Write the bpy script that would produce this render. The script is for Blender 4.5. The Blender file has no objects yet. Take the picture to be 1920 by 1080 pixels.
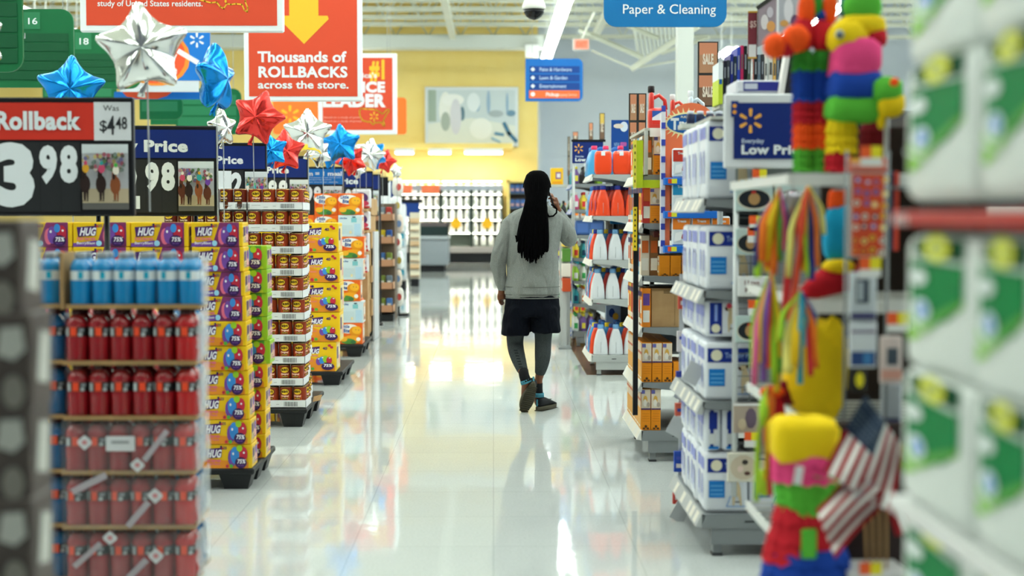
import bpy, bmesh, math, random
from mathutils import Vector, Matrix, noise
random.seed(7)
S = bpy.context.scene
COL = S.collection
PI = math.pi
# ---------------------------------------------------------------- camera, world, exposure
F = 1920 * 50 / 36
CAM_H = 1.43
PITCH = math.atan(135 / F); YAW = math.atan(35 / F)
cd = bpy.data.cameras.new('camera'); cam = bpy.data.objects.new('camera', cd); COL.objects.link(cam)
cd.lens = 50; cd.sensor_width = 36; cd.clip_end = 200
cam.location = (0, 0, CAM_H); cam.rotation_euler = (PI / 2 - PITCH, 0, -YAW)
cd.dof.use_dof = True; cd.dof.focus_distance = 9.9; cd.dof.aperture_fstop = 1.75
S.camera = cam
S.view_settings.view_transform = 'Standard'; S.view_settings.look = 'None'
S.view_settings.gamma = 1; S.view_settings.use_curve_mapping = False
S.view_settings.exposure = 0.0
W = bpy.data.worlds.new('world'); S.world = W; W.use_nodes = True
W.node_tree.nodes['Background'].inputs[0].default_value = (0.80, 0.90, 0.95, 1)
W.node_tree.nodes['Background'].inputs[1].default_value = 0.22
LAMP_STRENGTH = 21.0

def spot(px, py, Y):
    """the point at distance Y down the aisle that stands at a given place of the photograph"""
    d = Vector(((px - 960) / F, (540 - py) / F, -1)); d = cam.rotation_euler.to_matrix() @ d
    t = Y / d.y
    return Vector((d.x * t, Y, CAM_H + d.z * t))

# ---------------------------------------------------------------- materials
def lin(c):
    return c / 12.92 if c <= 0.04045 else ((c + 0.055) / 1.055) ** 2.4
def hexc(h):
    h = h.lstrip('#'); return tuple(lin(int(h[i:i + 2], 16) / 255) for i in (0, 2, 4)) + (1,)
_M = {}
def mt(h, rough=0.5, metal=0.0, emit=0.0, spec=0.3, alpha=1.0, coat=0.0, trans=0.0, grain=0.0):
    k = (h, rough, metal, emit, spec, alpha, coat, trans, grain)
    if k in _M: return _M[k]
    m = bpy.data.materials.new('paint_' + h.lstrip('#')); m.use_nodes = True
    n = m.node_tree.nodes; b = n['Principled BSDF']
    b.inputs['Base Color'].default_value = hexc(h); b.inputs['Roughness'].default_value = rough
    b.inputs['Metallic'].default_value = metal; b.inputs['Specular IOR Level'].default_value = spec
    b.inputs['Coat Weight'].default_value = coat
    b.inputs['Transmission Weight'].default_value = trans
    if emit: b.inputs['Emission Color'].default_value = hexc(h); b.inputs['Emission Strength'].default_value = emit
    if alpha < 1: b.inputs['Alpha'].default_value = alpha
    if grain:
        t = n.new('ShaderNodeTexNoise'); t.inputs['Scale'].default_value = grain; t.inputs['Detail'].default_value = 4
        bp = n.new('ShaderNodeBump'); bp.inputs['Strength'].default_value = 0.35; bp.inputs['Distance'].default_value = 0.01
        tc = n.new('ShaderNodeTexCoord'); L = m.node_tree.links
        L.new(tc.outputs['Object'], t.inputs['Vector']); L.new(t.outputs['Fac'], bp.inputs['Height']); L.new(bp.outputs['Normal'], b.inputs['Normal'])
    _M[k] = m; return m
WHITE = mt('e8eae8', .45); BLACK = mt('15161a', .45); NAVY = mt('10306f', .45); GREY = mt('8a8f91', .45, .3); RED = mt('d03424', .45)

def nodemat(name, build):
    m = bpy.data.materials.new(name); m.use_nodes = True
    build(m.node_tree, m.node_tree.nodes, m.node_tree.links, m.node_tree.nodes['Principled BSDF']); return m

def floor_build(t, n, L, b):
    tc = n.new('ShaderNodeTexCoord')
    br = n.new('ShaderNodeTexBrick'); br.offset = 0; br.inputs['Scale'].default_value = 1
    br.inputs['Brick Width'].default_value = .61; br.inputs['Row Height'].default_value = .61
    br.inputs['Mortar Size'].default_value = .003; br.inputs['Color1'].default_value = (.62, .65, .64, 1); br.inputs['Color2'].default_value = (.60, .63, .625, 1)
    br.inputs['Mortar'].default_value = (.50, .53, .52, 1); L.new(tc.outputs['Object'], br.inputs['Vector'])
    nz = n.new('ShaderNodeTexNoise'); nz.inputs['Scale'].default_value = 90; nz.inputs['Detail'].default_value = 3; L.new(tc.outputs['Object'], nz.inputs['Vector'])
    rp = n.new('ShaderNodeMapRange'); rp.inputs['From Min'].default_value = .4; rp.inputs['From Max'].default_value = .75; rp.inputs['To Min'].default_value = 1; rp.inputs['To Max'].default_value = .86
    L.new(nz.outputs['Fac'], rp.inputs['Value'])
    mx = n.new('ShaderNodeMix'); mx.data_type = 'RGBA'; mx.blend_type = 'MULTIPLY'; mx.inputs['Factor'].default_value = 1
    L.new(br.outputs['Color'], mx.inputs['A']); L.new(rp.outputs['Result'], mx.inputs['B']); L.new(mx.outputs['Result'], b.inputs['Base Color'])
    n2 = n.new('ShaderNodeTexNoise'); n2.inputs['Scale'].default_value = 2.2; n2.inputs['Detail'].default_value = 3; L.new(tc.outputs['Object'], n2.inputs['Vector'])
    r2 = n.new('ShaderNodeMapRange'); r2.inputs['To Min'].default_value = .025; r2.inputs['To Max'].default_value = .065; L.new(n2.outputs['Fac'], r2.inputs['Value']); L.new(r2.outputs['Result'], b.inputs['Roughness'])
    n3 = n.new('ShaderNodeTexNoise'); n3.inputs['Scale'].default_value = 5; n3.inputs['Detail'].default_value = 2; L.new(tc.outputs['Object'], n3.inputs['Vector'])
    bp = n.new('ShaderNodeBump'); bp.inputs['Strength'].default_value = .07; bp.inputs['Distance'].default_value = .01
    ad = n.new('ShaderNodeMath'); ad.operation = 'SUBTRACT'; L.new(n3.outputs['Fac'], ad.inputs[0])
    mm = n.new('ShaderNodeMath'); mm.operation = 'MULTIPLY'; mm.inputs[1].default_value = .25; L.new(br.outputs['Fac'], mm.inputs[0]); L.new(mm.outputs[0], ad.inputs[1])
    L.new(ad.outputs[0], bp.inputs['Height']); L.new(bp.outputs['Normal'], b.inputs['Normal'])
    b.inputs['IOR'].default_value = 1.55
FLOOR = nodemat('polished_floor_tile', floor_build)

def noise_paint(name, c1, c2, scale=3, rough=.6, stretch=(1, 1, 1), bump=0):
    def f(t, n, L, b):
        tc = n.new('ShaderNodeTexCoord'); mp = n.new('ShaderNodeMapping'); mp.inputs['Scale'].default_value = stretch
        nz = n.new('ShaderNodeTexNoise'); nz.inputs['Scale'].default_value = scale; nz.inputs['Detail'].default_value = 5
        cr = n.new('ShaderNodeValToRGB'); cr.color_ramp.elements[0].position = .35; cr.color_ramp.elements[1].position = .65
        cr.color_ramp.elements[0].color = hexc(c1); cr.color_ramp.elements[1].color = hexc(c2)
        L.new(tc.outputs['Object'], mp.inputs['Vector']); L.new(mp.outputs['Vector'], nz.inputs['Vector']); L.new(nz.outputs['Fac'], cr.inputs['Fac']); L.new(cr.outputs['Color'], b.inputs['Base Color'])
        b.inputs['Roughness'].default_value = rough
        if bump:
            bp = n.new('ShaderNodeBump'); bp.inputs['Strength'].default_value = bump; bp.inputs['Distance'].default_value = .02
            L.new(nz.outputs['Fac'], bp.inputs['Height']); L.new(bp.outputs['Normal'], b.inputs['Normal'])
    return nodemat(name, f)
CARDBOARD = noise_paint('cardboard', 'b08a5c', 'bd9868', 12, .8)

def foil(name, h, rough=.14, metal=1.0):
    def f(t, n, L, b):
        b.inputs['Base Color'].default_value = hexc(h); b.inputs['Metallic'].default_value = metal; b.inputs['Roughness'].default_value = rough
        tc = n.new('ShaderNodeTexCoord'); nz = n.new('ShaderNodeTexNoise'); nz.inputs['Scale'].default_value = 4; nz.inputs['Detail'].default_value = 1; nz.inputs['Distortion'].default_value = .8
        bp = n.new('ShaderNodeBump'); bp.inputs['Strength'].default_value = .32; bp.inputs['Distance'].default_value = .05
        L.new(tc.outputs['Object'], nz.inputs['Vector']); L.new(nz.outputs['Fac'], bp.inputs['Height']); L.new(bp.outputs['Normal'], b.inputs['Normal'])
    return nodemat(name, f)
FOIL = {'silver': foil('silver_foil', 'e4e6e4'), 'blue': foil('blue_foil', '1289e0', .2, .75), 'red': foil('red_foil', 'e03a34', .2, .75)}

# ---------------------------------------------------------------- mesh collector
EPS = .0007
_T = {}
def glyphs(s, bold, center='LEFT'):
    k = (s, bold, center)
    if k in _T: return _T[k]
    c = bpy.data.curves.new('writing', 'FONT'); c.body = s; c.offset = bold; c.resolution_u = 3; c.space_character = 1.06 if bold > .03 else 1.0; c.align_x = center; c.fill_mode = 'FRONT'
    o = bpy.data.objects.new('writing', c); me = bpy.data.meshes.new_from_object(o)
    r = ([tuple(v.co) for v in me.vertices], [tuple(p.vertices) for p in me.polygons])
    bpy.data.objects.remove(o); bpy.data.meshes.remove(me); bpy.data.curves.remove(c)
    _T[k] = r; return r

class MB:
    def __init__(s): s.v = []; s.f = []; s.m = []; s.sm = []; s.mats = []
    def mi(s, m):
        if m not in s.mats: s.mats.append(m)
        return s.mats.index(m)
    def add(s, vs, fs, m, smooth=False, M=None):
        b = len(s.v); i = s.mi(m)
        for v in vs: s.v.append(tuple(M @ Vector(v)) if M else tuple(v))
        for f in fs: s.f.append(tuple(b + k for k in f)); s.m.append(i); s.sm.append(smooth)
        return s
    def box(s, x0, x1, y0, y1, z0, z1, m, M=None, skip=''):
        vs = [(x0, y0, z0), (x1, y0, z0), (x1, y1, z0), (x0, y1, z0), (x0, y0, z1), (x1, y0, z1), (x1, y1, z1), (x0, y1, z1)]
        return s.add(vs, [(0, 3, 2, 1), (4, 5, 6, 7), (0, 1, 5, 4), (1, 2, 6, 5), (2, 3, 7, 6), (3, 0, 4, 7)], m, False, M)
    def cbox(s, x0, x1, y0, y1, z0, z1, m, c=.004, seg=1, M=None, smooth=False, bulge=0):
        bm = bmesh.new(); bmesh.ops.create_cube(bm, size=1)
        for v in bm.verts:
            v.co = Vector((x0 if v.co.x < 0 else x1, y0 if v.co.y < 0 else y1, z0 if v.co.z < 0 else z1))
        bmesh.ops.bevel(bm, geom=bm.edges[:], offset=c, segments=seg, affect='EDGES', profile=.5)
        bm.verts.index_update()
        vs = [v.co.copy() for v in bm.verts]; fs = [tuple(v.index for v in f.verts) for f in bm.faces]; bm.free()
        return s.add(vs, fs, m, smooth, M)
    def pillow(s, cx, cy, cz, sx, sy, sz, m, n=8, p=4.0, M=None, wob=0):
        """superellipsoid: a soft pack"""
        vs = []; fs = []; nu = n * 2; nv = n
        def pw(c): return math.copysign(abs(c) ** (2 / p), c)
        for j in range(nv + 1):
            a = -PI / 2 + PI * j / nv
            for i in range(nu):
                b = 2 * PI * i / nu + PI / nu
                w = 1 + wob * noise.noise(Vector((i * .7, j * .9, cx * 9 + cz * 5)))
                vs.append((cx + sx / 2 * pw(math.cos(a)) * pw(math.cos(b)) * w, cy + sy / 2 * pw(math.cos(a)) * pw(math.sin(b)) * w, cz + sz / 2 * pw(math.sin(a)) * w))
        for j in range(nv):
            for i in range(nu):
                fs.append((j * nu + i, j * nu + (i + 1) % nu, (j + 1) * nu + (i + 1) % nu, (j + 1) * nu + i))
        return s.add(vs, fs, m, True, M)
    def lathe(s, prof, m, n=16, c=(0, 0, 0), axis='z', smooth=True, M=None, sq=0):
        vs = []; fs = []
        for r, z in prof:
            for i in range(n):
                a = 2 * PI * i / n; x, y = r * math.cos(a), r * math.sin(a)
                p = (x, y, z) if axis == 'z' else ((z, x, y) if axis == 'x' else (x, z, y))
                vs.append((p[0] + c[0], p[1] + c[1], p[2] + c[2]))
        k = len(prof)
        for j in range(k - 1):
            for i in range(n):
                q = (j * n + i, j * n + (i + 1) % n, (j + 1) * n + (i + 1) % n, (j + 1) * n + i)
                fs.append(q if axis != 'y' else q[::-1])
        fs.append(tuple(range(n))[::-1] if axis != 'y' else tuple(range(n))); t = tuple((k - 1) * n + i for i in range(n)); fs.append(t if axis != 'y' else t[::-1])
        return s.add(vs, fs, m, smooth, M)
    def tube(s, pts, rad, m, n=8, smooth=True, flat=1.0, M=None):
        pts = [Vector(p) for p in pts]; k = len(pts); vs = []; fs = []
        if not hasattr(rad, '__len__'): rad = [rad] * k
        up = None
        for j, p in enumerate(pts):
            d = (pts[min(j + 1, k - 1)] - pts[max(j - 1, 0)])
            d = d.normalized() if d.length > 1e-9 else Vector((0, 0, 1))
            if up is None:
                up = Vector((0, 1, 0)) if abs(d.y) < .9 else Vector((1, 0, 0))
            a = d.cross(up)
            a = a.normalized() if a.length > 1e-6 else Vector((1, 0, 0)); b = a.cross(d).normalized(); up = b
            for i in range(n):
                t = 2 * PI * i / n; vs.append(p + a * (rad[j] * math.cos(t)) + b * (rad[j] * math.sin(t) * flat))
        for j in range(k - 1):
            for i in range(n):
                fs.append((j * n + i, j * n + (i + 1) % n, (j + 1) * n + (i + 1) % n, (j + 1) * n + i))
        fs.append(tuple(range(n))[::-1]); fs.append(tuple((k - 1) * n + i for i in range(n)))
        return s.add(vs, fs, m, smooth, M)
    def build(s, name, parent=None, loc=None, rotz=0):
        me = bpy.data.meshes.new(name); me.from_pydata([tuple(v) for v in s.v], [], s.f)
        for m in s.mats: me.materials.append(m)
        me.polygons.foreach_set('material_index', s.m); me.polygons.foreach_set('use_smooth', s.sm); me.update()
        o = bpy.data.objects.new(name, me); COL.objects.link(o)
        if parent: o.parent = parent
        if loc: o.location = loc
        if rotz: o.rotation_euler.z = rotz
        return o

class Art:
    """flat print laid on a surface; f(u, v, lift) gives the point"""
    def __init__(s, mb, f): s.mb = mb; s.f = f; s.k = 1
    def poly(s, pts, m, up=1):
        s.k += up
        s.mb.add([s.f(u, v, s.k * EPS) for u, v in pts], [tuple(range(len(pts)))], m); return s
    def rect(s, u0, v0, u1, v1, m, n=1):
        for i in range(n):
            a, b = u0 + (u1 - u0) * i / n, u0 + (u1 - u0) * (i + 1) / n
            s.poly([(a, v0), (b, v0), (b, v1), (a, v1)], m, 1 if i == 0 else 0)
        return s
    def oval(s, u, v, a, b, m, n=18, rot=0):
        c, d = math.cos(rot), math.sin(rot)
        return s.poly([(u + a * math.cos(t) * c - b * math.sin(t) * d, v + a * math.cos(t) * d + b * math.sin(t) * c) for t in [2 * PI * i / n for i in range(n)]], m)
    def rrect(s, u0, v0, u1, v1, r, m, corners='1111', n=5):
        pts = []
        for k, (cx, cy, a0) in enumerate(((u1 - r, v1 - r, 0), (u0 + r, v1 - r, 90), (u0 + r, v0 + r, 180), (u1 - r, v0 + r, 270))):
            if corners[k] == '1':
                for i in range(n + 1):
                    t = math.radians(a0 + 90 * i / n); pts.append((cx + r * math.cos(t), cy + r * math.sin(t)))
            else: pts.append(((u1 if k in (0, 3) else u0), (v1 if k in (0, 1) else v0)))
        return s.poly(pts, m)
    def text(s, st, u, v, h, m, bold=.0, al='LEFT', wid=None, shear=0, up=1):
        """h: height of a capital letter"""
        vs, fs = glyphs(st, bold, al)
        if not vs: return s
        k = h / .70; kx = k
        if wid: w = max(p[0] for p in vs) - min(p[0] for p in vs); kx = wid / w
        s.k += up
        s.mb.add([s.f(u + x * kx + y * k * shear, v + y * k, s.k * EPS) for x, y, z in vs], fs, m); return s
    def line(s, pts, w, m):
        s.k += 1
        for (a, b) in zip(pts[:-1], pts[1:]):
            d = Vector((b[0] - a[0], b[1] - a[1]))
            if d.length < 1e-9: continue
            d = d.normalized() * w / 2; n = Vector((-d.y, d.x))
            q = [(a[0] - d.x + n.x, a[1] - d.y + n.y), (a[0] - d.x - n.x, a[1] - d.y - n.y), (b[0] + d.x - n.x, b[1] + d.y - n.y), (b[0] + d.x + n.x, b[1] + d.y + n.y)]
            s.mb.add([s.f(u, v, s.k * EPS) for u, v in q], [(0, 1, 2, 3)], m)
        return s
    def spark(s, u, v, r, m):
        s.k += 1
        for i in range(6):
            t = PI / 2 + i * PI / 3; c, d = math.cos(t), math.sin(t)
            q = []
            for a, b in ((.36, -.07), (.42, -.10), (.9, -.15), (1.0, -.08), (1.0, .08), (.9, .15), (.42, .10), (.36, .07)):
                q.append((u + r * (a * c - b * d), v + r * (a * d + b * c)))
            s.mb.add([s.f(x, y, s.k * EPS) for x, y in q], [tuple(range(8))], m)
        return s
def front(x0, y, z0):          # print facing the camera end of the aisle, u to the +x side
    return lambda u, v, e: (x0 + u, y - e, z0 + v)
def side_east(x, y0, z0):      # print facing +x
    return lambda u, v, e: (x + e, y0 + u, z0 + v)
def side_west(x, y0, z0):      # print facing -x; u runs towards the camera
    return lambda u, v, e: (x - e, y0 - u, z0 + v)
def round_can(r, z0=0, a0=-PI / 2):
    return lambda u, v, e: ((r + e) * math.cos(a0 + u / r), (r + e) * math.sin(a0 + u / r), z0 + v)

# ---------------------------------------------------------------- things
def tagit(o, label, cat, group=None, kind=None):
    if label: o['label'] = label
    if cat: o['category'] = cat
    if group: o['group'] = group
    if kind: o['kind'] = kind
    return o
def thing(name, loc, label, cat, group=None, rotz=0):
    o = bpy.data.objects.new(name, None); COL.objects.link(o); o.location = loc; o.rotation_euler.z = rotz; o.empty_display_size = .05
    return tagit(o, label, cat, group)
def struct(mb, name, loc=None): return tagit(mb.build(name, None, loc), None, None, None, 'structure')
def inst(src, loc, label=None, group=None, rotz=None, kids=True, scale=None):
    c = src.copy(); COL.objects.link(c); c.location = loc
    if rotz is not None: c.rotation_euler.z = rotz
    if scale: c.scale = scale
    if label: c['label'] = label
    if group: c['group'] = group
    for ch in (KIDS(src) if kids else ()):
        d = ch.copy(); COL.objects.link(d); d.parent = c
        for g in KIDS(ch):
            e = g.copy(); COL.objects.link(e); e.parent = d
    return c
_KC = {}
def KIDS(o):
    if o.name not in _KC: _KC[o.name] = [x for x in bpy.data.objects if x.parent == o]
    return _KC[o.name]
_USED = set()
def put(src, loc, label, group=None, rotz=None, **k):
    """the first placing moves the thing itself, later ones copy it"""
    if src.name not in _USED:
        KIDS(src)
        for ch in KIDS(src): KIDS(ch)
        _USED.add(src.name); src.location = loc; src['label'] = label
        if group: src['group'] = group
        if rotz is not None: src.rotation_euler.z = rotz
        if k.get('scale'): src.scale = k['scale']
        return src
    return inst(src, loc, label, group, rotz, **k)
ORD = 'first second third fourth fifth sixth seventh eighth ninth tenth eleventh twelfth thirteenth fourteenth fifteenth sixteenth seventeenth'.split()
NUM = 'zero one two three four five six seven eight nine ten eleven twelve'.split()
def lay(i, n):
    """i-th from the top of n"""
    return 'topmost' if i == 0 else ('lowest' if i == n - 1 else ORD[i] + '-from-top')

# ================================================================ SETTING
b = MB(); b.box(-16, 16, -6, 52, -.1, 0, FLOOR); struct(b, 'floor')
YELLOW = noise_paint('yellow_wall_paint', 'f4da85', 'f1d47a', 1.2, .55)
BLUEGREY = noise_paint('blue_grey_wall_paint', 'd6dee8', 'dce4ec', .8, .6)
b = MB(); b.box(-16, 1.40, 45.0, 45.3, 0, 8.6, YELLOW); struct(b, 'wall_back')
b = MB(); b.box(1.40, 16, 47.0, 47.3, 0, 8.6, BLUEGREY); b.box(1.40, 1.5, 45.3, 47.0, 0, 8.6, BLUEGREY); struct(b, 'wall_back_recess')
b = MB(); b.box(-16.3, -16, -6, 52, 0, 8.6, mt('c9c9c0', .7)); struct(b, 'wall_left')
b = MB(); b.box(16, 16.3, -6, 52, 0, 8.6, mt('b9c0c6', .7)); struct(b, 'wall_right')
# corrugated ceiling deck
DECK = mt('bcbeae', .7)
b = MB(); vs = []; fs = []; x = -16; i = 0
while x < 16:
    vs += [(x, -6, 8.6 + (.07 if i % 4 in (1, 2) else 0)), (x, 52, 8.6 + (.07 if i % 4 in (1, 2) else 0))]; x += .16; i += 1
fs = [(2 * k, 2 * k + 1, 2 * k + 3, 2 * k + 2) for k in range(len(vs) // 2 - 1)]
b.add(vs, fs, DECK); struct(b, 'ceiling')
# open web roof joists across the store
PALE = mt('c6c9b9', .6)
def joist(y, zb=6.9, zt=7.7, x0=-16, x1=16, m=PALE):
    b = MB(); b.box(x0, x1, y - .06, y + .06, zb, zb + .12, m); b.box(x0, x1, y - .06, y + .06, zt, zt + .12, m)
    x = x0; k = 0
    while x < x1:
        b.tube([(x, y, zb + .06), (min(x + .5, x1), y, zt + .06)] if k % 2 == 0 else [(x, y, zt + .06), (min(x + .5, x1), y, zb + .06)], .022, m, 5); x += .5; k += 1
    return b
for k, y in enumerate((28.5, 31, 33.2, 35.2, 36.8, 38.4, 40, 41.4, 44.2)):
    struct(joist(y), 'beam_roof')
b = MB()
for x in (-9, -5.2, -1.2, 3.0): b.box(x - .09, x + .09, 24, 42.5, 6.66, 6.84, PALE)
struct(b, 'beam_girder')
b = MB(); b.box(-16, 1.5, 42.6, 43.3, 6.42, 6.80, mt('c9cfc8', .5)); tagit(b.build('air_duct'), 'long pale rectangular air duct running under the roof above the yellow wall', 'duct')
b = MB(); b.box(.95, 1.35, 42.4, 42.6, 6.14, 6.5, WHITE); tagit(b.build('duct_vent'), 'small white vent box below the end of the pale duct', 'vent')
# deep girder and bright deck in the far corner over the grey wall
b = MB()
def seg(a, c, r=.07, m=PALE): b.tube([a, c], r, m, 4, False)
p0 = spot(1130, 62, 33); p1 = spot(1210, 105, 36); p2 = spot(1300, 60, 33); p3 = spot(1110, 40, 33); p4 = spot(1188, 128, 36)
seg(spot(1085, 55, 38), spot(1205, 108, 38), .07); seg(spot(1186, 128, 37.5), spot(1310, 48, 34), .09); seg(spot(1240, 100, 37), spot(1330, 70, 36), .05)
seg(spot(1170, 45, 37), spot(1235, 72, 37), .06); seg(spot(1115, 22, 34), spot(1092, 72, 38), .03)
seg(spot(1186, 128, 37.5), spot(1110, 95, 40), .03); seg(spot(1186, 128, 37.5), spot(1280, 112, 41), .03)
struct(b, 'beam_corner_truss')
b = MB()
q = [spot(1186, 48, 38), spot(1275, 48, 38), spot(1275, 78, 38.2), spot(1200, 122, 38.2)]
for k in range(11):
    t0, t1 = k / 11, (k + .62) / 11
    A0 = q[0].lerp(q[1], t0); A1 = q[0].lerp(q[1], t1); B0 = q[3].lerp(q[2], t0); B1 = q[3].lerp(q[2], t1)
    b.add([A0, A1, B1, B0], [(0, 1, 2, 3)], mt('d4d8cf', .6)); dv = Vector((0, .12, 0))
    b.add([A0 + dv, A1 + dv, B1 + dv, B0 + dv], [(3, 2, 1, 0)], mt('d4d8cf', .6))
    b.add([A0, A0 + dv, B0 + dv, B0], [(0, 1, 2, 3)], mt('b8bcb2', .6)); b.add([A1, A1 + dv, B1 + dv, B1], [(0, 1, 2, 3)], mt('b8bcb2', .6))
struct(b, 'ceiling_corrugated_panel')
# square white column
c0 = spot(1285, 200, 24); b = MB(); b.box(c0.x - .135, c0.x + .135, 24, 24.27, 0, 8.6, mt('bcc0ba', .5)); struct(b, 'pillar_white')
# brown wooden floor strip along the far shelves
BROWN = noise_paint('brown_vinyl_plank', '5a3a26', '6d4a30', 3, .25, (8, .6, 1))
b = MB(); b.box(.84, 1.55, 12.75, 24, 0, .004, BROWN); struct(b, 'floor_brown_strip')

# ---------------------------------------------------------------- strip lights
TUBE = mt('f6fffb', .5, 0, LAMP_STRENGTH)
FIX = mt('dfe3e0', .5)
HZ = 6.0
def fixture():
    o = thing('strip_light', (0, 0, HZ), 'x', 'ceiling light', 'rows of fluorescent strip lights')
    b = MB(); b.box(-.06, .06, 0, 2.3, .05, .10, FIX); b.box(-.15, .15, 0, .04, .02, .08, FIX); b.box(-.15, .15, 2.26, 2.3, .02, .08, FIX); b.build('housing', o)
    for s in (-1, 1):
        b = MB(); b.lathe([(.001, .03), (.042, .03), (.042, 2.27), (.001, 2.27)], TUBE, 8, (s * .11, 0, 0), 'y'); b.build('tube_lamp', o)
    b = MB()
    for yy in (.3, 2.0): b.box(-.01, .01, yy - .01, yy + .01, .1, 2.6, FIX)
    b.build('hanger', o)
    return o
fx = fixture()
ROWS = [(-10.5, 'by the far side wall'), (-7.5, 'over the aisle signs'), (-4.5, 'over the pallets'), (-1.5, 'beside the domed camera'), (1.54, 'over the shopper'), (4.6, 'over the paper and cleaning aisles'), (7.6, 'over the side aisles'), (10.6, 'near the grey side wall'), (13.6, 'added unseen along the grey side wall')]  # last row is added out of view to brighten the far walls
for i, (x, w) in enumerate(ROWS):
    for k in range(17):
        y = 1.0 + k * 2.5
        if x == -1.5 and 20 < y < 42: continue
        if (x == 4.6 and y > 32) or (x == 7.6 and y > 36.5): continue
        if x == -7.5 and 33 < y < 42: continue
        if x == 10.6 and 32 < y < 40: continue
        put(fx, (x, y, HZ), f'white strip light {w}, {ORD[k]} along its row')
put(fx, (6.53, 38.9, HZ), 'single white strip light glowing just above the row of folders')
# ================================================================ HANGING SIGNS AND BACK WALL
WT = mt('e6ecee', .5); YEL = mt('ecb82c', .5); ORG = mt('d6492a', .5); BLU = mt('0f6fc4', .5)
US = [(0, .86), (.04, .95), (.10, .97), (.28, .93), (.50, .92), (.60, .86), (.66, .80), (.72, .74), (.75, .68), (.82, .72), (.86, .80), (.93, .92), (.99, .90), (1.0, .82), (.94, .72), (.90, .62), (.86, .50), (.82, .36), (.80, .28), (.84, .12), (.83, .02), (.79, .06), (.75, .20), (.66, .22), (.58, .20), (.52, .22), (.47, .10), (.42, .14), (.36, .26), (.28, .24), (.18, .28), (.10, .32), (.04, .48), (0, .66), (0, .86)]
def banner(name, x0, x1, y0, y1, Y, label, body, frame=.055, fm=WT, r=0.03, corners='1111', wires=True):
    """hung panel given by its edges in the photograph"""
    a = spot(x0, y1, Y); c = spot(x1, y0, Y); w = c.x - a.x; h = c.z - a.z
    o = thing(name, (a.x, Y, a.z), label, 'sign')
    b = MB(); 
    if frame:
        b.cbox(0, w, 0, .05, 0, h, fm, .012); b.build('border_frame', o)
        b = MB(); b.box(frame, w - frame, -.004, .03, frame, h - frame, body); b.build('panel', o)
    else:
        ar = Art(b, lambda u, v, e: (u, -.001 - e, v)); ar.rrect(0, 0, w, h, r, body, corners)
        n0 = len(b.f); base = b.f[-1]; pts = [b.v[i] for i in base]
        b.add([(p[0], p[1] + .03, p[2]) for p in pts], [tuple(range(len(pts)))[::-1]], body)
        k = len(pts); b.add(pts + [(p[0], p[1] + .03, p[2]) for p in pts], [(i, i + k, (i + 1) % k + k, (i + 1) % k) for i in range(k)], body); b.build('panel', o)
    if wires:
        b = MB()
        for u in (.12 * w, .88 * w): b.tube([(u, .015, h), (u, .015, 6.9 - a.z)], .004, mt('b8bcbc'), 4)
        b.build('hanging_wire', o)
    d = MB(); return o, Art(d, lambda u, v, e: (u, -.005 - e, v)), d, w, h, Y / F
# A: study of United States residents
o, A, d, w, h, k = banner('hanging_banner', 150, 531, -95, 60, 12, 'orange white-bordered banner with a map outline and the words study of residents', ORG)
A.text('study of United States residents.', (183 - 150) * k, (60 - 12.5) * k, 10.5 * k, WT, .012, wid=(377 - 183) * k)
mp = [((360 + 120 * u - 150) * k, (60 - 24 + 78 * v * .95) * k) for u, v in US]; A.line(mp, .011, YEL); A.spark(270 * k, 68 * k, 14 * k, YEL)
d.build('lettering', o)
# B: thousands of rollbacks
o, A, d, w, h, k = banner('hanging_banner', 458, 678, -120, 190, 14.5, 'orange banner with a yellow down arrow above thousands of rollbacks lettering', ORG, .05)
cx = (570 - 458) * k
A.poly([(cx - 27 * k, 157 * k), (cx - 27 * k, 330 * k), (cx + 27 * k, 330 * k), (cx + 27 * k, 157 * k)], YEL)
A.poly([(cx, 106 * k), (cx + 46 * k, 152 * k), (cx + 44 * k, 158 * k), (cx - 44 * k, 158 * k), (cx - 46 * k, 152 * k)], YEL)
A.text('Thousands of', (484 - 458) * k, (190 - 117) * k, 19 * k, WT, .028, wid=165 * k)
A.text('ROLLBACKS', (484 - 458) * k, (190 - 145) * k, 19 * k, WT, .035, wid=165 * k)
A.text('across the store.', (484 - 458) * k, (190 - 166) * k, 14 * k, WT, .022, wid=168 * k)
d.build('lettering', o)
# C: number one price leader
o, A, d, w, h, k = banner('hanging_banner', 597, 744, 100, 252, 23, 'orange price leader banner with a number one and a small outlined map', ORG, .07)
A.text('#1', (694 - 597) * k, (252 - 148) * k, 33 * k, YEL, .05, wid=28 * k)
A.text("America's", (640 - 597) * k, (252 - 147) * k, 9 * k, WT, .02, wid=67 * k)
A.text('PRICE', (645 - 597) * k, (252 - 173) * k, 18 * k, WT, .05, wid=76 * k)
A.text('LEADER', (605 - 597) * k, (252 - 200) * k, 22 * k, WT, .05, wid=117 * k)
for yy in (222, 229): A.text('Based on a study of prices', (607 - 597) * k, (252 - yy) * k, 3.4 * k, mt('efb0a0'), .0, wid=70 * k)
A.line([((674 - 597 + 55 * u) * k, (252 - 237 + 34 * v) * k) for u, v in US], .018, YEL); A.spark((701 - 597) * k, (252 - 219) * k, 9 * k, YEL)
d.build('lettering', o)
# D: orange sign with a spark behind
o, A, d, w, h, k = banner('hanging_sign', 512, 762, 183, 252, 26, 'orange rounded sign mostly behind the price leader banner', mt('f0762a'), 0, r=.06)
A.spark(32 * k, 36 * k, 18 * k, YEL); d.build('spark_emblem', o)
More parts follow.
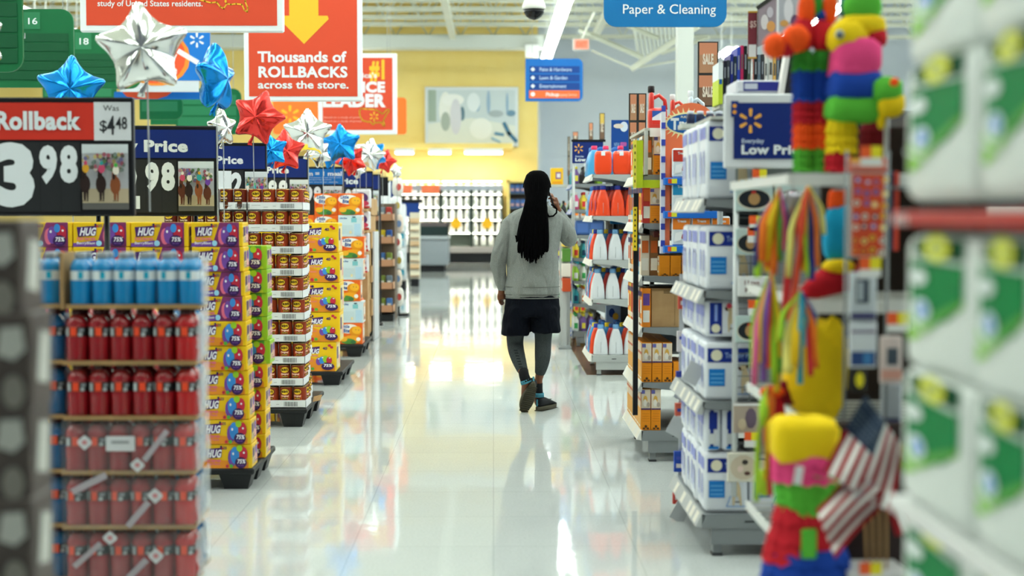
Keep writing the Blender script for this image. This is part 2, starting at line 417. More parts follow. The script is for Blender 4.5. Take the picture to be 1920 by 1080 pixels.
# E: blue and orange sign behind the silver star
o, A, d, w, h, k = banner('hanging_sign', 188, 392, -60, 151, 18, 'blue sign with a red orange disc and a white starburst behind the big silver balloon', BLU, 0, r=.05)
RO = mt('e4532c', .5)
A.oval(105 * k, 42 * k, 62 * k, 52 * k, mt('f08a2c')); A.oval(104 * k, 44 * k, 55 * k, 50 * k, RO); A.spark((368 - 188) * k, (151 - 76) * k, 14 * k, WT)
A.line([((336 - 188) * k, (151 - 98) * k), ((366 - 188) * k, (151 - 116) * k)], 9 * k, WT)
A.text('price', (290 - 188) * k, (151 - 138) * k, 14 * k, WT, .02, wid=40 * k); A.text('Low', (295 - 188) * k, (151 - 112) * k, 14 * k, WT, .02, wid=35 * k)
d.build('lettering', o)
b = MB(); a = spot(225, 172, 18); c = spot(372, 151, 18); b.box(a.x, c.x, 18, 18.03, a.z, c.z, mt('c9d0d6')); tagit(b.build('sign_rail'), 'pale grey rail under the blue and red orange hanging sign', 'rail')
o, A, d, w, h, k = banner('hanging_sign', 214, 392, 172, 186, 18.2, 'lower blue strip sign with an orange arc under the big silver balloon', BLU, 0, r=.02)
A.poly([(15 * k, 14 * k), (24 * k, 4 * k), (45 * k, .5 * k), (80 * k, .5 * k), (98 * k, 6 * k), (108 * k, 14 * k)], RO); d.build('orange_arc', o)
# green aisle signs
GRN = mt('0a6438', .5); GRD = mt('0c5230', .5); GRL = mt('2a7a50', .5)
def aisle(x0, x1, y0, y1, Y, num, label, rows=5, extra=None, nx=None):
    o, A, d, w, h, k = banner('aisle_sign', x0, x1, y0, y1, Y, label, GRN, 0, r=.11, corners='1001')
    if num:
        nx = nx if nx is not None else x0 + 10
        A.rect((nx - x0 - 4) * k, h - 37 * k, (nx - x0 + 26) * k, h - 6 * k, GRL)
        A.text(num, (nx - x0) * k, h - 28 * k, 11.5 * k, WT, .012, wid=17 * k)
    top = h - (45 if num else 12) * k; n = rows
    for i in range(n):
        v1 = top - i * (top - 12 * k) / n; v0 = v1 - (top - 12 * k) / n * .86; A.rect(4 * k, v0, w - 9 * k, v1, GRD if num else GRL)
    if extra: A.text(extra[0], (extra[1] - x0) * k, (y1 - extra[2]) * k, 10 * k, WT, .0, wid=extra[3] * k)
    d.build('lettering', o)
aisle(-60, 40, -70, 135, 10.5, '14', 'bright green aisle sign above the red rollback price sign, its outer end cut off', 5, nx=-20)
aisle(-30, 137, 17, 164, 13, '16', 'dark green aisle sign numbered sixteen', 5, ('Cereal', 20, 74, 28), nx=50)
aisle(110, 262, 55, 166, 15.5, '18', 'dark green aisle sign numbered eighteen behind the blue star balloon', 4, nx=146)
aisle(80, 218, 150, 196, 21, '', 'small far green aisle sign just above the rollback price sign', 1)
aisle(262, 342, 178, 224, 19, '', 'far green aisle sign under the big silver balloon', 1)
aisle(282, 386, 186, 234, 22, '', 'dark green aisle sign right above the first blue low price sign', 2)
aisle(330, 452, 166, 252, 20, '', 'green aisle sign behind the upright blue balloon and the red star', 3)
# F: blue directory sign
o, A, d, w, h, k = banner('directory_sign', 985, 1093, 110, 190, 26, 'blue directory sign with three navy rows and one orange row of arrows', mt('1268b8', .5), 0, r=.10, corners='1001')
for i, tx in enumerate(('Paint & Hardware', 'Lawn & Garden', 'Entertainment')):
    v = h - (25 + 15.5 * i) * k; A.rect(8 * k, v - 1.5 * k, w - 6 * k, v + 11 * k, mt('0d3f8a'))
    A.poly([(14 * k, v + 1 * k), (18 * k, v + 5 * k), (14 * k, v + 9 * k), (10 * k, v + 5 * k)], WT); A.text(tx, 26 * k, v + 1.8 * k, 6.5 * k, mt('b8cbe8'), .012, wid=(60, 52, 50)[i] * k)
v = h - 72 * k; A.rect(7 * k, v - 1.5 * k, w - 6 * k, v + 13 * k, mt('f06a34')); A.oval(14 * k, v + 6 * k, 4 * k, 4 * k, WT); A.text('Pickup', 38 * k, v + 2.5 * k, 6.5 * k, WT, .02, wid=24 * k); A.text('Layaway Services', 62 * k, v + 2.5 * k, 5.5 * k, mt('ffd0b8'), .0, wid=34 * k)
d.build('lettering', o)
# G: paper and cleaning
o, A, d, w, h, k = banner('hanging_sign', 1132, 1363, -60, 50, 12.5, 'bright blue rounded sign lettered paper and cleaning', mt('066ca8', .5), 0, r=.11, corners='0011')
A.text('Paper & Cleaning', 34 * k, (50 - 26) * k, 17.5 * k, WT, .002, wid=173 * k); d.build('lettering', o)
# exit sign
p = spot(1090, 83, 40); o = thing('exit_sign', (p.x, 40, p.z), 'small lit red EXIT sign hanging under the roof beside the strip lights', 'sign')
b = MB(); b.cbox(-.23, .23, 0, .08, -.16, .16, mt('e6d6cc'), .01); b.build('housing', o)
b = MB(); A = Art(b, lambda u, v, e: (u, -.002 - e, v)); A.rect(-.19, -.12, .19, .12, mt('ff8a70', .5, 0, .6)); A.text('EXIT', -.15, -.07, .14, mt('ff5a40', .5, 0, .8), .03, wid=.30); b.build('lit_face', o)
b = MB(); b.tube([(0, .04, .16), (.02, .04, 1.1)], .02, PALE, 5); b.build('stem', o)
# dome camera
p = spot(1001, 18, 15); o = thing('security_camera', (p.x, 15, p.z), 'white domed security camera with a black glass lower half hanging beside the strip light', 'camera')
r = 22 * 15 / F; b = MB(); b.lathe([(r * .99, 0), (r, .02), (r * .97, .05), (r * .8, .10), (r * .5, .13), (.03, .14), (.025, 2.2)], mt('dcdcd4', .4), 24); b.build('housing', o)
b = MB(); b.lathe([(.002, -r * .88), (r * .35, -r * .80), (r * .66, -r * .58), (r * .85, -r * .28), (r * .90, 0)], mt('101214', .12), 24); b.build('dome', o)

# wall picture
p = spot(797, 275, 44.9); q = spot(972, 163, 44.9); w = q.x - p.x; h = q.z - p.z
o = thing('wall_picture', (p.x, 44.95, p.z), 'large pale picture of soft bottle shapes in a white frame on the yellow wall', 'picture')
b = MB(); b.cbox(0, w, -.08, .04, 0, h, mt('dfe6ea'), .02); b.build('frame', o)
b = MB(); A = Art(b, lambda u, v, e: (u, -.085 - e * 3, v)); A.rect(.10, .10, w - .10, h - .10, mt('ccd8dc')); rr = random.Random(3)
A.poly([(.1, .1), (w - .1, .1), (w - .1, h * .35), (w * .5, h * .48), (.1, h * .38)], mt('e2e6de'))
A.poly([(.1, h * .42), (w * .12, h * .42), (w * .12, h - .1), (.1, h - .1)], mt('9fb0a4'))
for (u, v, a, c, m) in ((.22, .62, .07, .30, 'eceeea'), (.30, .78, .12, .10, 'f0f2f0'), (.22, .42, .05, .16, 'a9b4ac'), (.40, .55, .025, .12, '5f7f92'), (.33, .5, .06, .3, 'd8d8e0'), (.56, .72, .03, .13, '4f93bd'), (.52, .74, .07, .16, 'e4ecf0'), (.68, .74, .02, .2, '9ab4cc'), (.76, .55, .08, .06, 'aab6bc'), (.60, .3, .12, .18, 'eef0ea'), (.92, .56, .05, .05, '6f93ac'), (.88, .72, .012, .18, '8fb0cc')):
    A.oval(w * u, h * v, w * a, h * c, mt(m))
A.line([(w * .85, h * .38), (w * .90, h * .22), (w * .97, h * .10)], .11, mt('3f7496')); A.line([(w * .76, h * .22), (w * .83, h * .2)], .09, mt('5f8fb0')); A.line([(w * .72, h * .14), (w * .80, h * .08)], .06, mt('8fb4cc'))
b.build('print', o)
# wall washer lights over the chiller
for i, (a, c) in enumerate(((740, 776), (803, 846), (870, 943))):
    p = spot(a, 288, 43.6); q = spot(c, 281, 43.6)
    o = thing('wall_light', (p.x, 43.6, p.z), f'long white light bar over the lit chiller cabinets, {ORD[i]} from the pallet side', 'light')
    b = MB(); b.cbox(0, q.x - p.x, 0, .3, .03, .16, WHITE, .01); b.build('housing', o); b = MB(); b.box(.03, q.x - p.x - .03, -.005, .28, 0, .04, mt('fff4e0', .5, 0, 48)); b.build('diffuser', o)
b = MB(); b.box(-8, .6, 43.9, 45, spot(900, 279, 44).z, spot(900, 275, 44).z + .1, YELLOW); struct(b, 'trim_yellow_ledge')

# ---------------------------------------------------------------- lit chiller cabinets with white jugs
jug = thing('milk_jug', (0, 0, 0), 'x', 'jug')
b = MB(); b.lathe([(.02, 0), (.085, .0), (.09, .03), (.09, .20), (.06, .27), (.03, .30)], mt('f8f7f0', .4), 8); b.build('body', jug)
b = MB(); b.lathe([(.03, .30), (.032, .33), (.03, .335)], mt('e8c8b8', .4), 8); b.build('cap', jug)
CH = mt('9aa4b0', .35, .4)
zt = spot(0, 347, 44).z; edges = [-5.4, -4.2, -3.02, -1.62, -.68, .30]
for i in range(5):
    x0, x1 = edges[i], edges[i + 1]
    nm = ['outer end', 'beside the outer end', 'behind the grey freezer', 'with the first yellow star', 'with the second yellow star'][i]
    o = thing('chiller_cabinet', (x0, 43.9, 0), f'tall lit glass-door chiller full of white bottles, {nm}', 'fridge', 'lit chillers along the yellow wall')
    w = x1 - x0; b = MB()
    b.box(0, w, .75, .8, .35, zt, mt('98a294')); b.box(0, .03, 0, .8, .35, zt, mt('46584c')); b.box(w - .03, w, 0, .8, .35, zt, mt('46584c')); b.cbox(0, w, -.05, .8, zt - .16, zt, CH, .01); b.build('body', o)
    b = MB(); b.cbox(0, w, -.25, .8, .30, .48, mt('a7a09c', .4), .01); b.box(0, w, -.1, .8, 0, .30, BLACK); b.build('base', o)
    nz = 5; zs = [.52 + k * .40 for k in range(nz)]
    for k in range(nz):
        b = MB(); b.box(.03, w - .03, .12, .75, zs[k] - .03, zs[k], mt('8a968a', .5)); sh = b.build('shelf', o)
        b = MB(); b.box(.04, w - .04, .08, .12, zs[k] + .365, zs[k] + .38, mt('fdfff2', .5, 0, 11)); b.build('shelf_lamp', sh)
    b = MB(); b.box(.0, .04, -.03, 0, .48, zt - .16, mt('2f3c34')); b.box(w - .04, w, -.03, 0, .48, zt - .16, mt('2f3c34')); b.box(w - .08, w - .05, -.06, -.03, 1.0, 1.6, CH); b.build('door_frame', o)
    if i >= 3 and x0 > -2:
        b = MB(); A = Art(b, lambda u, v, e: (u, -.035 - e, v)); c = (.5 * w, .48 + .72)
        if i == 3 or i == 4:
            n = 8; A.poly([(c[0] + (.19 if j % 2 else .14) * math.cos(j * PI / n), c[1] + (.19 if j % 2 else .14) * math.sin(j * PI / n)) for j in range(2 * n)], mt('f2b71c'))
        b.build('door_sticker', o)
    for k in range(nz):
        n = max(4, int((w - .2) / .175))
        for j in range(n):
            if i == 3 and k == 0 : continue
            put(jug, (x0 + .12 + (w - .24) * j / (n - 1), 44.10, zs[k]), f'white jug, {ORD[j]} along the {lay(nz - 1 - k, nz)} shelf, chiller {nm}', 'white jugs in the lit chillers')
# pink and orange packs high in the far chiller
pk = MB(); pk.cbox(-.1, .1, -.06, .06, 0, .26, mt('ef7a52', .5), .01); pk = pk.build('food_pack'); tagit(pk, 'x', 'food pack')
for j, x in enumerate((-3.1, -2.95, -2.72, -2.6, -2.1, -1.95, -1.75)):
    put(pk, (x, 43.8, 2.12), f'orange food pack hung high before the far chiller, {ORD[j]} from the pallet side', 'orange packs before the far chiller')
# yellow framed end shelf beside the chillers
o = thing('display_shelf', (.42, 43.6, 0), 'yellow framed shelf of blue packs beside the lit chillers', 'shelf')
b = MB(); zz = spot(0, 337, 43.6).z
b.box(0, .08, 0, .5, 0, zz, YELLOW); b.box(1.1, 1.18, 0, .5, 0, zz, YELLOW); b.box(0, 1.18, 0, .5, zz - .08, zz, YELLOW); b.box(0, 1.18, .45, .5, 0, zz, mt('5a4a3a')); b.build('surround', o)
for k in range(5):
    b = MB(); b.box(.08, 1.1, .02, .45, .3 + .46 * k - .04, .3 + .46 * k, mt('4a5a6a')); b.build('shelf', o)
rr = random.Random(5)
pk = MB(); pk.cbox(-.07, .07, -.05, .05, 0, .26, mt('4a6fae', .5), .01); A = Art(pk, front(-.07, -.05, 0)); A.rect(.02, .06, .12, .13, mt('d9a79a')); pk = pk.build('snack_pack'); tagit(pk, 'x', 'snack pack')
for k in range(5):
    for j in range(6): put(pk, (.58 + j * .165, 43.75, .3 + .46 * k), f'blue snack pack, {ORD[j]} along the {lay(4 - k, 5)} shelf of the yellow framed display', 'blue packs on the yellow framed shelf')
# grey chest freezer
p = spot(773, 507, 36.5); q = spot(840, 450, 36.5)
o = thing('chest_freezer', (p.x, 36.5, 0), 'grey chest freezer with a dark glass top before the lit chillers', 'freezer')
w = q.x - p.x; b = MB(); b.cbox(0, w, 0, 1.6, .16, .82, mt('8b9298', .4), .06, 3, None, True); b.build('body', o)
b = MB(); b.box(.05, w - .1, .1, 1.5, 0, .16, BLACK); b.build('plinth', o)
b = MB(); b.cbox(-.02, w + .02, -.02, 1.62, .82, .92, mt('a4abb0', .3), .02); b.build('bumper_rail', o)
b = MB(); b.box(0, w, .25, .29, .92, 1.16, mt('2c3a3a', .15)); b.box(0, w, .25, 1.5, 1.16, 1.26, mt('5d5456', .4)); b.box(0, .04, .25, 1.5, .92, 1.2, mt('2c3a3a', .2)); b.box(w - .04, w, .25, 1.5, .92, 1.2, mt('2c3a3a', .2)); b.build('glass_top', o)
p = spot(742, 412, 30.5); q = spot(792, 374, 30.5)
o = thing('price_sign', (p.x, 30.5, 0), 'plain blue price sign with a black top edge before the far freezer', 'sign')
b = MB(); A = Art(b, front(0, 0, 0)); zb, zt2 = p.z, q.z; w = q.x - p.x
b.add([(0, 0, zb + .2), (w * .7, 0, zb), (w * .88, 0, zb), (w * .88, 0, zt2 - .06), (0, 0, zt2 - .06)], [(0, 1, 2, 3, 4)], mt('123a86')); b.build('panel', o)
b = MB(); b.box(0, w, -.02, .03, zt2 - .07, zt2, BLACK); b.build('top_bar', o); b = MB(); b.tube([(w * .5, .04, 0), (w * .5, .04, zt2)], .02, BLACK); b.build('post', o)
# ================================================================ LEFT: PALLETS OF GOODS
PB = mt('1c1e20', .5)
def pallet(x0, x1, y0, y1, label, h=.115, feet=(3, 3)):
    o = thing('plastic_pallet', ((x0 + x1) / 2, (y0 + y1) / 2, 0), label, 'pallet', 'black plastic pallets under the goods')
    w, d = x1 - x0, y1 - y0
    b = MB(); b.cbox(-w / 2, w / 2, -d / 2, d / 2, h - .035, h, PB, .008); b.build('deck', o)
    for i in range(feet[0]):
        for j in range(feet[1]):
            cx = -w / 2 + .10 + (w - .20) * i / (feet[0] - 1); cy = -d / 2 + .10 + (d - .20) * j / (feet[1] - 1)
            b = MB(); a, c = .085, .062
            b.add([(cx - c, cy - c, 0), (cx + c, cy - c, 0), (cx + c, cy + c, 0), (cx - c, cy + c, 0), (cx - a, cy - a, h - .035), (cx + a, cy - a, h - .035), (cx + a, cy + a, h - .035), (cx - a, cy + a, h - .035)],
                  [(0, 3, 2, 1), (4, 5, 6, 7), (0, 1, 5, 4), (1, 2, 6, 5), (2, 3, 7, 6), (3, 0, 4, 7)], PB); b.build('foot', o)
    return o
HY = mt('f4c61a', .35); HPU = mt('4a2166', .4); HWH = mt('f2f0f4', .4); HPK = mt('e8708c', .4); HMAG = mt('8c3a70', .4); HOR = mt('f0962a', .4); HLI = mt('9ccc2c', .4); HBL = mt('3f8fd8', .4); HRE = mt('c82f44', .4); HVI = mt('7a4da4', .4); HGR = mt('5cae3c', .4); HDK = mt('3c2058', .4)
def hug_art(A, w, h, kind):
    """print of the fruit barrel box front"""
    X = lambda t: t * w
    Z = lambda t: t * h
    if kind == 'berry':
        A.poly([(X(.40), 0), (X(.93), 0), (X(.93), h), (X(.55), h)], HMAG); A.poly([(X(.0), Z(.0)), (X(.45), 0), (X(.42), Z(.26)), (X(.0), Z(.14))], HVI)
        A.text('BerryBlast', X(.06), Z(.10), Z(.10), HWH, .02, wid=X(.32), shear=.1)
    elif kind == 'fruit':
        A.poly([(0, 0), (X(.93), 0), (X(.93), Z(.25)), (0, Z(.42))], HOR); A.text('Fruit Punch', X(.12), Z(.14), Z(.09), HPK, .02, wid=X(.25), shear=.1)
    elif kind == 'green':
        A.rect(0, 0, w, h, HLI); A.poly([(X(.0), Z(.55)), (X(.9), Z(.8)), (X(.9), h), (0, h)], HGR); A.poly([(0, 0), (X(.93), 0), (X(.93), Z(.12)), (0, Z(.35))], mt('c9d832', .4))
    A.poly([(X(.09), Z(.40)), (X(.40), Z(.46)), (X(.42), Z(.86)), (X(.07), Z(.80))], HPU)
    A.text('HUG', X(.115), Z(.47), Z(.30), HWH, .045, wid=X(.27), shear=.22)
    A.text('fruit barrels', X(.07), Z(.27), Z(.13), HPK, .03, wid=X(.32), shear=.1)
    A.text('20', X(.44), Z(.80), Z(.11), HPU, .02, wid=X(.07))
    A.oval(X(.40), Z(.90), X(.022), Z(.05), HDK, 8); A.oval(X(.43), Z(.84), X(.02), Z(.045), HRE, 8)
    if kind == 'berry': cs = ((.60, .42, .075, .34, HPK), (.66, .48, .08, .36, HVI), (.83, .52, .08, .36, HRE), (.75, .76, .055, .18, HBL), (.46, .14, .05, .12, mt('9fd8f0', .4)))
    else: cs = ((.62, .44, .085, .36, HVI), (.67, .55, .085, .36, HBL), (.84, .60, .08, .30, HRE), (.76, .84, .06, .14, HLI), (.52, .10, .03, .07, HRE), (.60, .10, .035, .08, HGR))
    for (u, v, a, c, m) in cs: A.oval(X(u), Z(v), X(a), Z(c), m, 14); 
    A.oval(X(.64), Z(.62), X(.02), Z(.06), HWH, 8); A.oval(X(.85), Z(.66), X(.02), Z(.05), HWH, 8)
    A.oval(X(.79), Z(.24), X(.115), Z(.235), HDK, 18); A.text('75%', X(.715), Z(.22), Z(.17), HWH, .035, wid=X(.16), shear=.15); A.text('less sugar', X(.73), Z(.11), Z(.07), HVI, .02, wid=X(.12))
def hug_box(kind, w=.295, d=.17, h=.126):
    b = MB(); b.cbox(-w / 2, w / 2, -d / 2, d / 2, 0, h, HY if kind != 'green' else HLI, .003)
    hug_art(Art(b, front(-w / 2, -d / 2, 0)), w, h, kind)
    A = Art(b, side_east(w / 2, -d / 2, 0)); A.rect(.015, .02, d - .015, h - .02, mt('e9d7a2', .4)); A.poly([(.02, .05), (.07, .06), (.07, .105), (.02, .10)], HPU); A.rect(.08, .02, .15, .07, mt('e8b0a8', .4)); A.oval(.115, .085, .028, .024, HVI, 10); A.rect(.08, .025, .15, .03, HMAG)
    for t in range(3): A.rect(.02, .022 + t * .01, .07, .026 + t * .01, mt('a08a70', .4))
    return tagit(b.build('drink_carton'), 'x', 'drink carton')
CAR = {k: hug_box(k) for k in ('berry', 'fruit', 'green')}
SHORT = {'berry': 'yellow and purple berry drink carton', 'fruit': 'yellow and orange fruit drink carton', 'green': 'lime green drink carton'}
# ---- first carton pallet (20-packs)
pallet(-2.36, -1.25, 7.38, 8.12, 'black plastic pallet under the small yellow and purple drink cartons')
rr = random.Random(11)
k = 7.38 / F
for r in range(10):                     # r = 0 lowest
    z = .115 + r * .1285; kind = 'fruit' if r < 6 else 'berry'
    sh = (9 - r) * 1.5 * k + rr.uniform(-.004, .004)
    for c in range(4):
        x = -1.27 - .148 - .30 * c + (sh - .012 if c == 0 else -.008)
        put(CAR[kind], (x, 7.385 + .086 + rr.uniform(-.006, .004), z), f'{SHORT[kind]}, {lay(9 - r, 10)} row, {["aisle corner", "second", "third", "inmost"][c]} column of the small carton pallet', 'small drink cartons on the first carton pallet', scale=(1 if c else .90, 1, 1))
# second bank behind: green above, yellow below, seen past the corner
for r in range(9):
    z = .115 + r * .1285; kind = 'green' if r >= 4 else 'fruit'
    for j in range(1):
        for c in range(2):
            put(CAR[kind], (-1.226 - .148 - .30 * c + (.012 if r in (3, 4) else 0), 7.80 + rr.uniform(-.004, .004), z), f'{SHORT[kind]} in the back bank, {lay(8 - r, 9)} layer{", inner" if c else ""}', 'drink cartons in the back bank of the small carton pallet')
b = MB(); b.box(-2.36, -1.84, 7.66, 8.08, .115, 1.25, HY); tagit(b.build('drink_carton'), 'big yellow outer carton at the inner side of the first carton pallet', 'drink carton')

# ---- bean can pallet
pallet(-2.28, -1.262, 9.58, 10.56, 'black plastic pallet under the bean cans in white trays', .13)
CR = .0445; CHT = .138
def bean(alt):
    o = thing('bean_can', (0, 0, 0), 'x', 'can')
    b = MB(); b.lathe([(CR * .9, 0), (CR, .003), (CR, CHT - .004), (CR * .96, CHT), (CR * .90, CHT - .004), (.004, CHT - .004)], mt('8a6a50' if alt else '9c7a50', .25, .8), 16); b.build('tin', o)
    b = MB(); R = CR + .0006; n = 16
    ang = [2 * PI * i / n for i in range(n)]
    b.add([(R * math.cos(t), R * math.sin(t), z) for z in (.008, .131) for t in ang], [(i, (i + 1) % n, n + (i + 1) % n, n + i) for i in range(n)], mt('8c3216' if not alt else '64200e', .3), True)
    A = Art(b, round_can(R)); OR = mt('c2491c', .35)
    A.rect(-.030, .014, .030, .082, OR if not alt else mt('5c2c14', .35), 4)
    A.oval(0, .104, .029, .022, mt('1e120c', .4), 14); A.oval(0, .104, .0265, .0195, mt('f0c22a', .35), 14); A.text("BUSH'S", -.022, .098, .014, mt('1c120a'), .05, wid=.042)
    A.text('Original' if not alt else 'Country Style', -.024, .070, .012, mt('f4d8c0'), .03, wid=.048); A.oval(0, .058, .024, .008, mt('1e120c'), 12); A.text('BAKED BEANS', -.019, .055, .007, mt('e8b84a'), .03, wid=.038)
    b.build('paper_label', o); return o
BEAN = [bean(0), bean(1)]
def tray(nx):
    b = MB(); W2 = nx * .093; m = mt('e4e7ea', .5)
    b.box(0, W2, 0, .285, 0, .004, m); b.box(0, W2, 0, .003, 0, .052, m); b.box(0, W2, .282, .285, 0, .052, m); b.box(0, .003, 0, .285, 0, .052, m); b.box(W2 - .003, W2, 0, .285, 0, .052, m)
    A = Art(b, front(0, 0, 0)); u0 = W2 * .60
    for t in range(14): A.rect(u0 + t * .0068, .012, u0 + t * .0068 + (.0035 if t % 3 else .0022), .042, mt('55585c'))
    A.rect(u0 - .05, .024, u0 - .03, .027, mt('9a9ca0')); A.rect(.03, .030, .09, .033, mt('a8aaae')); A.rect(.11, .018, .14, .021, mt('a8aaae'))
    return tagit(b.build('carton_tray'), 'x', 'tray')
TR = tray(4); TR2 = tray(2)
rr = random.Random(4)
for r in range(10):
    z = .132 + r * .1487; t = 9 - r; dx = rr.uniform(-.018, .006); lw = f'{lay(t, 10)} layer'
    if r == 0: dx = 0
    xr = -1.27 + dx; x0 = xr - .372
    put(TR, (x0, 9.60, z), f'white barcoded tray, {lw} at the aisle corner of the bean pallet', 'white trays on the bean pallet')
    nleft = 7 if r >= 8 else (3 if r == 7 else 2)
    put(TR2, (x0 - .19, 9.605, z), f'short white cardboard tray, {lw}, set inward of the corner trays of the bean pallet', 'white trays on the bean pallet')
    put(TR, (x0 - .032, 9.90, z), f'white cardboard tray in the second rank of the bean pallet, {lw}', 'white trays on the bean pallet')
    put(TR, (x0 - .066, 10.20, z), f'white cardboard tray in the rearmost rank of the bean pallet, {lw}', 'white trays on the bean pallet')
    if r in (8, 9):
        put(TR, (x0 - .19 - .38, 9.61, z), f'white cardboard tray behind the low price sign, {lw} of the bean pallet', 'white trays on the bean pallet')
    for c in range(6 if r < 8 else 10):
        if r < 5 and c > 3: continue
        xx = xr - .0465 - c * .093 - (.006 if c > 3 else 0)
        for j, yy in enumerate((9.648,)):
            put(BEAN[1 if (c > 3) else 0], (xx, yy, z + .005), f'bean can at the front of the {lay(t, 10)} layer, {ORD[c]} from the aisle corner', 'bean cans on white trays', rotz=rr.uniform(-.35, .35))
    for j in range(1, 9):
        yy = 9.648 + .093 * (j % 3) + .30 * (j // 3)
        put(BEAN[0], (xr - .0465 - .033 * (j // 3), yy, z + .005), f'bean can on the aisle side of the {lay(t, 10)} layer, {ORD[j]} back from the corner', 'bean cans on white trays', rotz=1.2 + rr.uniform(-.4, .4))
b = MB()
b.add([(0, 0, 0), (.05, .02, .01), (.06, .05, .045), (.0, .06, .03)], [(0, 1, 2, 3)], CARDBOARD); b.add([(0, 0, .002), (.05, .02, .012), (.06, .05, .047), (.0, .06, .032)], [(3, 2, 1, 0)], CARDBOARD)
tagit(b.build('cardboard_flap', None, (-1.262, 9.9, .132)), 'small torn cardboard flap sticking out at the foot of the bean pallet', 'cardboard')

# ---- big 40-pack cartons
def hug40():
    w, d, h = .272, .30, .247; b = MB(); b.cbox(-w / 2, w / 2, 0, d, 0, h, HY, .004); A = Art(b, front(-w / 2, 0, 0)); X = lambda t: t * w; Z = lambda t: t * h
    A.poly([(0, 0), (X(.96), 0), (X(.96), Z(.18)), (0, Z(.55))], HOR)
    A.poly([(X(.06), Z(.58)), (X(.46), Z(.62)), (X(.49), Z(.85)), (X(.04), Z(.79))], HPU); A.text('HUG', X(.11), Z(.61), Z(.155), HWH, .045, wid=X(.34), shear=.22)
    A.text('fruit barrels', X(.10), Z(.51), Z(.06), HPK, .03, wid=X(.34), shear=.1); A.text('40', X(.58), Z(.74), Z(.09), HPU, .03, wid=X(.14)); A.text('fruit punch', X(.08), Z(.34), Z(.05), HPK, .02, wid=X(.2))
    for (u, v, a, c, m) in ((.08, .87, .04, .04, HRE), (.15, .87, .045, .045, HDK), (.79, .88, .05, .045, HRE), (.86, .82, .05, .045, HRE), (.46, .34, .09, .13, HVI), (.56, .38, .09, .13, HBL), (.67, .42, .09, .12, HLI), (.78, .38, .09, .12, HRE), (.15, .09, .055, .06, HRE), (.27, .09, .055, .05, HGR), (.36, .12, .05, .04, HOR)): A.oval(X(u), Z(v), X(a), Z(c), m, 12)
    for (u, v) in ((.46, .43), (.58, .47), (.80, .46)): A.oval(X(u), Z(v), X(.03), Z(.02), HWH, 8)
    A.oval(X(.74), Z(.17), X(.20), Z(.125), HDK, 18); A.text('75%', X(.61), Z(.16), Z(.09), HWH, .04, wid=X(.26), shear=.15)
    A = Art(b, side_east(w / 2, 0, 0)); A.rect(.02, .02, .28, .22, mt('ecd9a0', .4)); A.rect(.04, .10, .14, .20, HPU); A.rect(.16, .05, .26, .12, mt('e8b0a8', .4))
    return tagit(b.build('drink_carton'), 'x', 'drink carton')
H40 = hug40(); pallet(-2.3, -1.27, 11.96, 12.96, 'black plastic pallet under the large yellow drink cartons', .12)
for r in range(5):
    z = .122 + r * .2505; dx = (-.035, -.004, 0, -.002, -.012)[r]
    for c in range(3):
        for j in range(3 if c == 0 else 1):
            put(H40, (-1.29 - .136 + dx - c * .285 - .045 * j, 11.97 + (.30 if c and r < 5 else 0) + .31 * j, z), f'large yellow drink carton, {lay(4 - r, 5)} layer, {["aisle", "second", "inner"][c]} column{["", ", second rank", ", rear rank"][j]}', 'large drink cartons')
# ---- snack muffin cartons
def muffin(back):
    w, d, h = .238, .24, .218; b = MB(); OR = mt('ee6a26', .4); b.cbox(-w / 2, w / 2, 0, d, 0, h, OR if not back else mt('dbe9ee', .4), .003); A = Art(b, front(-w / 2, 0, 0)); X = lambda t: t * w; Z = lambda t: t * h
    if back:
        A.rect(X(.02), Z(.02), X(.98), Z(.97), mt('d2e4ea', .4)); A.text('Little Bites', X(.05), Z(.82), Z(.08), mt('2a5fa0'), .03, wid=X(.32)); A.rect(X(.55), Z(.66), X(.78), Z(.86), mt('7fc4cc', .4)); A.oval(X(.67), Z(.9), X(.08), Z(.03), mt('2a5060'))
        for t in range(7): A.rect(X(.06), Z(.50 - .06 * t), X(.62), Z(.51 - .06 * t), mt('9cb4bc', .4))
        A.rect(X(.68), Z(.06), X(.94), Z(.6), mt('b4d4e8', .4)); A.oval(X(.52), Z(.2), X(.05), Z(.07), mt('e8d8a8'))
    else:
        A.oval(X(.42), Z(.72), X(.42), Z(.22), mt('f4f0e8', .4)); A.text('Little', X(.10), Z(.76), Z(.15), mt('1c4f9c'), .04, wid=X(.34), shear=.1); A.text('Bites', X(.18), Z(.56), Z(.16), mt('1c4f9c'), .04, wid=X(.32), shear=.1)
        A.oval(X(.70), Z(.60), X(.26), Z(.24), mt('e8941c', .4)); A.oval(X(.76), Z(.66), X(.20), Z(.18), mt('f6b42c', .4)); A.oval(X(.72), Z(.68), X(.018), Z(.02), HDK, 6); A.oval(X(.84), Z(.66), X(.018), Z(.02), HDK, 6)
        A.oval(X(.55), Z(.22), X(.38), Z(.20), mt('f2a324', .4)); A.oval(X(.4), Z(.14), X(.30), Z(.13), mt('4f8a3c', .4)); A.oval(X(.2), Z(.24), X(.16), Z(.12), mt('f0b030', .4)); A.oval(X(.62), Z(.10), X(.12), Z(.09), mt('3a6f46', .4)); A.oval(X(.83), Z(.24), X(.09), Z(.09), mt('f4f0e8', .4)); A.oval(X(.1), Z(.48), X(.06), Z(.05), mt('e04a2a', .4))
    A = Art(b, side_east(w / 2, 0, 0)); A.rect(.02, .02, .22, .2, mt('f0b88a', .4)); A.rect(.05, .08, .18, .16, mt('f0e8dc', .4)); A.rect(.05, .03, .18, .06, mt('9c6a5a', .4))
    return tagit(b.build('snack_carton'), 'x', 'snack carton')
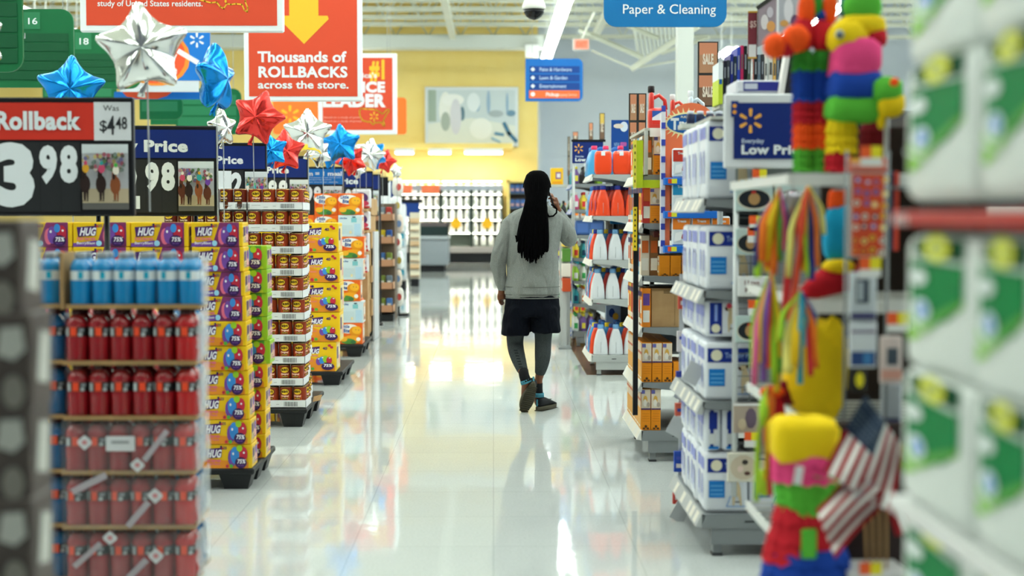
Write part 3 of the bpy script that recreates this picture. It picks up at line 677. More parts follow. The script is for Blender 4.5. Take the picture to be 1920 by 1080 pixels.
MF = [muffin(0), muffin(1)]; pallet(-2.3, -1.315, 14.4, 15.4, 'black plastic pallet under the orange snack cartons', .127)
for r in range(7):
    z = .129 + r * .2185; t = 6 - r; dx = (0, .01, -.02, .01, .02, .0, 0)[r] - .01
    for c in range(4):
        back = (c == 0 and t in (1, 3, 5))
        for j in range(3 if c == 0 else 1):
            if t == 0 and c > 1: continue
            put(MF[1 if back and j == 0 else 0], (-1.32 - .119 + dx - c * .243 - .035 * j, 14.42 + .25 * j + (.03 if c else 0), z), f'{"pale blue back of an orange" if back and j == 0 else "orange and white"} snack carton, {lay(t, 7)} layer, {["aisle", "second", "third", "inner"][c]} column{["", ", second rank", ", rear rank"][j]}', 'snack cartons on their pallet')
# ---- brown shipping cases with fruit packs
CB = CARDBOARD
rr = random.Random(9)
b = MB(); b.cbox(-.16, .16, 0, .4, 0, .19, CB, .004); A = Art(b, front(-.16, 0, 0)); A.rect(.22, .03, .27, .06, mt('5a4630')); A.rect(.05, .03, .12, .055, mt('5a4630')); case = tagit(b.build('shipping_case'), 'x', 'box')
b = MB(); b.cbox(-.10, .10, 0, .2, 0, .20, mt('dcdce0', .4), .01); A = Art(b, front(-.10, 0, 0)); A.oval(.10, .11, .08, .06, mt('57346c')); A.oval(.12, .05, .07, .03, mt('c8405c')); A.rect(0, 0, .2, .02, mt('c43a38')); fruit = tagit(b.build('fruit_pack'), 'x', 'fruit pack')
pallet(-2.3, -1.42, 16.1, 17.1, 'black plastic pallet under the brown shipping cases', .10)
for r in range(8):
    z = .102 + r * .191
    for j in range(2): put(case, (-1.56 + (.02 if r % 2 else 0), 16.15 + j * .42, z), f'brown cardboard shipping case, {lay(7 - r, 8)} layer of the {["front", "rear"][j]} stack beyond the snack cartons', 'brown shipping cases beyond the snack cartons')
for r in range(4):
    put(fruit, (-1.50 + .01 * r, 15.85, .80 + r * .24), f'clear pack of dark berries, {lay(3 - r, 4)} of the upright display before the shipping cases', 'berry packs on the upright display')
b = MB(); b.box(-1.60, -1.40, 16.06, 16.09, .1, 1.72, mt('b89468', .7)); b.cbox(-1.60, -1.40, 15.80, 16.06, .76, .80, CB, .004); 
for r in range(1, 4): b.cbox(-1.60, -1.40, 15.80, 16.06, .76 + r * .24, .79 + r * .24, CB, .004)
b.box(-1.60, -1.40, 15.83, 16.06, 0, .76, CB)
tagit(b.build('display_stand'), 'tall brown cardboard display stand holding berry packs', 'stand')
b = MB(); b.cbox(-1.385, -1.36, 16.3, 16.9, 0, 1.25, mt('c8cacc', .5), .006); tagit(b.build('display_board'), 'narrow white display panel on edge beyond the snack cartons', 'panel')
# ---- cardboard shelf trays further on
cols = ['b33a34', '2d5aa8', 'd9c42a', '7a8c3c', '6f7f8c', '4a78b8']
o = thing('cardboard_display', (-1.66, 19.6, 0), 'cardboard display of five open trays beyond the brown shipping cases', 'stand')
b = MB(); b.box(.0, .30, .02, .5, 0, 1.6, mt('6a5a4c', .7)); b.build('back', o)
b = MB(); b.box(-.0, .30, -.3, .02, 0, .09, PB); b.build('base', o)
TRY = []
for r in range(5):
    z = .12 + r * .31; b = MB(); b.box(0, .30, -.33, -.32, z, z + .10, mt('bd8a68', .7)); b.box(0, .30, -.33, .02, z, z + .01, CB); b.box(.29, .30, -.33, .02, z, z + .10, mt('c89a78', .7)); b.build('tray', o)
gp = {}
for h in cols:
    b = MB(); b.cbox(-.04, .04, -.04, .04, 0, .18, mt(h, .5), .01); A = Art(b, front(-.04, -.04, 0)); A.rect(.015, .05, .065, .11, mt('d8d8d0')); gp[h] = tagit(b.build('grocery_pack'), 'x', 'grocery pack')
names = dict(zip(cols, ('red', 'blue', 'yellow', 'olive green', 'slate grey', 'light blue')))
for r in range(5):
    for j in range(3):
        h = [('4a78b8', '7a8c3c', '4a78b8'), ('4a78b8', '7a8c3c', '6f7f8c'), ('7a8c3c', '4a78b8', '7a8c3c'), ('d9c42a', 'd9c42a', '2d5aa8'), ('b33a34', '6f7f8c', 'b33a34')][r][j]
        put(gp[h], (-1.61 + j * .095, 19.42, .131 + r * .31), f'{names[h]} grocery pack, {ORD[2 - j]} from the aisle in the {lay(4 - r, 5)} tray of the cardboard display', 'grocery packs in the cardboard display')
# white frames and packs beside it
b = MB(); b.cbox(0, .25, 0, .3, 0, 1.95, mt('dcdfe2', .5), .01); A = Art(b, front(0, 0, 0)); A.rect(.03, 1.5, .22, 1.9, mt('eef0f2')); A.rect(.07, 1.56, .13, 1.66, mt('2a5fb0')); A.rect(0, 1.92, .25, 1.95, BLACK); A.rect(.03, .3, .22, 1.4, mt('9098a0'))
tagit(b.build('appliance_carton', None, (-1.78, 21.0, 0)), 'tall white upright carton with a small blue mark beyond the cardboard trays', 'carton')
pr = random.Random(21)
for j in range(7):
    b = MB(); b.pillow(0, 0, .14, .16, .16, .28, mt(('e6e2da', 'd8c8b8', 'e9ecec')[j % 3], .5), 6, 3); A = Art(b, lambda u, v, e: (u, -.085 - e, v)); A.oval(.02, .14, .035, .05, mt(('c8504a', '6a88b8', 'b8a040')[j % 3]))
    tagit(b.build('tissue_pack', None, (-1.36 - .02 * (j % 2), 20.3, .14 + j * .26)), f'soft white wrapped pack hanging beside the cardboard trays, {lay(6 - j, 7)}', 'pack', 'soft packs hanging by the cardboard trays')
b = MB(); b.tube([(-1.36, 20.42, 0), (-1.36, 20.42, 2.1)], .015, BLACK); b.box(-1.5, -1.22, 20.3, 20.55, 0, .03, BLACK); tagit(b.build('clip_stand'), 'thin black pole stand behind the soft white packs', 'stand')
# ---- narrow racks by the far end
o = thing('wire_rack', (-2.02, 27.5, 0), 'white and teal card rack with a black base standing far down the pallet side', 'rack')
b = MB(); b.box(0, .34, 0, .04, .2, 1.62, mt('d6dade', .5)); b.box(-.08, 0, -.02, .3, 0, 1.6, BLACK); b.build('back_panel', o)
b = MB(); b.box(-.05, .33, -.25, .2, 0, .18, BLACK); b.build('base', o)
for r in range(9):
    b = MB(); z = .28 + r * .14; b.box(0, .30, -.06, 0, z, z + .012, mt('b4babc')); 
    for c in range(4): b.box(.01 + c * .075, .07 + c * .075, -.05, -.01, z + .012, z + .11, mt(('e4e8ea', '2a8fa8', 'dfe4e6', '8fb8c8', 'e8ecee')[(r * 3 + c * 2) % 5], .5))
    b.build('pocket_shelf', o)
b = MB(); b.cbox(.03, .33, -.1, 0, 1.24, 1.66, mt('e8ebee', .5), .01); A = Art(b, front(.03, -.1, 1.24)); A.oval(.08, .14, .05, .06, mt('6a88d0')); A.rect(.18, .10, .22, .22, mt('2a5f9c')); b.build('header_card', o)
o = thing('wire_rack', (-1.70, 29, 0), 'narrow tan and white rack of small packs beside the teal card rack', 'rack')
b = MB(); b.box(0, .20, 0, .3, .15, 1.5, mt('d8d2c0', .5)); b.build('back_panel', o); b = MB(); b.box(.02, .18, -.1, .3, 0, .15, BLACK); b.build('base', o)
for r in range(8):
    b = MB(); z = .2 + r * .155; b.box(.01, .19, -.05, 0, z, z + .1, mt(('e8e0c8', 'd8b890', 'e0d8c0')[r % 3], .5)); b.box(.01, .19, -.055, 0, z, z + .02, mt('b08a60')); b.build('pocket_shelf', o)
# ================================================================ LEFT: PRICE SIGNS
DIG = mt('26282a', .5); SB = mt('141518', .4)
HBLUE = mt('0a2670', .5); BROWNH = mt('7a4630'); DARKH = mt('33241e')
def photo(A, u0, v0, w, h, seed, dim=False):
    """the racing photograph on a price sign: horses and riders seen from the front"""
    r = random.Random(seed); A.rect(u0, v0, u0 + w, v0 + h, mt('b9bcc0')); A.rect(u0, v0, u0 + w, v0 + h * .32, mt('c4b596')); A.rect(u0, v0, u0 + w, v0 + h * .10, mt('6a6864')); A.rect(u0, v0 + h * .86, u0 + w, v0 + h, mt('d8e0e2'))
    crowd = ['5a7a4a', 'a87888', 'b8a870', '6a6890', 'a85a68', '788880', '5a5448', 'e0d8d0']
    for i in range(60): A.oval(u0 + w * r.uniform(.06, .94), v0 + h * r.uniform(.60, .84), w * .045, h * .035, mt(r.choice(crowd)), 7)
    silks = ['2f9c9c', '6a3fa0', '3fae4a', 'd8a02a', 'c84a6a', 'e8e0d0']
    n = 3 if not dim else 4
    for i in range(n):
        c = u0 + w * ((i + .35) / n + r.uniform(-.03, .05)); hc = mt(r.choice(['5a2c1a', '7a4024', '2a1a16', '8a4c28'])); s = r.uniform(.85, 1.0)
        for q in (-.035, .035, -.015): A.poly([(c + w * q, v0 + h * .12), (c + w * (q + .025), v0 + h * .12), (c + w * (q + .05), v0 + h * .42), (c + w * (q - .02), v0 + h * .42)], hc)
        A.oval(c, v0 + h * .42 * s, w * .115, h * .14, hc, 12); A.oval(c - w * .02, v0 + h * .56 * s, w * .055, h * .13, hc, 10); A.oval(c - w * .03, v0 + h * .50, w * .03, h * .05, mt('1e1410'), 8)
        A.oval(c + w * .02, v0 + h * .68 * s, w * .075, h * .07, mt(silks[(i + seed) % 6]), 10); A.oval(c + w * .02, v0 + h * .77 * s, w * .04, h * .035, mt(silks[(i * 2 + seed + 1) % 6]), 8)
        A.oval(c - w * .01, v0 + h * .13, w * .05, h * .012, mt('8a7a60'), 8)
def price_sign(Y, xr, rot, label, kind, digits, seed, W2=.86, H=.545, s=0.0):
    o = thing('price_sign', (xr, Y, 0), label, 'sign', None, rot); z0 = 1.975 - H
    b = MB(); b.cbox(-W2, 0, 0, .04, z0, z0 + H, SB, .006); b.build('frame', o)
    b = MB(); b.tube([(-.14, .05, 0), (-.14, .05, z0 + .1)], .014, SB); b.tube([(-W2 + .14, .05, 0), (-W2 + .14, .05, z0 + .1)], .014, SB); b.build('post', o)
    b = MB(); b.cbox(-.10 - .2, .02, -.04, .14, 0, .02, SB, .004); b.cbox(-W2, -W2 + .3, -.04, .14, 0, .02, SB, .004); b.build('base', o)
    b = MB(); A = Art(b, lambda u, v, e: (u, -.003 - e, v)); zt = z0 + H
    hd = {'red': RED, 'blue': HBLUE, 'light': mt('1770bc', .45)}[kind]
    A.rect(-W2 + .01, zt - .195, -.01, zt - .025, hd)
    if kind == 'red':
        A.rect(-.178, zt - .198, -.008, zt - .022, mt('dfe2e4')); A.text('Was', -.135, zt - .062, .026, mt('3a3c40'), .0, wid=.072)
        A.text('$', -.155, zt - .155, .05, mt('2a2c30'), .01); A.text('4', -.118, zt - .170, .085, mt('2a2c30'), .015, wid=.036); A.text('48', -.078, zt - .145, .055, mt('2a2c30'), .01, wid=.052)
        A.text('Rollback', -.63, zt - .145, .078, WT, .045, wid=.39)
    elif kind == 'blue':
        A.text('Everyday', -.75, zt - .075, .02, WT, .02); A.text('Low Price', -.70 if not s else -.575, zt - .155, .066 if not s else .054, WT, .045, wid=.52 if not s else .40); A.spark(-.80, zt - .11, .05, mt('f2a63a'))
    else:
        A.text('1 item = 1 meal', -.56, zt - .10, .047, WT, .03, wid=.52)
        for i in range(2): A.text('Buy one specially marked package to help feed families', -.62, zt - .125 - .022 * i, .009, WT, .0, wid=.58 - .1 * i)
        A.text('see store for details', -.4, zt - .175, .010, WT, .0, wid=.33)
    b.build('header_panel', o)
    b = MB(); A = Art(b, lambda u, v, e: (u, -.003 - e, v)); zb = z0 + .02; zh = zt - .205
    A.rect(-W2 + .02, zb, -.245 + s, zh, DIG)
    for u in (-.335 + s, -.43 + s): A.rect(u, zb, u + .003, zh, mt('1b1c1e'))
    A.text(digits[1][0], -.428 + s, zh - .175, .15, WT, .055, wid=.082); A.text(digits[1][1], -.333 + s, zh - .175, .15, WT, .055, wid=.082)
    A.text(digits[0], -.64 + s, zh - .275, .255, WT, .06, wid=.185); b.build('price_panel', o)
    b = MB(); A = Art(b, lambda u, v, e: (u, -.004 - e, v)); photo(A, -.235 + s, zb + .01, .212 - s * .6, zh - zb - .02, seed, seed % 2 == 0); b.build('photo_print', o)
    return o
price_sign(6.6, -1.658, 0, 'black framed price sign with a red rollback header and a price of three ninety eight', 'red', ('3', '98'), 3)
price_sign(8.68, -1.672, math.radians(5), 'dark blue headed price sign reading ninety eight cents behind the small carton pallet', 'blue', ('2', '98'), 4)
price_sign(10.66, -1.69, math.radians(2), 'dark blue headed low price sign reading eighty two cents behind the bean cans', 'blue', ('1', '82'), 5, s=.075)
price_sign(12.99, -1.685, math.radians(1), 'dark blue headed price sign reading eighty eight cents behind the large yellow cartons', 'blue', ('6', '88'), 6, s=.07)
price_sign(15.8, -1.65, 0, 'light blue headed one item one meal sign behind the orange snack cartons', 'light', ('2', '98'), 7)
price_sign(17.3, -1.46, 0, 'low price sign showing only the last letters beyond the one meal sign', 'blue', ('5', '00'), 8)
price_sign(18.6, -1.47, 0, 'plain end of a blue headed price sign beyond the last lettered low price sign', 'blue', ('4', '00'), 9)

# ================================================================ FOIL BALLOONS
def star(n=90, m=12, r=1.0, inner=.54, thick=.40, seed=0):
    """inflated five pointed foil star standing in the xz plane"""
    def R(t):
        s = 2 * PI / 5; a = ((t - PI / 2 + s / 2) % s) - s / 2       # angle from nearest point
        a = abs(a) / (s / 2)                                       # 0 at point, 1 at notch
        ro, ri = r, r * inner
        A0 = Vector((ro, 0)); B0 = Vector((ri * math.cos(s / 2), ri * math.sin(s / 2)))
        th = a * s / 2; d = Vector((math.cos(th), math.sin(th)))
        # line intersection
        e = B0 - A0; den = d.x * e.y - d.y * e.x; tt = (A0.x * e.y - A0.y * e.x) / den
        k = math.exp(-((a) / .09) ** 2) * .07; k2 = math.exp(-((1 - a) / .35) ** 2) * .10
        return tt * (1 - k + k2)
    b = MB(); vs = []; fs = []
    for sgn in (-1, 1):
        base = len(vs)
        for j in range(m + 1):
            q = math.sin(j / m * PI / 2)
            for i in range(n):
                t = 2 * PI * i / n; rr_ = R(t); 
                re_ = .74 + (rr_ - .74) * q ** 1.2; h = thick * re_ * max(0, 1 - q ** 2.2) ** .62 * 1.12
                s = 2 * PI / 5; a = abs(((t - PI / 2 + s / 2) % s) - s / 2) / (s / 2)
                h *= 1 - .20 * a * q * q       # valleys between the points
                wr = .022 * math.sin(t * 47 + seed) * (q ** 8) * (1 if j < m else 0) * r; wr += .02 * r * noise.noise(Vector((math.cos(t) * q * 3, math.sin(t) * q * 3, seed * 3.1)))
                vs.append((rr_ * q * math.cos(t), sgn * (h + (wr if j < m else 0)), rr_ * q * math.sin(t)))
        for j in range(m):
            for i in range(n):
                f = (base + j * n + i, base + j * n + (i + 1) % n, base + (j + 1) * n + (i + 1) % n, base + (j + 1) * n + i)
                fs.append(f if sgn > 0 else f[::-1])
    return vs, fs
ROD = mt('b4b8b8', .3, 0, 0, .4, .45)
def balloon(px, py, rp, Y, colr, label, yaw=0, roll=0, tail=True, stick=True, ztop=None):
    p = spot(px, py, Y); r = rp * Y / F
    o = thing('foil_balloon', (p.x, Y, p.z), label, 'balloon', 'star shaped foil balloons over the pallets')
    vs, fs = star(seed=px % 17); b = MB()
    M = Matrix.Rotation(yaw, 4, 'Z') @ Matrix.Rotation(-roll, 4, 'Y') @ Matrix.Scale(r, 4)
    b.add(vs, fs, FOIL[colr], True, M); b.build('star_foil', o)
    bot = M @ Vector((0, 0, -.56))
    b = MB(); b.tube([bot, bot + Vector((.0, 0, -.10 * r)), bot + Vector((-.08 * r, 0, -.24 * r)), bot + Vector((-.10 * r, 0, -.36 * r))], [.05 * r, .035 * r, .06 * r, .085 * r], FOIL[colr], 8, True, .4); b.build('filling_neck', o)
    if not stick:
        b = MB(); b.tube([bot + Vector((0, .02, -.1 * r)), (bot.x, .02, -p.z)], .004, ROD, 5); b.build('stick', o)
    if stick:
        b = MB(); b.tube([bot + Vector((0, .02, -.1 * r)), (bot.x + .02 * r, .02, (-p.z if 8 < Y < 9 else 1.45 - p.z))], .0045 if Y < 9 else .004, ROD, 6); b.build('stick', o)
balloon(268, 92, 97, 6.55, 'silver', 'big silver star balloon above the rollback price sign', yaw=.15, roll=.10)
balloon(-44, 76, 62, 6.5, 'silver', 'silver star balloon mostly cut off beside the bright green aisle sign', roll=.3)
balloon(133, 168, 71, 8.3, 'blue', 'blue star balloon rising behind the rollback price sign', roll=-.05, yaw=.2)
balloon(404, 148, 74, 8.3, 'blue', 'blue star balloon turned edgewise above the silver one', yaw=1.32, roll=.02)
balloon(416, 240, 42, 9.4, 'silver', 'crumpled silver balloon turned edgewise under the upright blue balloon', yaw=1.0, roll=.1, stick=False)
balloon(484, 220, 58, 10.4, 'red', 'shiny red star balloon above the eighty two cent sign', yaw=-.1, roll=-.33)
balloon(509, 282, 36, 11.4, 'blue', 'blue star balloon almost hidden behind the shiny red star', roll=.2, stick=False)
balloon(534, 283, 45, 11.8, 'red', 'smaller red star balloon between the shiny red star and the silver star', roll=.03, yaw=.4, stick=False)
balloon(577, 250, 52, 12.4, 'silver', 'silver star balloon above the eighty eight cent sign', yaw=.1)
balloon(598, 288, 30, 13.2, 'silver', 'small silver balloon tucked behind the eighty eight cent silver star', roll=.5, yaw=.6, stick=False)
balloon(640, 270, 42, 14.8, 'blue', 'blue star balloon above the one meal sign', roll=.08, yaw=-.1)
balloon(620, 288, 32, 15.5, 'blue', 'blue balloon peeping out between the silver star and the one meal blue star', roll=.4, yaw=.5, stick=False)
balloon(658, 300, 34, 15.3, 'red', 'red balloon peeping out under the blue star above the one meal sign', roll=.5, stick=False)
balloon(691, 290, 36, 17, 'silver', 'silver star balloon beyond the one meal sign', roll=-.25, yaw=.2, stick=False)
balloon(668, 318, 20, 16.6, 'silver', 'little silver balloon resting on the last lettered blue sign', roll=.7, yaw=.5, stick=False)
balloon(703, 290, 32, 18, 'blue', 'blue balloon behind the farthest silver star', roll=.5, yaw=.8, stick=False)
balloon(721, 302, 26, 18.5, 'red', 'small red star balloon at the far end of the balloon row', roll=-.3)
balloon(743, 320, 16, 20, 'silver', 'tiny silver balloon at the very far end of the balloon row', roll=.2, yaw=.6, stick=False)
for i, (px, py, Y) in enumerate(((712, 325, 19.0), (731, 333, 21.5))):
    p = spot(px, py, Y); b = MB(); b.cbox(-.10, .10, -.02, .02, -.05, .035, mt('ecd38a', .5), .01); b.box(-.11, .11, -.01, .03, -.30, -.05, (BLACK, NAVY)[i]); b.tube([(0, .04, -.05), (0, .04, -p.z)], .012, BLACK)
    tagit(b.build('sign_topper', None, p), ['pale yellow topped black sign above the tall white carton', 'pale yellow topped navy sign at the far end of the pallet row'][i], 'sign')

# ================================================================ LEFT: SPORTS DRINK STACK
DK = mt('17191c', .5); ORC = mt('f4502c', .4)
BR = .0375; BH = .188
def sport_bottle(par, x, y, liquid, lab, capc, face, rot=0, blue=False):
    o = KB[(liquid, blue)].copy(); COL.objects.link(o); o.parent = par; o.location = (x, y, 0); o.rotation_euler.z = rot
    for ch in KIDS(KB[(liquid, blue)]):
        c = ch.copy(); COL.objects.link(c); c.parent = o
    return o
KB = {}; KSRC = []
def mk_bottle(liquid, blue):
    m = mt(liquid, .12, 0, 0, .6, 1, .3); b = MB(); n = 14
    pr = [(BR * .80, 0), (BR * .98, .006), (BR, .02), (BR * .96, .05), (BR, .08), (BR, .092), (BR * .93, .10), (BR * .93, .128), (BR, .134), (BR * .97, .148), (BR * .7, .166), (.017, .174), (.015, .180)]
    b.lathe(pr, m, n); o = b.build('bottle')
    b = MB(); b.lathe([(.0165, .172), (.020, .176), (.020, .190), (.016, .196), (.004, .197)], mt('8f9497' if blue else '3a1416', .4), 10); c = b.build('cap', o)
    b = MB(); R = BR * .93 + .0012; ang = [2 * PI * i / n for i in range(n)]; lm = mt('1f2224', .4) if not blue else mt('dfe6e8', .4)
    b.add([(R * math.cos(t), R * math.sin(t), z) for z in (.098, .132) for t in ang], [(i, (i + 1) % n, n + (i + 1) % n, n + i) for i in range(n)], lm, True)
    A = Art(b, round_can(R))
    if not blue: A.rect(-.012, .100, .010, .131, ORC, 2); A.rect(-.034, .1, -.020, .128, mt('c8ccce', .4)); A.rect(.016, .1, .028, .112, mt('c8ccce', .4)); A.rect(.018, .116, .034, .126, mt('9aa0a4', .4))
    else: A.rect(-.008, .103, .008, .128, mt('12a4c4', .4), 2)
    l = b.build('label', o); l.hide_render = False
    return o
for liq, bl in (('9c1620', False), ('c01a1e', False), ('0f5f94', False), ('0a86c4', True)): KB[(liq, bl)] = mk_bottle(liq, bl)
for o in KB.values(): KIDS(o); KIDS(KIDS(o)[0])
FILM = mt('e4e8ea', .18, 0, 0, .6, .11)
TAN = noise_paint('cardboard_tray', '9c7c50', 'b08c5c', 8, .8)
def drink_case(x, y, z, nx, ny, liq, blue, label, group, wrapped=False, dots=None, end=False):
    """shrink-wrapped case; x is its aisle edge, bottles run inward from it"""
    o = thing('drink_case', (x, y, z), label, 'drink case', group); p = .0765
    for i in range(nx):
        for j in range(ny):
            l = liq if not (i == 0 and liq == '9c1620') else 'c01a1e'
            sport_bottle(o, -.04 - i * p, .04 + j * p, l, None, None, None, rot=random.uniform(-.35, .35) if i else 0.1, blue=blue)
            o_ = COL.objects[-1] if False else None
    b = MB(); b.box(-nx * p - .005, .003, -.004, ny * p + .004, -.002, .006, TAN); b.box(-nx * p - .005, .003, -.005, -.002, 0, .014, TAN); b.build('cardboard_base', o)
    # crumpled film bunched on the aisle end
    b = MB(); vs = []; fs = []; gu, gv = 9, 12
    for i in range(gu + 1):
        for j in range(gv + 1):
            u = i / gu; v = j / gv; yy = .01 + u * (ny * p - .02); zz = .005 + v * .175
            dd = .004 + .014 * abs(noise.noise(Vector((yy * 26, zz * 26, z * 7 + x)))) + .008 * math.sin(PI * v) * math.sin(PI * u)
            vs.append((dd, yy, zz))
    fs = [(i * (gv + 1) + j, (i + 1) * (gv + 1) + j, (i + 1) * (gv + 1) + j + 1, i * (gv + 1) + j + 1) for i in range(gu) for j in range(gv)]
    b.add(vs, fs, mt('e8eef2', .15, 0, 0, .7, .42), False); b.build('crumpled_film', o)
    if wrapped:
        b = MB(); x0 = -nx * p - .004; yf = -.006; vs = []; gu, gv = 24, 8
        for i in range(gu + 1):
            for j in range(gv + 1):
                u = i / gu; v = j / gv; vs.append((x0 + u * (-x0 + .004), yf + .003 * noise.noise(Vector((u * 14, v * 6, z * 9))) + (.02 * max(0, v - .85) / .15), .002 + v * .19))
        b.add(vs, [(i * (gv + 1) + j, (i + 1) * (gv + 1) + j, (i + 1) * (gv + 1) + j + 1, i * (gv + 1) + j + 1) for i in range(gu) for j in range(gv)], FILM, True)
        A = Art(b, lambda u, v, e: (x0 + u, yf - .006 - e, v)); PW = mt('d9dadc', .4); PG = mt('b4aab0', .4); PR2 = mt('c87a80', .4)
        for it in dots or ():
            if it[0] == 'd':
                _, u, v, s = it; A.poly([(u + s * math.cos(t), v + s * .92 * math.sin(t)) for t in [PI / 8 * (q - .5) if False else a for a in (.35, 1.22, 1.92, 2.79, 3.49, 4.36, 5.06, 5.93)]] if False else [(u, v + s), (u + s * .95, v + s * .15), (u + s * .9, v - .2 * s), (u, v - s), (u - s * .9, v - .15 * s), (u - s * .95, v + .2 * s)], PW)
                A.rect(u - s * .3, v - s * .25, u + s * .3, v + s * .3, PR2)
            elif it[0] == 's':
                _, u0, v0, u1, v1, wd = it; A.line([(u0, v0), (u1, v1)], wd, PG)
            else:
                _, u0, v0, u1, v1 = it; A.rrect(u0, v0, u1, v1, .004, PW); A.rect(u0 + .02, (v0 + v1) / 2, u1 - .02, (v0 + v1) / 2 + .01, mt('9a9ca0'))
        b.build('printed_film', o)
    return o
pallet(-2.2, -1.12, 5.0, 5.5, 'black plastic pallet under the red and blue sports drinks', .125)
Yb = 5.0; kk = Yb / F
deco = {0: [('d', .33, .10, .028), ('s', .24, .03, .29, .08, .022), ('d', .17, .165, .026), ('s', .05, .07, .13, .14, .02)],
        1: [('d', .33, .12, .028), ('s', .24, .02, .30, .09, .022), ('s', .05, .14, .15, .19, .024)],
        2: [('d', .085, .115, .027), ('r', .16, .085, .262, .138), ('d', .27, .035, .026), ('s', .30, .06, .37, .15, .02)]}
for r in range(6):
    z = 1.43 - (1168 - 405) * kk + .128 + r * .190 - (0.0) ; z = .130 + r * .1945; t = 5 - r
    if r < 5:
        drink_case(-1.05 - (.010 if r < 3 else 0), 5.0, z, 6, 2, '9c1620', False, f'case of red sports drinks{" in printed film" if r < 3 else ""}, {["lowest", "second from the pallet", "third from the pallet", "fourth from the pallet", "directly under the light blue bottles"][r]}', 'cases of red sports drink', r < 3, deco.get(r))
        drink_case(-1.26, 5.345, z, 4, 1, '9c1620', False, f'case of red sports drinks at the rear of the stack, {lay(4 - r, 5)}', 'rear cases of red sports drink')
        drink_case(-1.525, 5.04, z, 2, 2, '0f5f94', False, f'case of deep blue sports drinks beside the red cases, {["lowest", "second from the pallet", "third from the pallet", "fourth from the pallet", "directly under the light blue bottles"][r]}', 'cases of blue sports drink')
        drink_case(-1.075, 5.185, z, 2, 2, '0f5f94', False, f'case of deep blue sports drinks behind the red cases, {["lowest", "second from the pallet", "third from the pallet", "fourth from the pallet", "directly under the light blue bottles"][r]}', 'cases of blue sports drink behind the red ones')
    else:
        drink_case(-1.035, 5.0, z + .004, 6, 2, '0a86c4', True, 'top case of light blue sports drinks with white neck labels', 'cases of light blue sports drink')
        drink_case(-1.535, 5.04, z + .004, 2, 2, '0a86c4', True, 'small top case of light blue sports drinks beside a cardboard divider', 'cases of light blue sports drink')
        b = MB(); b.box(-.012, 0, 0, .15, 0, .2, TAN); tagit(b.build('cardboard_divider', None, (-1.508, 5.0, z)), 'brown cardboard divider standing between the two light blue drink cases', 'divider')
# hidden sources out of the way: use them as the innermost bottles of the pallet
for i, (kb, o) in enumerate(KB.items()):
    o.location = (-1.85 - .08 * (i % 2), 5.25 + .08 * (i // 2), .127 + (0 if True else 0)); o.name = 'drink_bottle'
    tagit(o, ['loose deep red sports drink bottle standing behind the stack', 'loose bright red sports drink bottle standing behind the stack', 'loose deep blue sports drink bottle standing behind the stack', 'loose light blue sports drink bottle standing behind the stack'][i], 'bottle')

# ================================================================ NEAR DARK CARTONS (cut off at the frame)
DKB = noise_paint('dark_printed_card', '4a403c', '584d48', 14, .5)
rr = random.Random(2); SW = mt('c9c9c2', .5); SG = mt('6a6460', .5)
for r in range(8):
    for c in range(2):
        w, h, d = .46, .173, .125; b = MB(); b.cbox(-w, 0, 0, d, 0, h, DKB, .004); A = Art(b, front(-w, 0, 0))
        for (u, v, a, e) in ((.30 + rr.uniform(-.01, .01), .05, .052, .055), (.19, .02, .05, .07), (.40, .09, .05, .06), (.02, .03, .12, .09)):
            A.poly([(u, v + .01), (u + a * .6, v), (u + a, v + e * .3), (u + a * .9, v + e), (u + a * .15, v + e * .95)], SW)
        A.poly([(.345, .03), (.385, .02), (.39, .075), (.35, .07)], SW); A.poly([(.255, .03), (.285, .0), (.295, .12), (.262, .15)], mt('171514')); A.oval(.28, .14, .014, .02, SG); A.oval(.43, .035, .02, .03, mt('8f8a82')); A.rect(.09, .12, .2, .165, mt('5a524e'))
        A = Art(b, side_east(0, 0, 0))
        A.poly([(.03, .05), (.09, .04), (.10, .13), (.05, .14)], SW)
        tagit(b.build('soda_carton', None, (-.815 - .475 * c + rr.uniform(-.004, .004) + (.0, -.012)[r == 7], 2.5 + .01 * (r % 2), .10 + r * .1645)), f'dark brown and white soda carton, {lay(7 - r, 8)}, {["aisle", "inner"][c]} column below the rollback sign', 'soda carton', 'dark soda cartons')
pallet(-1.75, -.83, 2.5, 2.72, 'black plastic pallet under the dark soda cartons', .10)
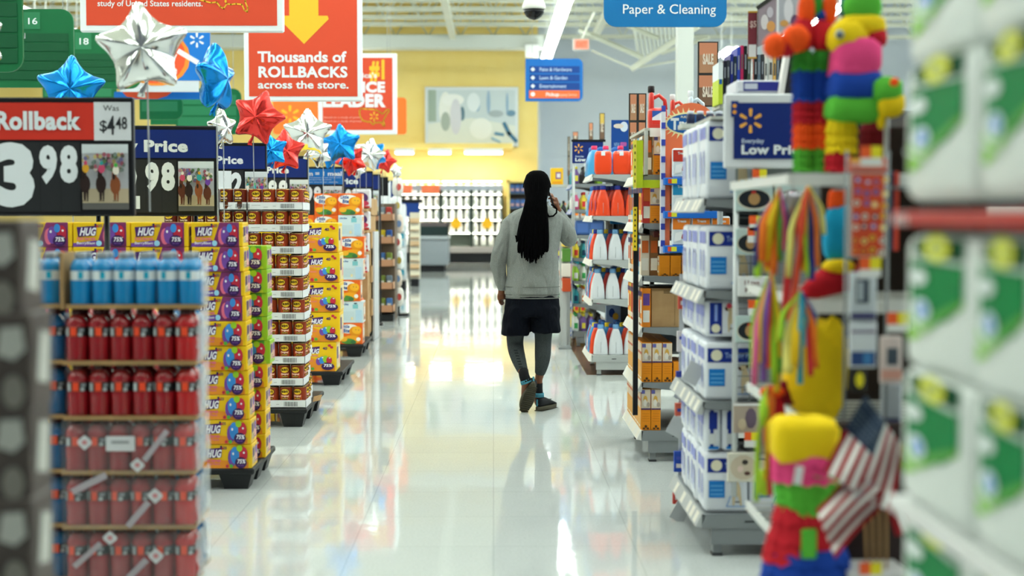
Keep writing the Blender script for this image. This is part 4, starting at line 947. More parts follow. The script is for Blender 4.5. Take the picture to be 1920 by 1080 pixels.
# ================================================================ RIGHT: END SHELVES
SG1 = mt('8b9092', .45, .2); SG2 = mt('b9bcb4', .5); WIREM = mt('c9cdcc', .4, .3)
TAGC = [mt('e8e4d8', .5), mt('f0e04a', .5), mt('e8702a', .5)]
def end_shelf(Y0, Y1, zs, label, xf=.84, xb=1.26, top=1.95, m=SG1, rail='e2e2dc', feet=True, wide=1.30):
    o = thing('end_shelf', (0, Y0, 0), label, 'shelf unit', 'shelf ends along the aisle'); L = Y1 - Y0
    b = MB(); b.box(xb, xb + .04, 0, L, .03, top, mt('2a2c2e', .6)); b.build('back_panel', o)
    b = MB(); b.box(xf + .02, xb, .0, L, zs[0] - .06, zs[0], m); b.box(xf + .06, xb, .005, .02, zs[0] - .13, zs[0] - .06, m); b.box(xf + .2, xf + .24, -.002, .0, zs[0] - .035, zs[0] - .028, mt('2c2e30')); b.build('base_deck', o)
    for yy in (.02, L - .06):
        b = MB(); b.box(xf + .07, xf + .105, yy, yy + .04, 0, zs[0] - .06, m); b.cbox(xf + .065, xf + .11, yy - .005, yy + .045, 0, .012, mt('3a3c3e'), .002); b.build('foot', o)
    b = MB(); b.box(xb - .04, xb, L * .5, L * .5 + .04, 0, zs[0], mt('2a2c2e')); b.build('rear_foot', o)
    for i, z in enumerate(zs):
        if i:
            b = MB(); b.box(xf + .02, xb, 0, L, z - .028, z, m)
            for yy in (.0, L - .004): b.add([(xf + .03, yy, z - .028), (xb, yy, z - .028), (xb, yy, z - .12), (xb - .12, yy, z - .085), (xf + .2, yy, z - .045)], [(0, 1, 2, 3, 4)], m); b.add([(xf + .03, yy + .004, z - .028), (xb, yy + .004, z - .028), (xb, yy + .004, z - .12), (xb - .12, yy + .004, z - .085), (xf + .2, yy + .004, z - .045)], [(4, 3, 2, 1, 0)], m)
            s = b.build('shelf', o)
        else: s = o
        b = MB(); R = mt(rail, .45)
        b.add([(xf + .02, 0, z + .004), (xf - .008, 0, z - .052), (xf - .008, L, z - .052), (xf + .02, L, z + .004), (xf + .03, 0, z), (xf + .02, 0, z - .056), (xf + .02, L, z - .056), (xf + .03, L, z)], [(0, 3, 2, 1), (4, 5, 6, 7), (0, 1, 5, 4), (2, 3, 7, 6), (1, 2, 6, 5), (0, 4, 7, 3)], R)
        q = random.Random(int(Y0 * 10) + i); y = .04
        while y < L - .1:
            t = q.choice(TAGC[:1]); e = .0015
            b.add([(xf + .017 - e, y, z - .002), (xf - .005 - e, y, z - .046), (xf - .005 - e, y + .07, z - .046), (xf + .017 - e, y + .07, z - .002)], [(0, 3, 2, 1)], t); y += q.uniform(.1, .24)
        b.build('price_rail', s)
    return o
def run(Y0, Y1, top, label, x0=1.31, x1=4.6):
    o = thing('shelf_run', (0, Y0, 0), label, 'shelf unit', 'long shelf runs reaching away from the aisle'); L = Y1 - Y0
    b = MB(); b.box(x0, x1, L * .46, L * .54, 0, top, mt('4a4d50', .6)); b.box(x0, x0 + .03, 0, L, .05, top - .1, mt('3a3c3e', .6)); b.build('back_panel', o)
    for k in range(5):
        z = .18 + k * (top - .3) / 5; b = MB(); b.box(x0, x1, .02, L - .02, z - .03, z, SG1); b.box(x0, x1, .0, .02, z - .04, z + .01, mt('e2e2dc')); b.build('shelf', o)
for Y0, tp, nm in ((5.95, 1.9, 'behind the blue and white pads end'), (8.2, 2.0, 'behind the orange box end'), (12.7, 2.0, 'behind the detergent end'), (15.5, 2.0, 'behind the small bottle end')):
    run(Y0, Y0 + .9, tp, f'long grey shelf run {nm}')

# ---- R4: orange boxes
Z4 = [.184, .465, .785, 1.082, 1.388, 1.668]
end_shelf(8.2, 9.12, Z4, 'grey end shelf stocked with small orange boxes', top=1.9)
OB = mt('f0941c', .45); OBD = mt('c8700f', .5)
def orange_box(w=.056, d=.10, h=.243, face=True, low=False):
    b = MB(); b.cbox(0, w, 0, d, 0, h, OB, .002); A = Art(b, front(0, 0, 0)); X = lambda t: t * w; Z = lambda t: t * h
    if not low:
        A.rect(X(.02), Z(.53), X(.98), Z(.985), mt('e8d8c0', .4)); A.rect(X(.02), Z(.88), X(.4), Z(.97), mt('6a6ab0', .4)); A.oval(X(.45), Z(.74), X(.22), Z(.10), mt('e0b050', .4), 10); A.oval(X(.42), Z(.66), X(.20), Z(.09), mt('efe8dc', .4), 10); A.oval(X(.75), Z(.62), X(.18), Z(.06), mt('b8a898', .4), 10)
        A.rect(0, Z(.50), X(1), Z(.53), mt('3a2a6a', .4))
    for t in range(4): A.rect(X(.12), Z(.22 + t * .06), X(.88), Z(.228 + t * .06), OBD)
    A.oval(X(.5), Z(.10), X(.14), Z(.035), mt('5a3a1c', .4), 8); A.oval(X(.3), Z(.05), X(.15), Z(.025), mt('5a3a1c', .4), 8); A.oval(X(.7), Z(.05), X(.15), Z(.025), mt('5a3a1c', .4), 8)
    A = Art(b, side_west(0, d, 0)); A.rect(.004, .006, d - .004, h * .5, mt('e8a84a', .45)); A.rect(.004, h * .52, d - .004, h - .004, mt('e0cdb4', .45)); A.rect(.004, h * .7, d - .004, h * .76, mt('c8603a', .45)); A.rect(.01, .02, d - .01, .03, mt('fff0d8', .4))
    return tagit(b.build('food_box'), 'x', 'food box')
OBX = orange_box(); OBL = orange_box(.060, .10, .118, low=True); OBM = orange_box(.058, .12, .205)
BOXG = 'small orange boxes on the orange box end'
def boxrow(src, z, xs, ny, what, shn, dy=.105, sc=1):
    for i, x in enumerate(xs):
        for j in range(ny): put(src, (x, 8.215 + dy * j, z), f'{what}, {shn} orange box shelf, {ORD[i]} column, {ORD[j]} back', BOXG, scale=(1, 1, sc))
boxrow(OBX, Z4[0], (.858, .917), 8, 'orange dog food box', 'lowest')
boxrow(OBX, Z4[1], (.862, .922, .982), 8, 'orange dog food box', 'second lowest', sc=.95)
boxrow(OBL, Z4[1], (1.046, 1.11), 3, 'short orange box', 'second lowest')
boxrow(OBL, Z4[3], (.962, 1.026, 1.092), 3, 'short orange box', 'fourth lowest')
boxrow(OBM, Z4[4], (.905, .966, 1.030, 1.092), 3, 'narrow orange box', 'fifth lowest')
boxrow(OBX, Z4[5], (.925, .984, 1.045), 3, 'orange dog food box', 'top', sc=.92)
# cardboard case
b = MB(); b.cbox(0, .185, 0, .30, 0, .225, CARDBOARD, .003); A = Art(b, front(0, 0, 0)); 
for t in range(3): A.rect(.07, .196 + .007 * t, .14, .199 + .007 * t, mt('5a4426'))
A.line([(.135, .185), (.135, .01)], .0015, mt('6a5230')); A.rect(.002, .214, .183, .2235, mt('8a6a40'))
CC = tagit(b.build('cardboard_case', None, (.918, 8.23, Z4[2])), 'plain brown cardboard case on the third lowest shelf of the orange box end', 'box')
b = MB(); b.cbox(0, .20, 0, .2, 0, .035, mt('5a2420', .5), .002); A = Art(b, front(0, 0, 0)); A.rect(.03, .012, .09, .02, mt('d8a030')); A.rect(.1, .012, .16, .02, mt('c8c0b0')); tagit(b.build('tea_box', None, (.93, 8.24, Z4[3] + .225)), 'flat dark red box lying across the tall packs on the fourth lowest shelf', 'box')
# slim mixed boxes whose spines face the aisle
SP = [('tan', 'b88a58'), ('orange', 'ee8a22'), ('cream', 'e6d9c2'), ('red', 'c83a30'), ('brown', '8a6038'), ('light blue', '3f9fd0'), ('yellow', 'e8c43a'), ('white', 'e8e6e0')]
rr = random.Random(31); spn = {}
for n, h in SP:
    b = MB(); b.cbox(0, .05, 0, .09, 0, .23, mt(h, .5), .002); A = Art(b, side_west(0, .09, 0)); A.rect(.01, .02, .08, .05, mt('f0e8d8', .5)); A.rect(.015, .08, .075, .16, mt('d8602a' if n != 'orange' else 'f4e4c8', .5)); A.rect(.01, .18, .08, .21, mt('4a3a6a', .5)); A = Art(b, front(0, 0, 0)); A.rect(.006, .03, .044, .1, mt('f0ece0', .5)); A.rect(.006, .13, .044, .2, mt('d86a2a' if n != 'orange' else '6a4a9a', .5)); spn[n] = tagit(b.build('grocery_box'), 'x', 'box')
for si, (z, hs, nx, x00, y00, ny) in enumerate(((Z4[1], .95, 0, 0, 0, 0), (Z4[2], .98, 1, .862, 8.22, 9), (Z4[3], 1.02, 2, .862, 8.3, 8), (Z4[4], .98, 1, .862, 8.22, 9), (Z4[5], 1.0, 1, .872, 8.26, 8))):
    for i in range(nx):
        for j in range(ny):
            n = SP[(j * 3 + i * 2 + si) % 8][0]
            put(spn[n], (x00 + .052 * i, y00 + .096 * j, z), f'slim {n} box, {ORD[j]} back, {["", "third lowest", "fourth lowest", "fifth lowest", "top"][si]} orange box shelf{", inner" if i else ""}', 'slim boxes on the orange box end', scale=(1, 1, hs))
# lime upright and black and yellow strip
LIME = mt('b8c81e', .5)
b = MB(); p = spot(1188, 352, 8.12); q = spot(1206, 263, 8.12); b.box(p.x, q.x, 8.12, 8.16, p.z, q.z, LIME); b.box(q.x, q.x + .10, 8.14, 8.16, p.z, p.z + .045, LIME); A = Art(b, front(p.x, 8.12, p.z)); A.rect(0, 0, .016, q.z - p.z, mt('e8d850')); 
for t in range(6): A.rect(.004, .03 + t * .04, .010, .045 + t * .04, mt('5a5a20'))
tagit(b.build('price_flag'), 'lime green L-shaped price flag on the top shelf of the orange box end', 'sign')
b = MB(); b.box(.806, .834, 8.16, 8.19, .28, 1.56, BLACK); tagit(b.build('corner_post'), 'black corner post in front of the orange box end', 'post')
b = MB(); z0 = spot(1190, 470, 8.14).z; z1 = spot(1190, 388, 8.14).z; b.box(.800, .822, 8.13, 8.16, z0, z1, mt('f0d02a', .5)); A = Art(b, front(.800, 8.13, z0))
for t in range(8): A.rect(.006, .018 + t * .03, .014, .030 + t * .03, mt('2a2a1c'))
tagit(b.build('price_strip'), 'narrow black and yellow strip on the corner post of the orange box end', 'sign')
# jugs on top
def jug_big(col, capc, label, x, z, s=1.0, cat='jug'):
    o = thing('detergent_jug', (x, 8.45, z), label, cat); m = mt(col, .3, 0, 0, .5, 1, .3)
    b = MB(); b.cbox(-.055 * s, .055 * s, -.05, .05, 0, .13 * s, m, .022, 3, None, True); b.cbox(-.05 * s, -.022 * s, -.04, .04, .11 * s, .22 * s, m, .012, 2, None, True)
    b.tube([(-.03 * s, 0, .185 * s), (.01 * s, 0, .205 * s), (.045 * s, 0, .175 * s), (.05 * s, 0, .12 * s)], .012 * s, m, 8); b.build('body', o)
    b = MB(); b.lathe([(.018 * s, .22 * s), (.020 * s, .222 * s), (.020 * s, .255 * s), (.017 * s, .26 * s)], mt(capc, .4), 12, (-.036 * s, 0, 0)); b.build('cap', o)
    b = MB(); A = Art(b, lambda u, v, e: (u, -.0505 - e, v)); A.rect(-.035 * s, .03, .045 * s, .11 * s, mt('dfe4ee')); A.poly([(-.035 * s, .07), (.03 * s, .11 * s), (-.035 * s, .11 * s)], mt('2a5ab0')); A.rect(-.035 * s, .03, .045 * s, .055, mt(col)); b.build('label', o)
p = spot(1232, 244, 8.45); jug_big('d8342a', '2a2224', 'red detergent jug with a dark cap on top of the orange box end', p.x + .0, p.z, 1.0)
b = MB(); b.box(.87, 1.25, 8.2, 9.1, 1.92, 1.935, SG2); b.box(.87, .89, 8.2, 8.22, 1.66, 1.92, WIREM); b.box(1.23, 1.25, 8.2, 8.22, 1.66, 1.92, WIREM); b.box(.90, 1.24, 8.195, 8.2, 1.885, 1.935, mt('e6e6e0')); tagit(b.build('riser_shelf'), 'small riser shelf carrying jugs over the orange box end', 'shelf')
p = spot(1268, 235, 8.5); jug_big('e04030', 'f0f0f0', 'red jug with a white cap beside the taller red jug', p.x, 1.936, .82)
p = spot(1300, 235, 8.6); jug_big('cfe0ea', 'e8f0f4', 'clear pale jug partly hidden behind the orange arched sign', 1.2, 1.936, .9)

# hanging pet treat display
o = thing('pet_treat_display', (0, 8.08, 0), 'orange arched pet treat display with blue trays hung beside the orange boxes', 'display')
p = spot(1241, 475, 8.1); q = spot(1348, 290, 8.1); x0, x1 = p.x, q.x; zt = spot(1290, 193, 8.1).z; zs_ = q.z
COR = mt('f07a50', .5)
b = MB(); pts = [(x0, zs_ - .28), (x1, zs_ - .28), (x1, zs_ + .12)] + [(x0 + (x1 - x0) * (.5 + .5 * math.cos(t)), zs_ + .12 + (zt - zs_ - .12) * math.sin(t)) for t in [PI * k / 12 for k in range(1, 12)]] + [(x0, zs_ + .12)]
n = len(pts); b.add([(u, 0, v) for u, v in pts], [tuple(range(n))], COR); b.add([(u, .012, v) for u, v in pts], [tuple(range(n))[::-1]], COR); b.add([(u, y, v) for y in (0, .012) for u, v in pts], [(i, i + n, (i + 1) % n + n, (i + 1) % n) for i in range(n)], COR)
A = Art(b, front(0, 0, 0)); c = spot(1286, 232, 8.08)
for t in range(26):
    a = 2 * PI * t / 26; A.poly([(c.x + .11 * math.cos(a - .06), c.z + .062 * math.sin(a - .06)), (c.x + .11 * math.cos(a + .06), c.z + .062 * math.sin(a + .06)), (c.x + .145 * math.cos(a), c.z + .092 * math.sin(a))], mt('f8e8b0'), 0)
A.oval(c.x + .02, c.z, .138, .066, mt('f8e8b0'), 24); A.oval(c.x + .02, c.z, .128, .056, mt('1a5fa8'), 24); A.text('Treats', c.x - .085, c.z - .032, .062, WT, .045, wid=.20, up=2); A.text('PURINA', c.x - .03, c.z + .032, .012, mt('f0e8d0'), .02, wid=.06)
b.build('arched_header', o)
b = MB(); b.box(x0 - .012, x0 + .012, -.02, .03, p.z, zt - .06, mt('e6e6ee', .5)); A = Art(b, front(x0 - .012, -.02, p.z))
for t in range(9): A.rect(.0, .04 + t * .095, .024, .075 + t * .095, mt('3a4ab0'))
b.box(x0 + .012, x0 + .04, -.015, .03, p.z, zs_, COR); b.build('side_frame', o)
for k, (yt, colr) in enumerate(((340, 'c83a2a'), (402, '2a8fc0'), (466, 'e8802a'))):
    zz = spot(1260, yt, 8.08).z; b = MB(); b.cbox(x0 + .0, x1, -.09, .01, zz - .022, zz + .018, mt('1f6fd0', .5), .003); A = Art(b, front(x0, -.09, zz - .022)); A.rect(.02, .008, .04, .034, mt('e8502a')); A.rect(.04, .008, .07, .034, mt('e8e43a')); b.build('tray', o)
    for j in range(3):
        w = .105; h = .165; t = MB(); t.cbox(0, w, 0, .03, 0, h, mt('dfe6ea', .35), .008); A = Art(t, front(0, 0, 0)); A.rect(.004, .09, w - .004, h - .01, mt(colr, .4)); A.text('Treats', .03, .13, .014, WT, .03, wid=.05); A.oval(.07, .05, .020, .018, mt('a8402a'), 10); A.poly([(.01, .02), (.05, .03), (.06, .08), (.02, .07)], mt('f4f6f6'))
        tagit(t.build('treat_bag', None, (x0 + .045 + .112 * j, 8.08 - .075, zz + .019)), f'{["red topped", "blue topped", "orange topped"][k]} white pet treat bag, {ORD[j]} in its blue tray on the arched display', 'treat bag', 'pet treat bags in the arched display')

# ---- R5: detergents
Z5 = [.180, .683, 1.035, 1.430, 1.800]
end_shelf(12.7, 13.65, Z5, 'grey end shelf stocked with orange, white and blue detergent bottles', xf=.862, xb=1.40, top=2.0, m=mt('a9adab', .45, .1))
def deterg(body, capc, lab, tall=.235, w=.132, d=.085, blob=None):
    o = thing('detergent_bottle', (0, 0, 0), lab, 'bottle'); m = mt(body, .3, 0, 0, .5, 1, .25); b = MB(); n = 20; vs = []
    prof = [(0, .90), (.02, .99), (.06, 1.0), (.30, .96), (.55, .86), (.78, .66), (.92, .48), (1.0, .36)]
    for t, k in prof:
        for i in range(n):
            a = 2 * PI * i / n; ca, sa = math.cos(a), math.sin(a); pw = .55
            vs.append((math.copysign(abs(ca) ** pw, ca) * w / 2 * k, math.copysign(abs(sa) ** pw, sa) * d / 2 * (.5 + .5 * k), t * tall))
    fs = [(j * n + i, j * n + (i + 1) % n, (j + 1) * n + (i + 1) % n, (j + 1) * n + i) for j in range(len(prof) - 1) for i in range(n)] + [tuple(range(n))[::-1], tuple((len(prof) - 1) * n + i for i in range(n))]
    b.add(vs, fs, m, True); b.tube([(0, -d / 2 - .001, .02), (0, -d / 2 * .95, tall * .5)], .0016, mt('9aa0a4' if body > 'd' else '8a2a1a', .4), 4)
    b.build('body', o)
    b = MB(); b.lathe([(.026, tall), (.0285, tall + .004), (.027, tall + .034), (.024, tall + .038)], mt(capc, .4), 14); b.build('cap', o)
    if blob: b = MB(); A = Art(b, lambda u, v, e: (-w / 2 - .001 - e, -u, v)); A.oval(0, tall * .4, .028, tall * .22, mt(blob, .4), 12); b.build('label', o)
    return o
DW = deterg('d2d6da', '6a9cc8', 'x'); DO = deterg('ee4a22', '2a3a9a', 'x', blob='5a5aa8'); DB = deterg('3f9cd8', '2a6fc0', 'x', blob='dceaf4'); DR = deterg('c03028', '24407c', 'x'); DP = deterg('4aa6de', 'e83a6a', 'x', tall=.24); DBY = deterg('2f8fd0', 'f0d82a', 'x', blob='e8f0f4')
DN = {DW.name: 'white detergent bottle with a pale blue cap', DO.name: 'orange detergent bottle with a navy cap', DB.name: 'light blue detergent bottle', DR.name: 'dark red detergent bottle', DP.name: 'light blue bottle with a pink cap', DBY.name: 'blue detergent bottle with a yellow cap'}
DET = 'detergent bottles on the detergent end'
for si, z in enumerate(Z5):
    sn = ['lowest', 'second lowest', 'middle', 'second highest', 'top'][si]
    for c in range(3 if si < 3 else 4):
        x = .948 + .137 * c + (.02 if si in (0,) else (-.01 if si == 1 else .012))
        if si == 3: x = .985 + .132 * c
        for j in range(6):
            if si < 3: src = [DW, DO if c % 2 == 0 else DR, DBY if j == 2 else DB, DB, DR, DB][j] if not (c == 1 and j == 1) else DR
            elif si == 3: src = [DO, DO, DO, DB, DB, DB][j]
            else:
                if j < 2: continue
                src = [None, None, DP, DB, DB, DB][j]
                if c > 2: continue
            xs = x - .028 * j if j < 4 else x - .084
            xs = max(xs, .868 + .066)
            put(src, (xs, 12.79 + .115 * j + (.18 if si == 4 else 0), z), f'{DN[src.name]}, {sn} detergent shelf, {ORD[c]} column, {ORD[j]} back', DET)
# orange refill pouches on the top shelf
b = MB(); b.pillow(0, 0, .105, .155, .09, .215, mt('f0481c', .3, 0, 0, .5, 1, .3), 10, 6, None, .03); A = Art(b, lambda u, v, e: (u, -.047 - e, v)); A.rect(-.02, .17, .015, .208, mt('e8ecf0')); A = Art(b, lambda u, v, e: (-.079 - e, -u, v)); A.rect(-.012, .03, .010, .15, mt('5a70c0')); PO = tagit(b.build('refill_pouch'), 'x', 'pouch')
for c in range(3): put(PO, (.985 + (.0, .165, .30)[c] - .0, 12.79 + .01 * c, Z5[4]), f'shiny orange refill pouch, {ORD[c]} from the aisle on the top shelf of the detergent end', 'orange refill pouches')
# coloured packs hanging behind
for i, (px, py, w, h, c, nm) in enumerate(((1150, 590, 28, 34, '9fb6d8', 'pale blue picture pack'), (1160, 413, 32, 14, '2a90d0', 'bright blue flat pack'), (1115, 360, 14, 8, 'c8c8cc', 'small grey pack'))):
    p = spot(px, py, 13.45); k = 13.45 / F; b = MB(); b.cbox(-w * k / 2, w * k / 2, 0, .03, -h * k / 2, h * k / 2, mt(c, .5), .003); A = Art(b, front(-w * k / 2, 0, -h * k / 2)); A.oval(w * k * .4, h * k * .6, w * k * .2, h * k * .25, mt('24407c')); A.oval(w * k * .65, h * k * .4, w * k * .2, h * k * .2, mt('e8b03a'))
    tagit(b.build('hanging_pack', None, p), f'{nm} showing between the detergent shelves', 'pack')
# poster and signs above
p = spot(1146, 288, 13.9); q = spot(1180, 225, 13.9); w = q.x - p.x; h = q.z - p.z
o = thing('poster_sign', (p.x, 13.9, p.z), 'deep blue poster with a white cloud shape above the detergent shelves', 'sign')
b = MB(); b.box(0, w, 0, .012, 0, h, mt('164a96', .5)); A = Art(b, front(0, 0, 0)); A.oval(w * .70, h * .80, w * .22, h * .15, mt('dfe8f0')); A.oval(w * .40, h * .82, w * .28, h * .07, mt('e8d8c8')); A.text('NEW', w * .15, h * .22, .035, mt('8fb4e0'), .02, wid=w * .3); A.rrect(w * .5, h * .22, w * .85, h * .34, .01, mt('b85aa0')); A.rect(.0, .0, w, h * .08, mt('e8ecf0')); b.build('panel', o)
b = MB(); b.box(w * .45, w * .5, .012, .03, -p.z, h * .5, SB); b.build('stand', o)
def low_price(px0, py0, px1, py1, Y, label, border=True):
    p = spot(px0, py1, Y); q = spot(px1, py0, Y); w = q.x - p.x; h = q.z - p.z
    o = thing('price_sign', (p.x, Y, p.z), label, 'sign'); f = .045 * h / .27 if border else 0
    b = MB(); b.cbox(-f, w + f, 0, .03, -f, h + f, mt('dcdfe2') if border else SB, .006); b.build('frame', o)
    b = MB(); A = Art(b, lambda u, v, e: (u, -.003 - e, v)); A.rect(0, 0, w, h, HBLUE); k = h
    A.spark(.30 * k, .68 * k, .22 * k, mt('f2b04a')); A.text('Everyday', .14 * k, .285 * k, .075 * k, mt('c8d4e8'), .02, wid=.40 * k); A.text('Low Price', .13 * k, .09 * k, .155 * k, WT, .04, wid=1.16 * k)
    b.build('blue_panel', o); return o
o = low_price(1375, 193, 1508, 298, 5.82, 'navy everyday low price sign in a white frame above the blue and white pads')
b = MB(); A = Art(b, lambda u, v, e: (u, -.007 - e, v)); A.rect(-.012, .17, .018, .235, mt('0d2f7c')); A.oval(.002, .215, .008, .008, mt('f2a63a')); A.oval(.002, .19, .008, .008, mt('f2a63a')); b.build('spark_corner', o)
b = MB(); b.tube([(.02, .04, -.1), (.02, .04, -1.4)], .012, WIREM); b.build('post', o)
o = low_price(1073, 266, 1131, 306, 15.45, 'navy everyday low price sign with a black top above the small bottle shelves', False)
b = MB(); b.box(-.01, .36, -.01, .04, .232, .255, SB); b.build('top_bar', o); b = MB(); b.tube([(.02, .04, 0), (.02, .04, -.9)], .012, WIREM); b.build('post', o)
# brown picture panels standing on the shelf tops
def brown_panel(px0, py0, px1, py1, Y, label, rows=2, cols=1, tilt=0, c='b98a68', top=None):
    p = spot(px0, py1, Y); q = spot(px1, py0, Y); w = q.x - p.x; h = q.z - p.z
    o = thing('picture_sign', (p.x, Y, p.z), label, 'sign', None, tilt); b = MB(); b.box(0, w, 0, .02, 0, h, mt('3c3a38', .5)); b.build('frame', o)
    b = MB(); A = Art(b, front(0, 0, 0)); g = random.Random(px0)
    for i in range(cols):
        for j in range(rows):
            u0 = w * i / cols + .008; v0 = h * j / rows + .008; u1 = w * (i + 1) / cols - .008; v1 = h * (j + 1) / rows - .008
            A.rect(u0, v0, u1, v1, mt(c if j else '7c604c')); A.rect(u0, v1 - (v1 - v0) * .4, u1, v1, mt('d08a68' if c == 'b98a68' else c))
            A.text('SALE', u0 + (u1 - u0) * .2, v0 + (v1 - v0) * .30, (v1 - v0) * .32, mt('e8dccb'), .05, wid=(u1 - u0) * .6)
    b.build('print', o)
    if top: b = MB(); b.tube([(w * .5, .02, 0), (w * .5, .02, top - p.z)], .01, SB); b.build('post', o)
brown_panel(1179, 175, 1212, 280, 9.6, 'pair of orange brown picture panels beside the red jug', 2, 2, top=.0)
brown_panel(1308, 78, 1347, 200, 8.9, 'tall brown picture panel with wire clips above the arched pet sign', 2, 1, top=.0)
brown_panel(1286 + 22, 90, 1322, 200, 8.6, 'narrow brown picture panel edge beside the tall brown one', 2, 1, top=.0) if False else None
brown_panel(1124, 212, 1134, 262, 17.6, 'slim yellow panel on the far shelf tops', 1, 1, c='d8b85a', top=.0)
brown_panel(1104, 230, 1112, 265, 19.5, 'slim tan panel on the far shelf tops beside the yellow one', 1, 1, top=.0)
brown_panel(1074, 247, 1084, 266, 21.5, 'little orange tan panel on the far shelf tops', 1, 1, top=.0)
brown_panel(1064, 256, 1069, 330, 19, 'thin grey brown panel edge at the end of the far shelves', 2, 1, c='9a9080', top=1.0)

# ---- R6: small bottles and packs
Z6 = [.17, .47, .72, .97, 1.22, 1.50, 1.78]
end_shelf(15.5, 16.5, Z6, 'far end shelf with blue price rails and small mixed bottles', xf=.845, xb=1.30, top=1.95, rail='2a62b8')
SM = [('white and green', 'e8ebe4', '3fa85a'), ('yellow', 'e8cf3a', 'd83a3a'), ('purple', '7a5a9a', 'e8d84a'), ('teal', '2a8f9a', '1a3a5a'), ('black', '22262c', '1a1a1c'), ('white and orange', 'eceae6', 'f0872a'), ('lime', '9ac83a', 'e8e8e8'), ('pink', 'd85a8a', 'f0f0f0')]
smb = {}
for n, c1, c2 in SM:
    o = thing('spray_bottle', (0, 0, 0), 'x', 'bottle'); b = MB(); b.lathe([(.028, 0), (.034, .01), (.034, .11), (.014, .15), (.013, .16)], mt(c1, .35), 10); b.build('body', o)
    b = MB(); b.lathe([(.015, .16), (.016, .185), (.012, .19)], mt(c2, .4), 8); b.build('cap', o); b = MB(); A = Art(b, round_can(.0345)); A.rect(-.02, .03, .02, .09, mt(c2, .4), 3); b.build('label', o); smb[n] = o
rr = random.Random(8)
for si, z in enumerate(Z6):
    if si == 4: continue
    for c in range(4):
        for j in range(3 if c else 6):
            n = SM[(si * 3 + (c + 1) // 2 * 2 + j // 3) % 8][0]
            put(smb[n], (.905 + .085 * c, 15.56 + .15 * j, z), f'small {n} bottle, {lay(6 - si, 7)} small bottle shelf, {ORD[c]} column, {ORD[j]} back', 'small bottles on the far end shelf')
b = MB(); b.cbox(0, .32, 0, .5, 0, .16, mt('4a6fb0', .4), .02, 2); A = Art(b, front(0, 0, 0)); A.rect(.02, .03, .14, .13, mt('5a80c8')); A.rect(.17, .03, .30, .13, mt('5a80c8')); tagit(b.build('storage_tub', None, (.9, 15.6, Z6[4] + .001)), 'blue plastic tubs on the third from the top shelf of the small bottle end', 'tub')
b = MB(); b.box(.85, .86, 15.45, 15.46, .1, 2.0, WIREM); tagit(b.build('corner_post'), 'thin pale corner post of the small bottle end', 'post')
# farther ends
for (Y0, nm) in ((18.4, 'second farthest'), (21.4, 'farthest')):
    zz = [.17, .5, .8, 1.1, 1.4]; end_shelf(Y0, Y0 + 1, zz, f'{nm} end shelf beyond the small bottle end', xf=.86, xb=1.3, top=1.6)
    for si, z in enumerate(zz):
        for j in range(8 if Y0 < 20 else 4):
            n = SM[(si * 5 + j // 2) % 8][0]; put(smb[n], (.91 + .085 * (j % 4), Y0 + .06 + .15 * (j // 4), z), f'small {n} bottle, {lay(4 - si, 5)} board of the {nm} end, {ORD[j % 4]} column{" rear" if j > 3 else ""}', f'small bottles on the {nm} end shelf', scale=(1.1, 1.1, 1.2))
p = spot(1033, 346, 18.3); q = spot(1056, 315, 18.3); b = MB(); b.cbox(0, q.x - p.x, 0, .2, 0, q.z - p.z, mt('f0bc1e', .5), .004); A = Art(b, front(0, 0, 0)); A.rect(.06, .07, .13, .16, mt('8a5a8a')); A.rect(.075, .09, .12, .14, mt('e8e0e0')); A.rect(.02, .01, .14, .04, mt('e89a1c')); tagit(b.build('wipes_box', None, p), 'big yellow box high on the far shelf just beyond the shopper', 'box')
b = MB(); b.box(p.x - .05, p.x + .35, 18.25, 18.6, p.z - .03, p.z - .001, SG2); b.tube([(p.x + .3, 18.5, p.z - .03), (p.x + .3, 18.5, 0)], .015, SG1); tagit(b.build('raised_shelf'), 'small raised pale shelf under the big yellow box', 'shelf')
rr = random.Random(17)
for i in range(7):
    z = .62 + .16 * i if i < 4 else 1.02 + .0; c = ('c8502a', 'e8e0d4', '5a8a3a', 'e8c85a', 'd8d8d0', '7a5a9a', 'e6e6e0')[i]
    if i > 3: continue
    b = MB(); b.cbox(0, .09, 0, .25, 0, .14, mt(c, .5), .004); A = Art(b, side_west(0, .25, 0)); A.rect(.03, .03, .2, .11, mt('e8e0d0')); tagit(b.build('hanging_pack', None, (.74, 15.2 + .02 * i, z)), f'{["red brown", "cream", "green", "pale yellow"][i]} pack clipped to the side of the small bottle end', 'pack')
b = MB(); b.box(.72, .84, 15.5, 15.52, 0, 1.3, WIREM); b.box(.70, .84, 15.2, 15.52, 0, .02, SG1); b.box(.75, .80, 15.44, 15.5, .0, 1.28, WIREM); tagit(b.build('clip_stand'), 'slim wire stand of clipped packs against the small bottle end', 'stand')
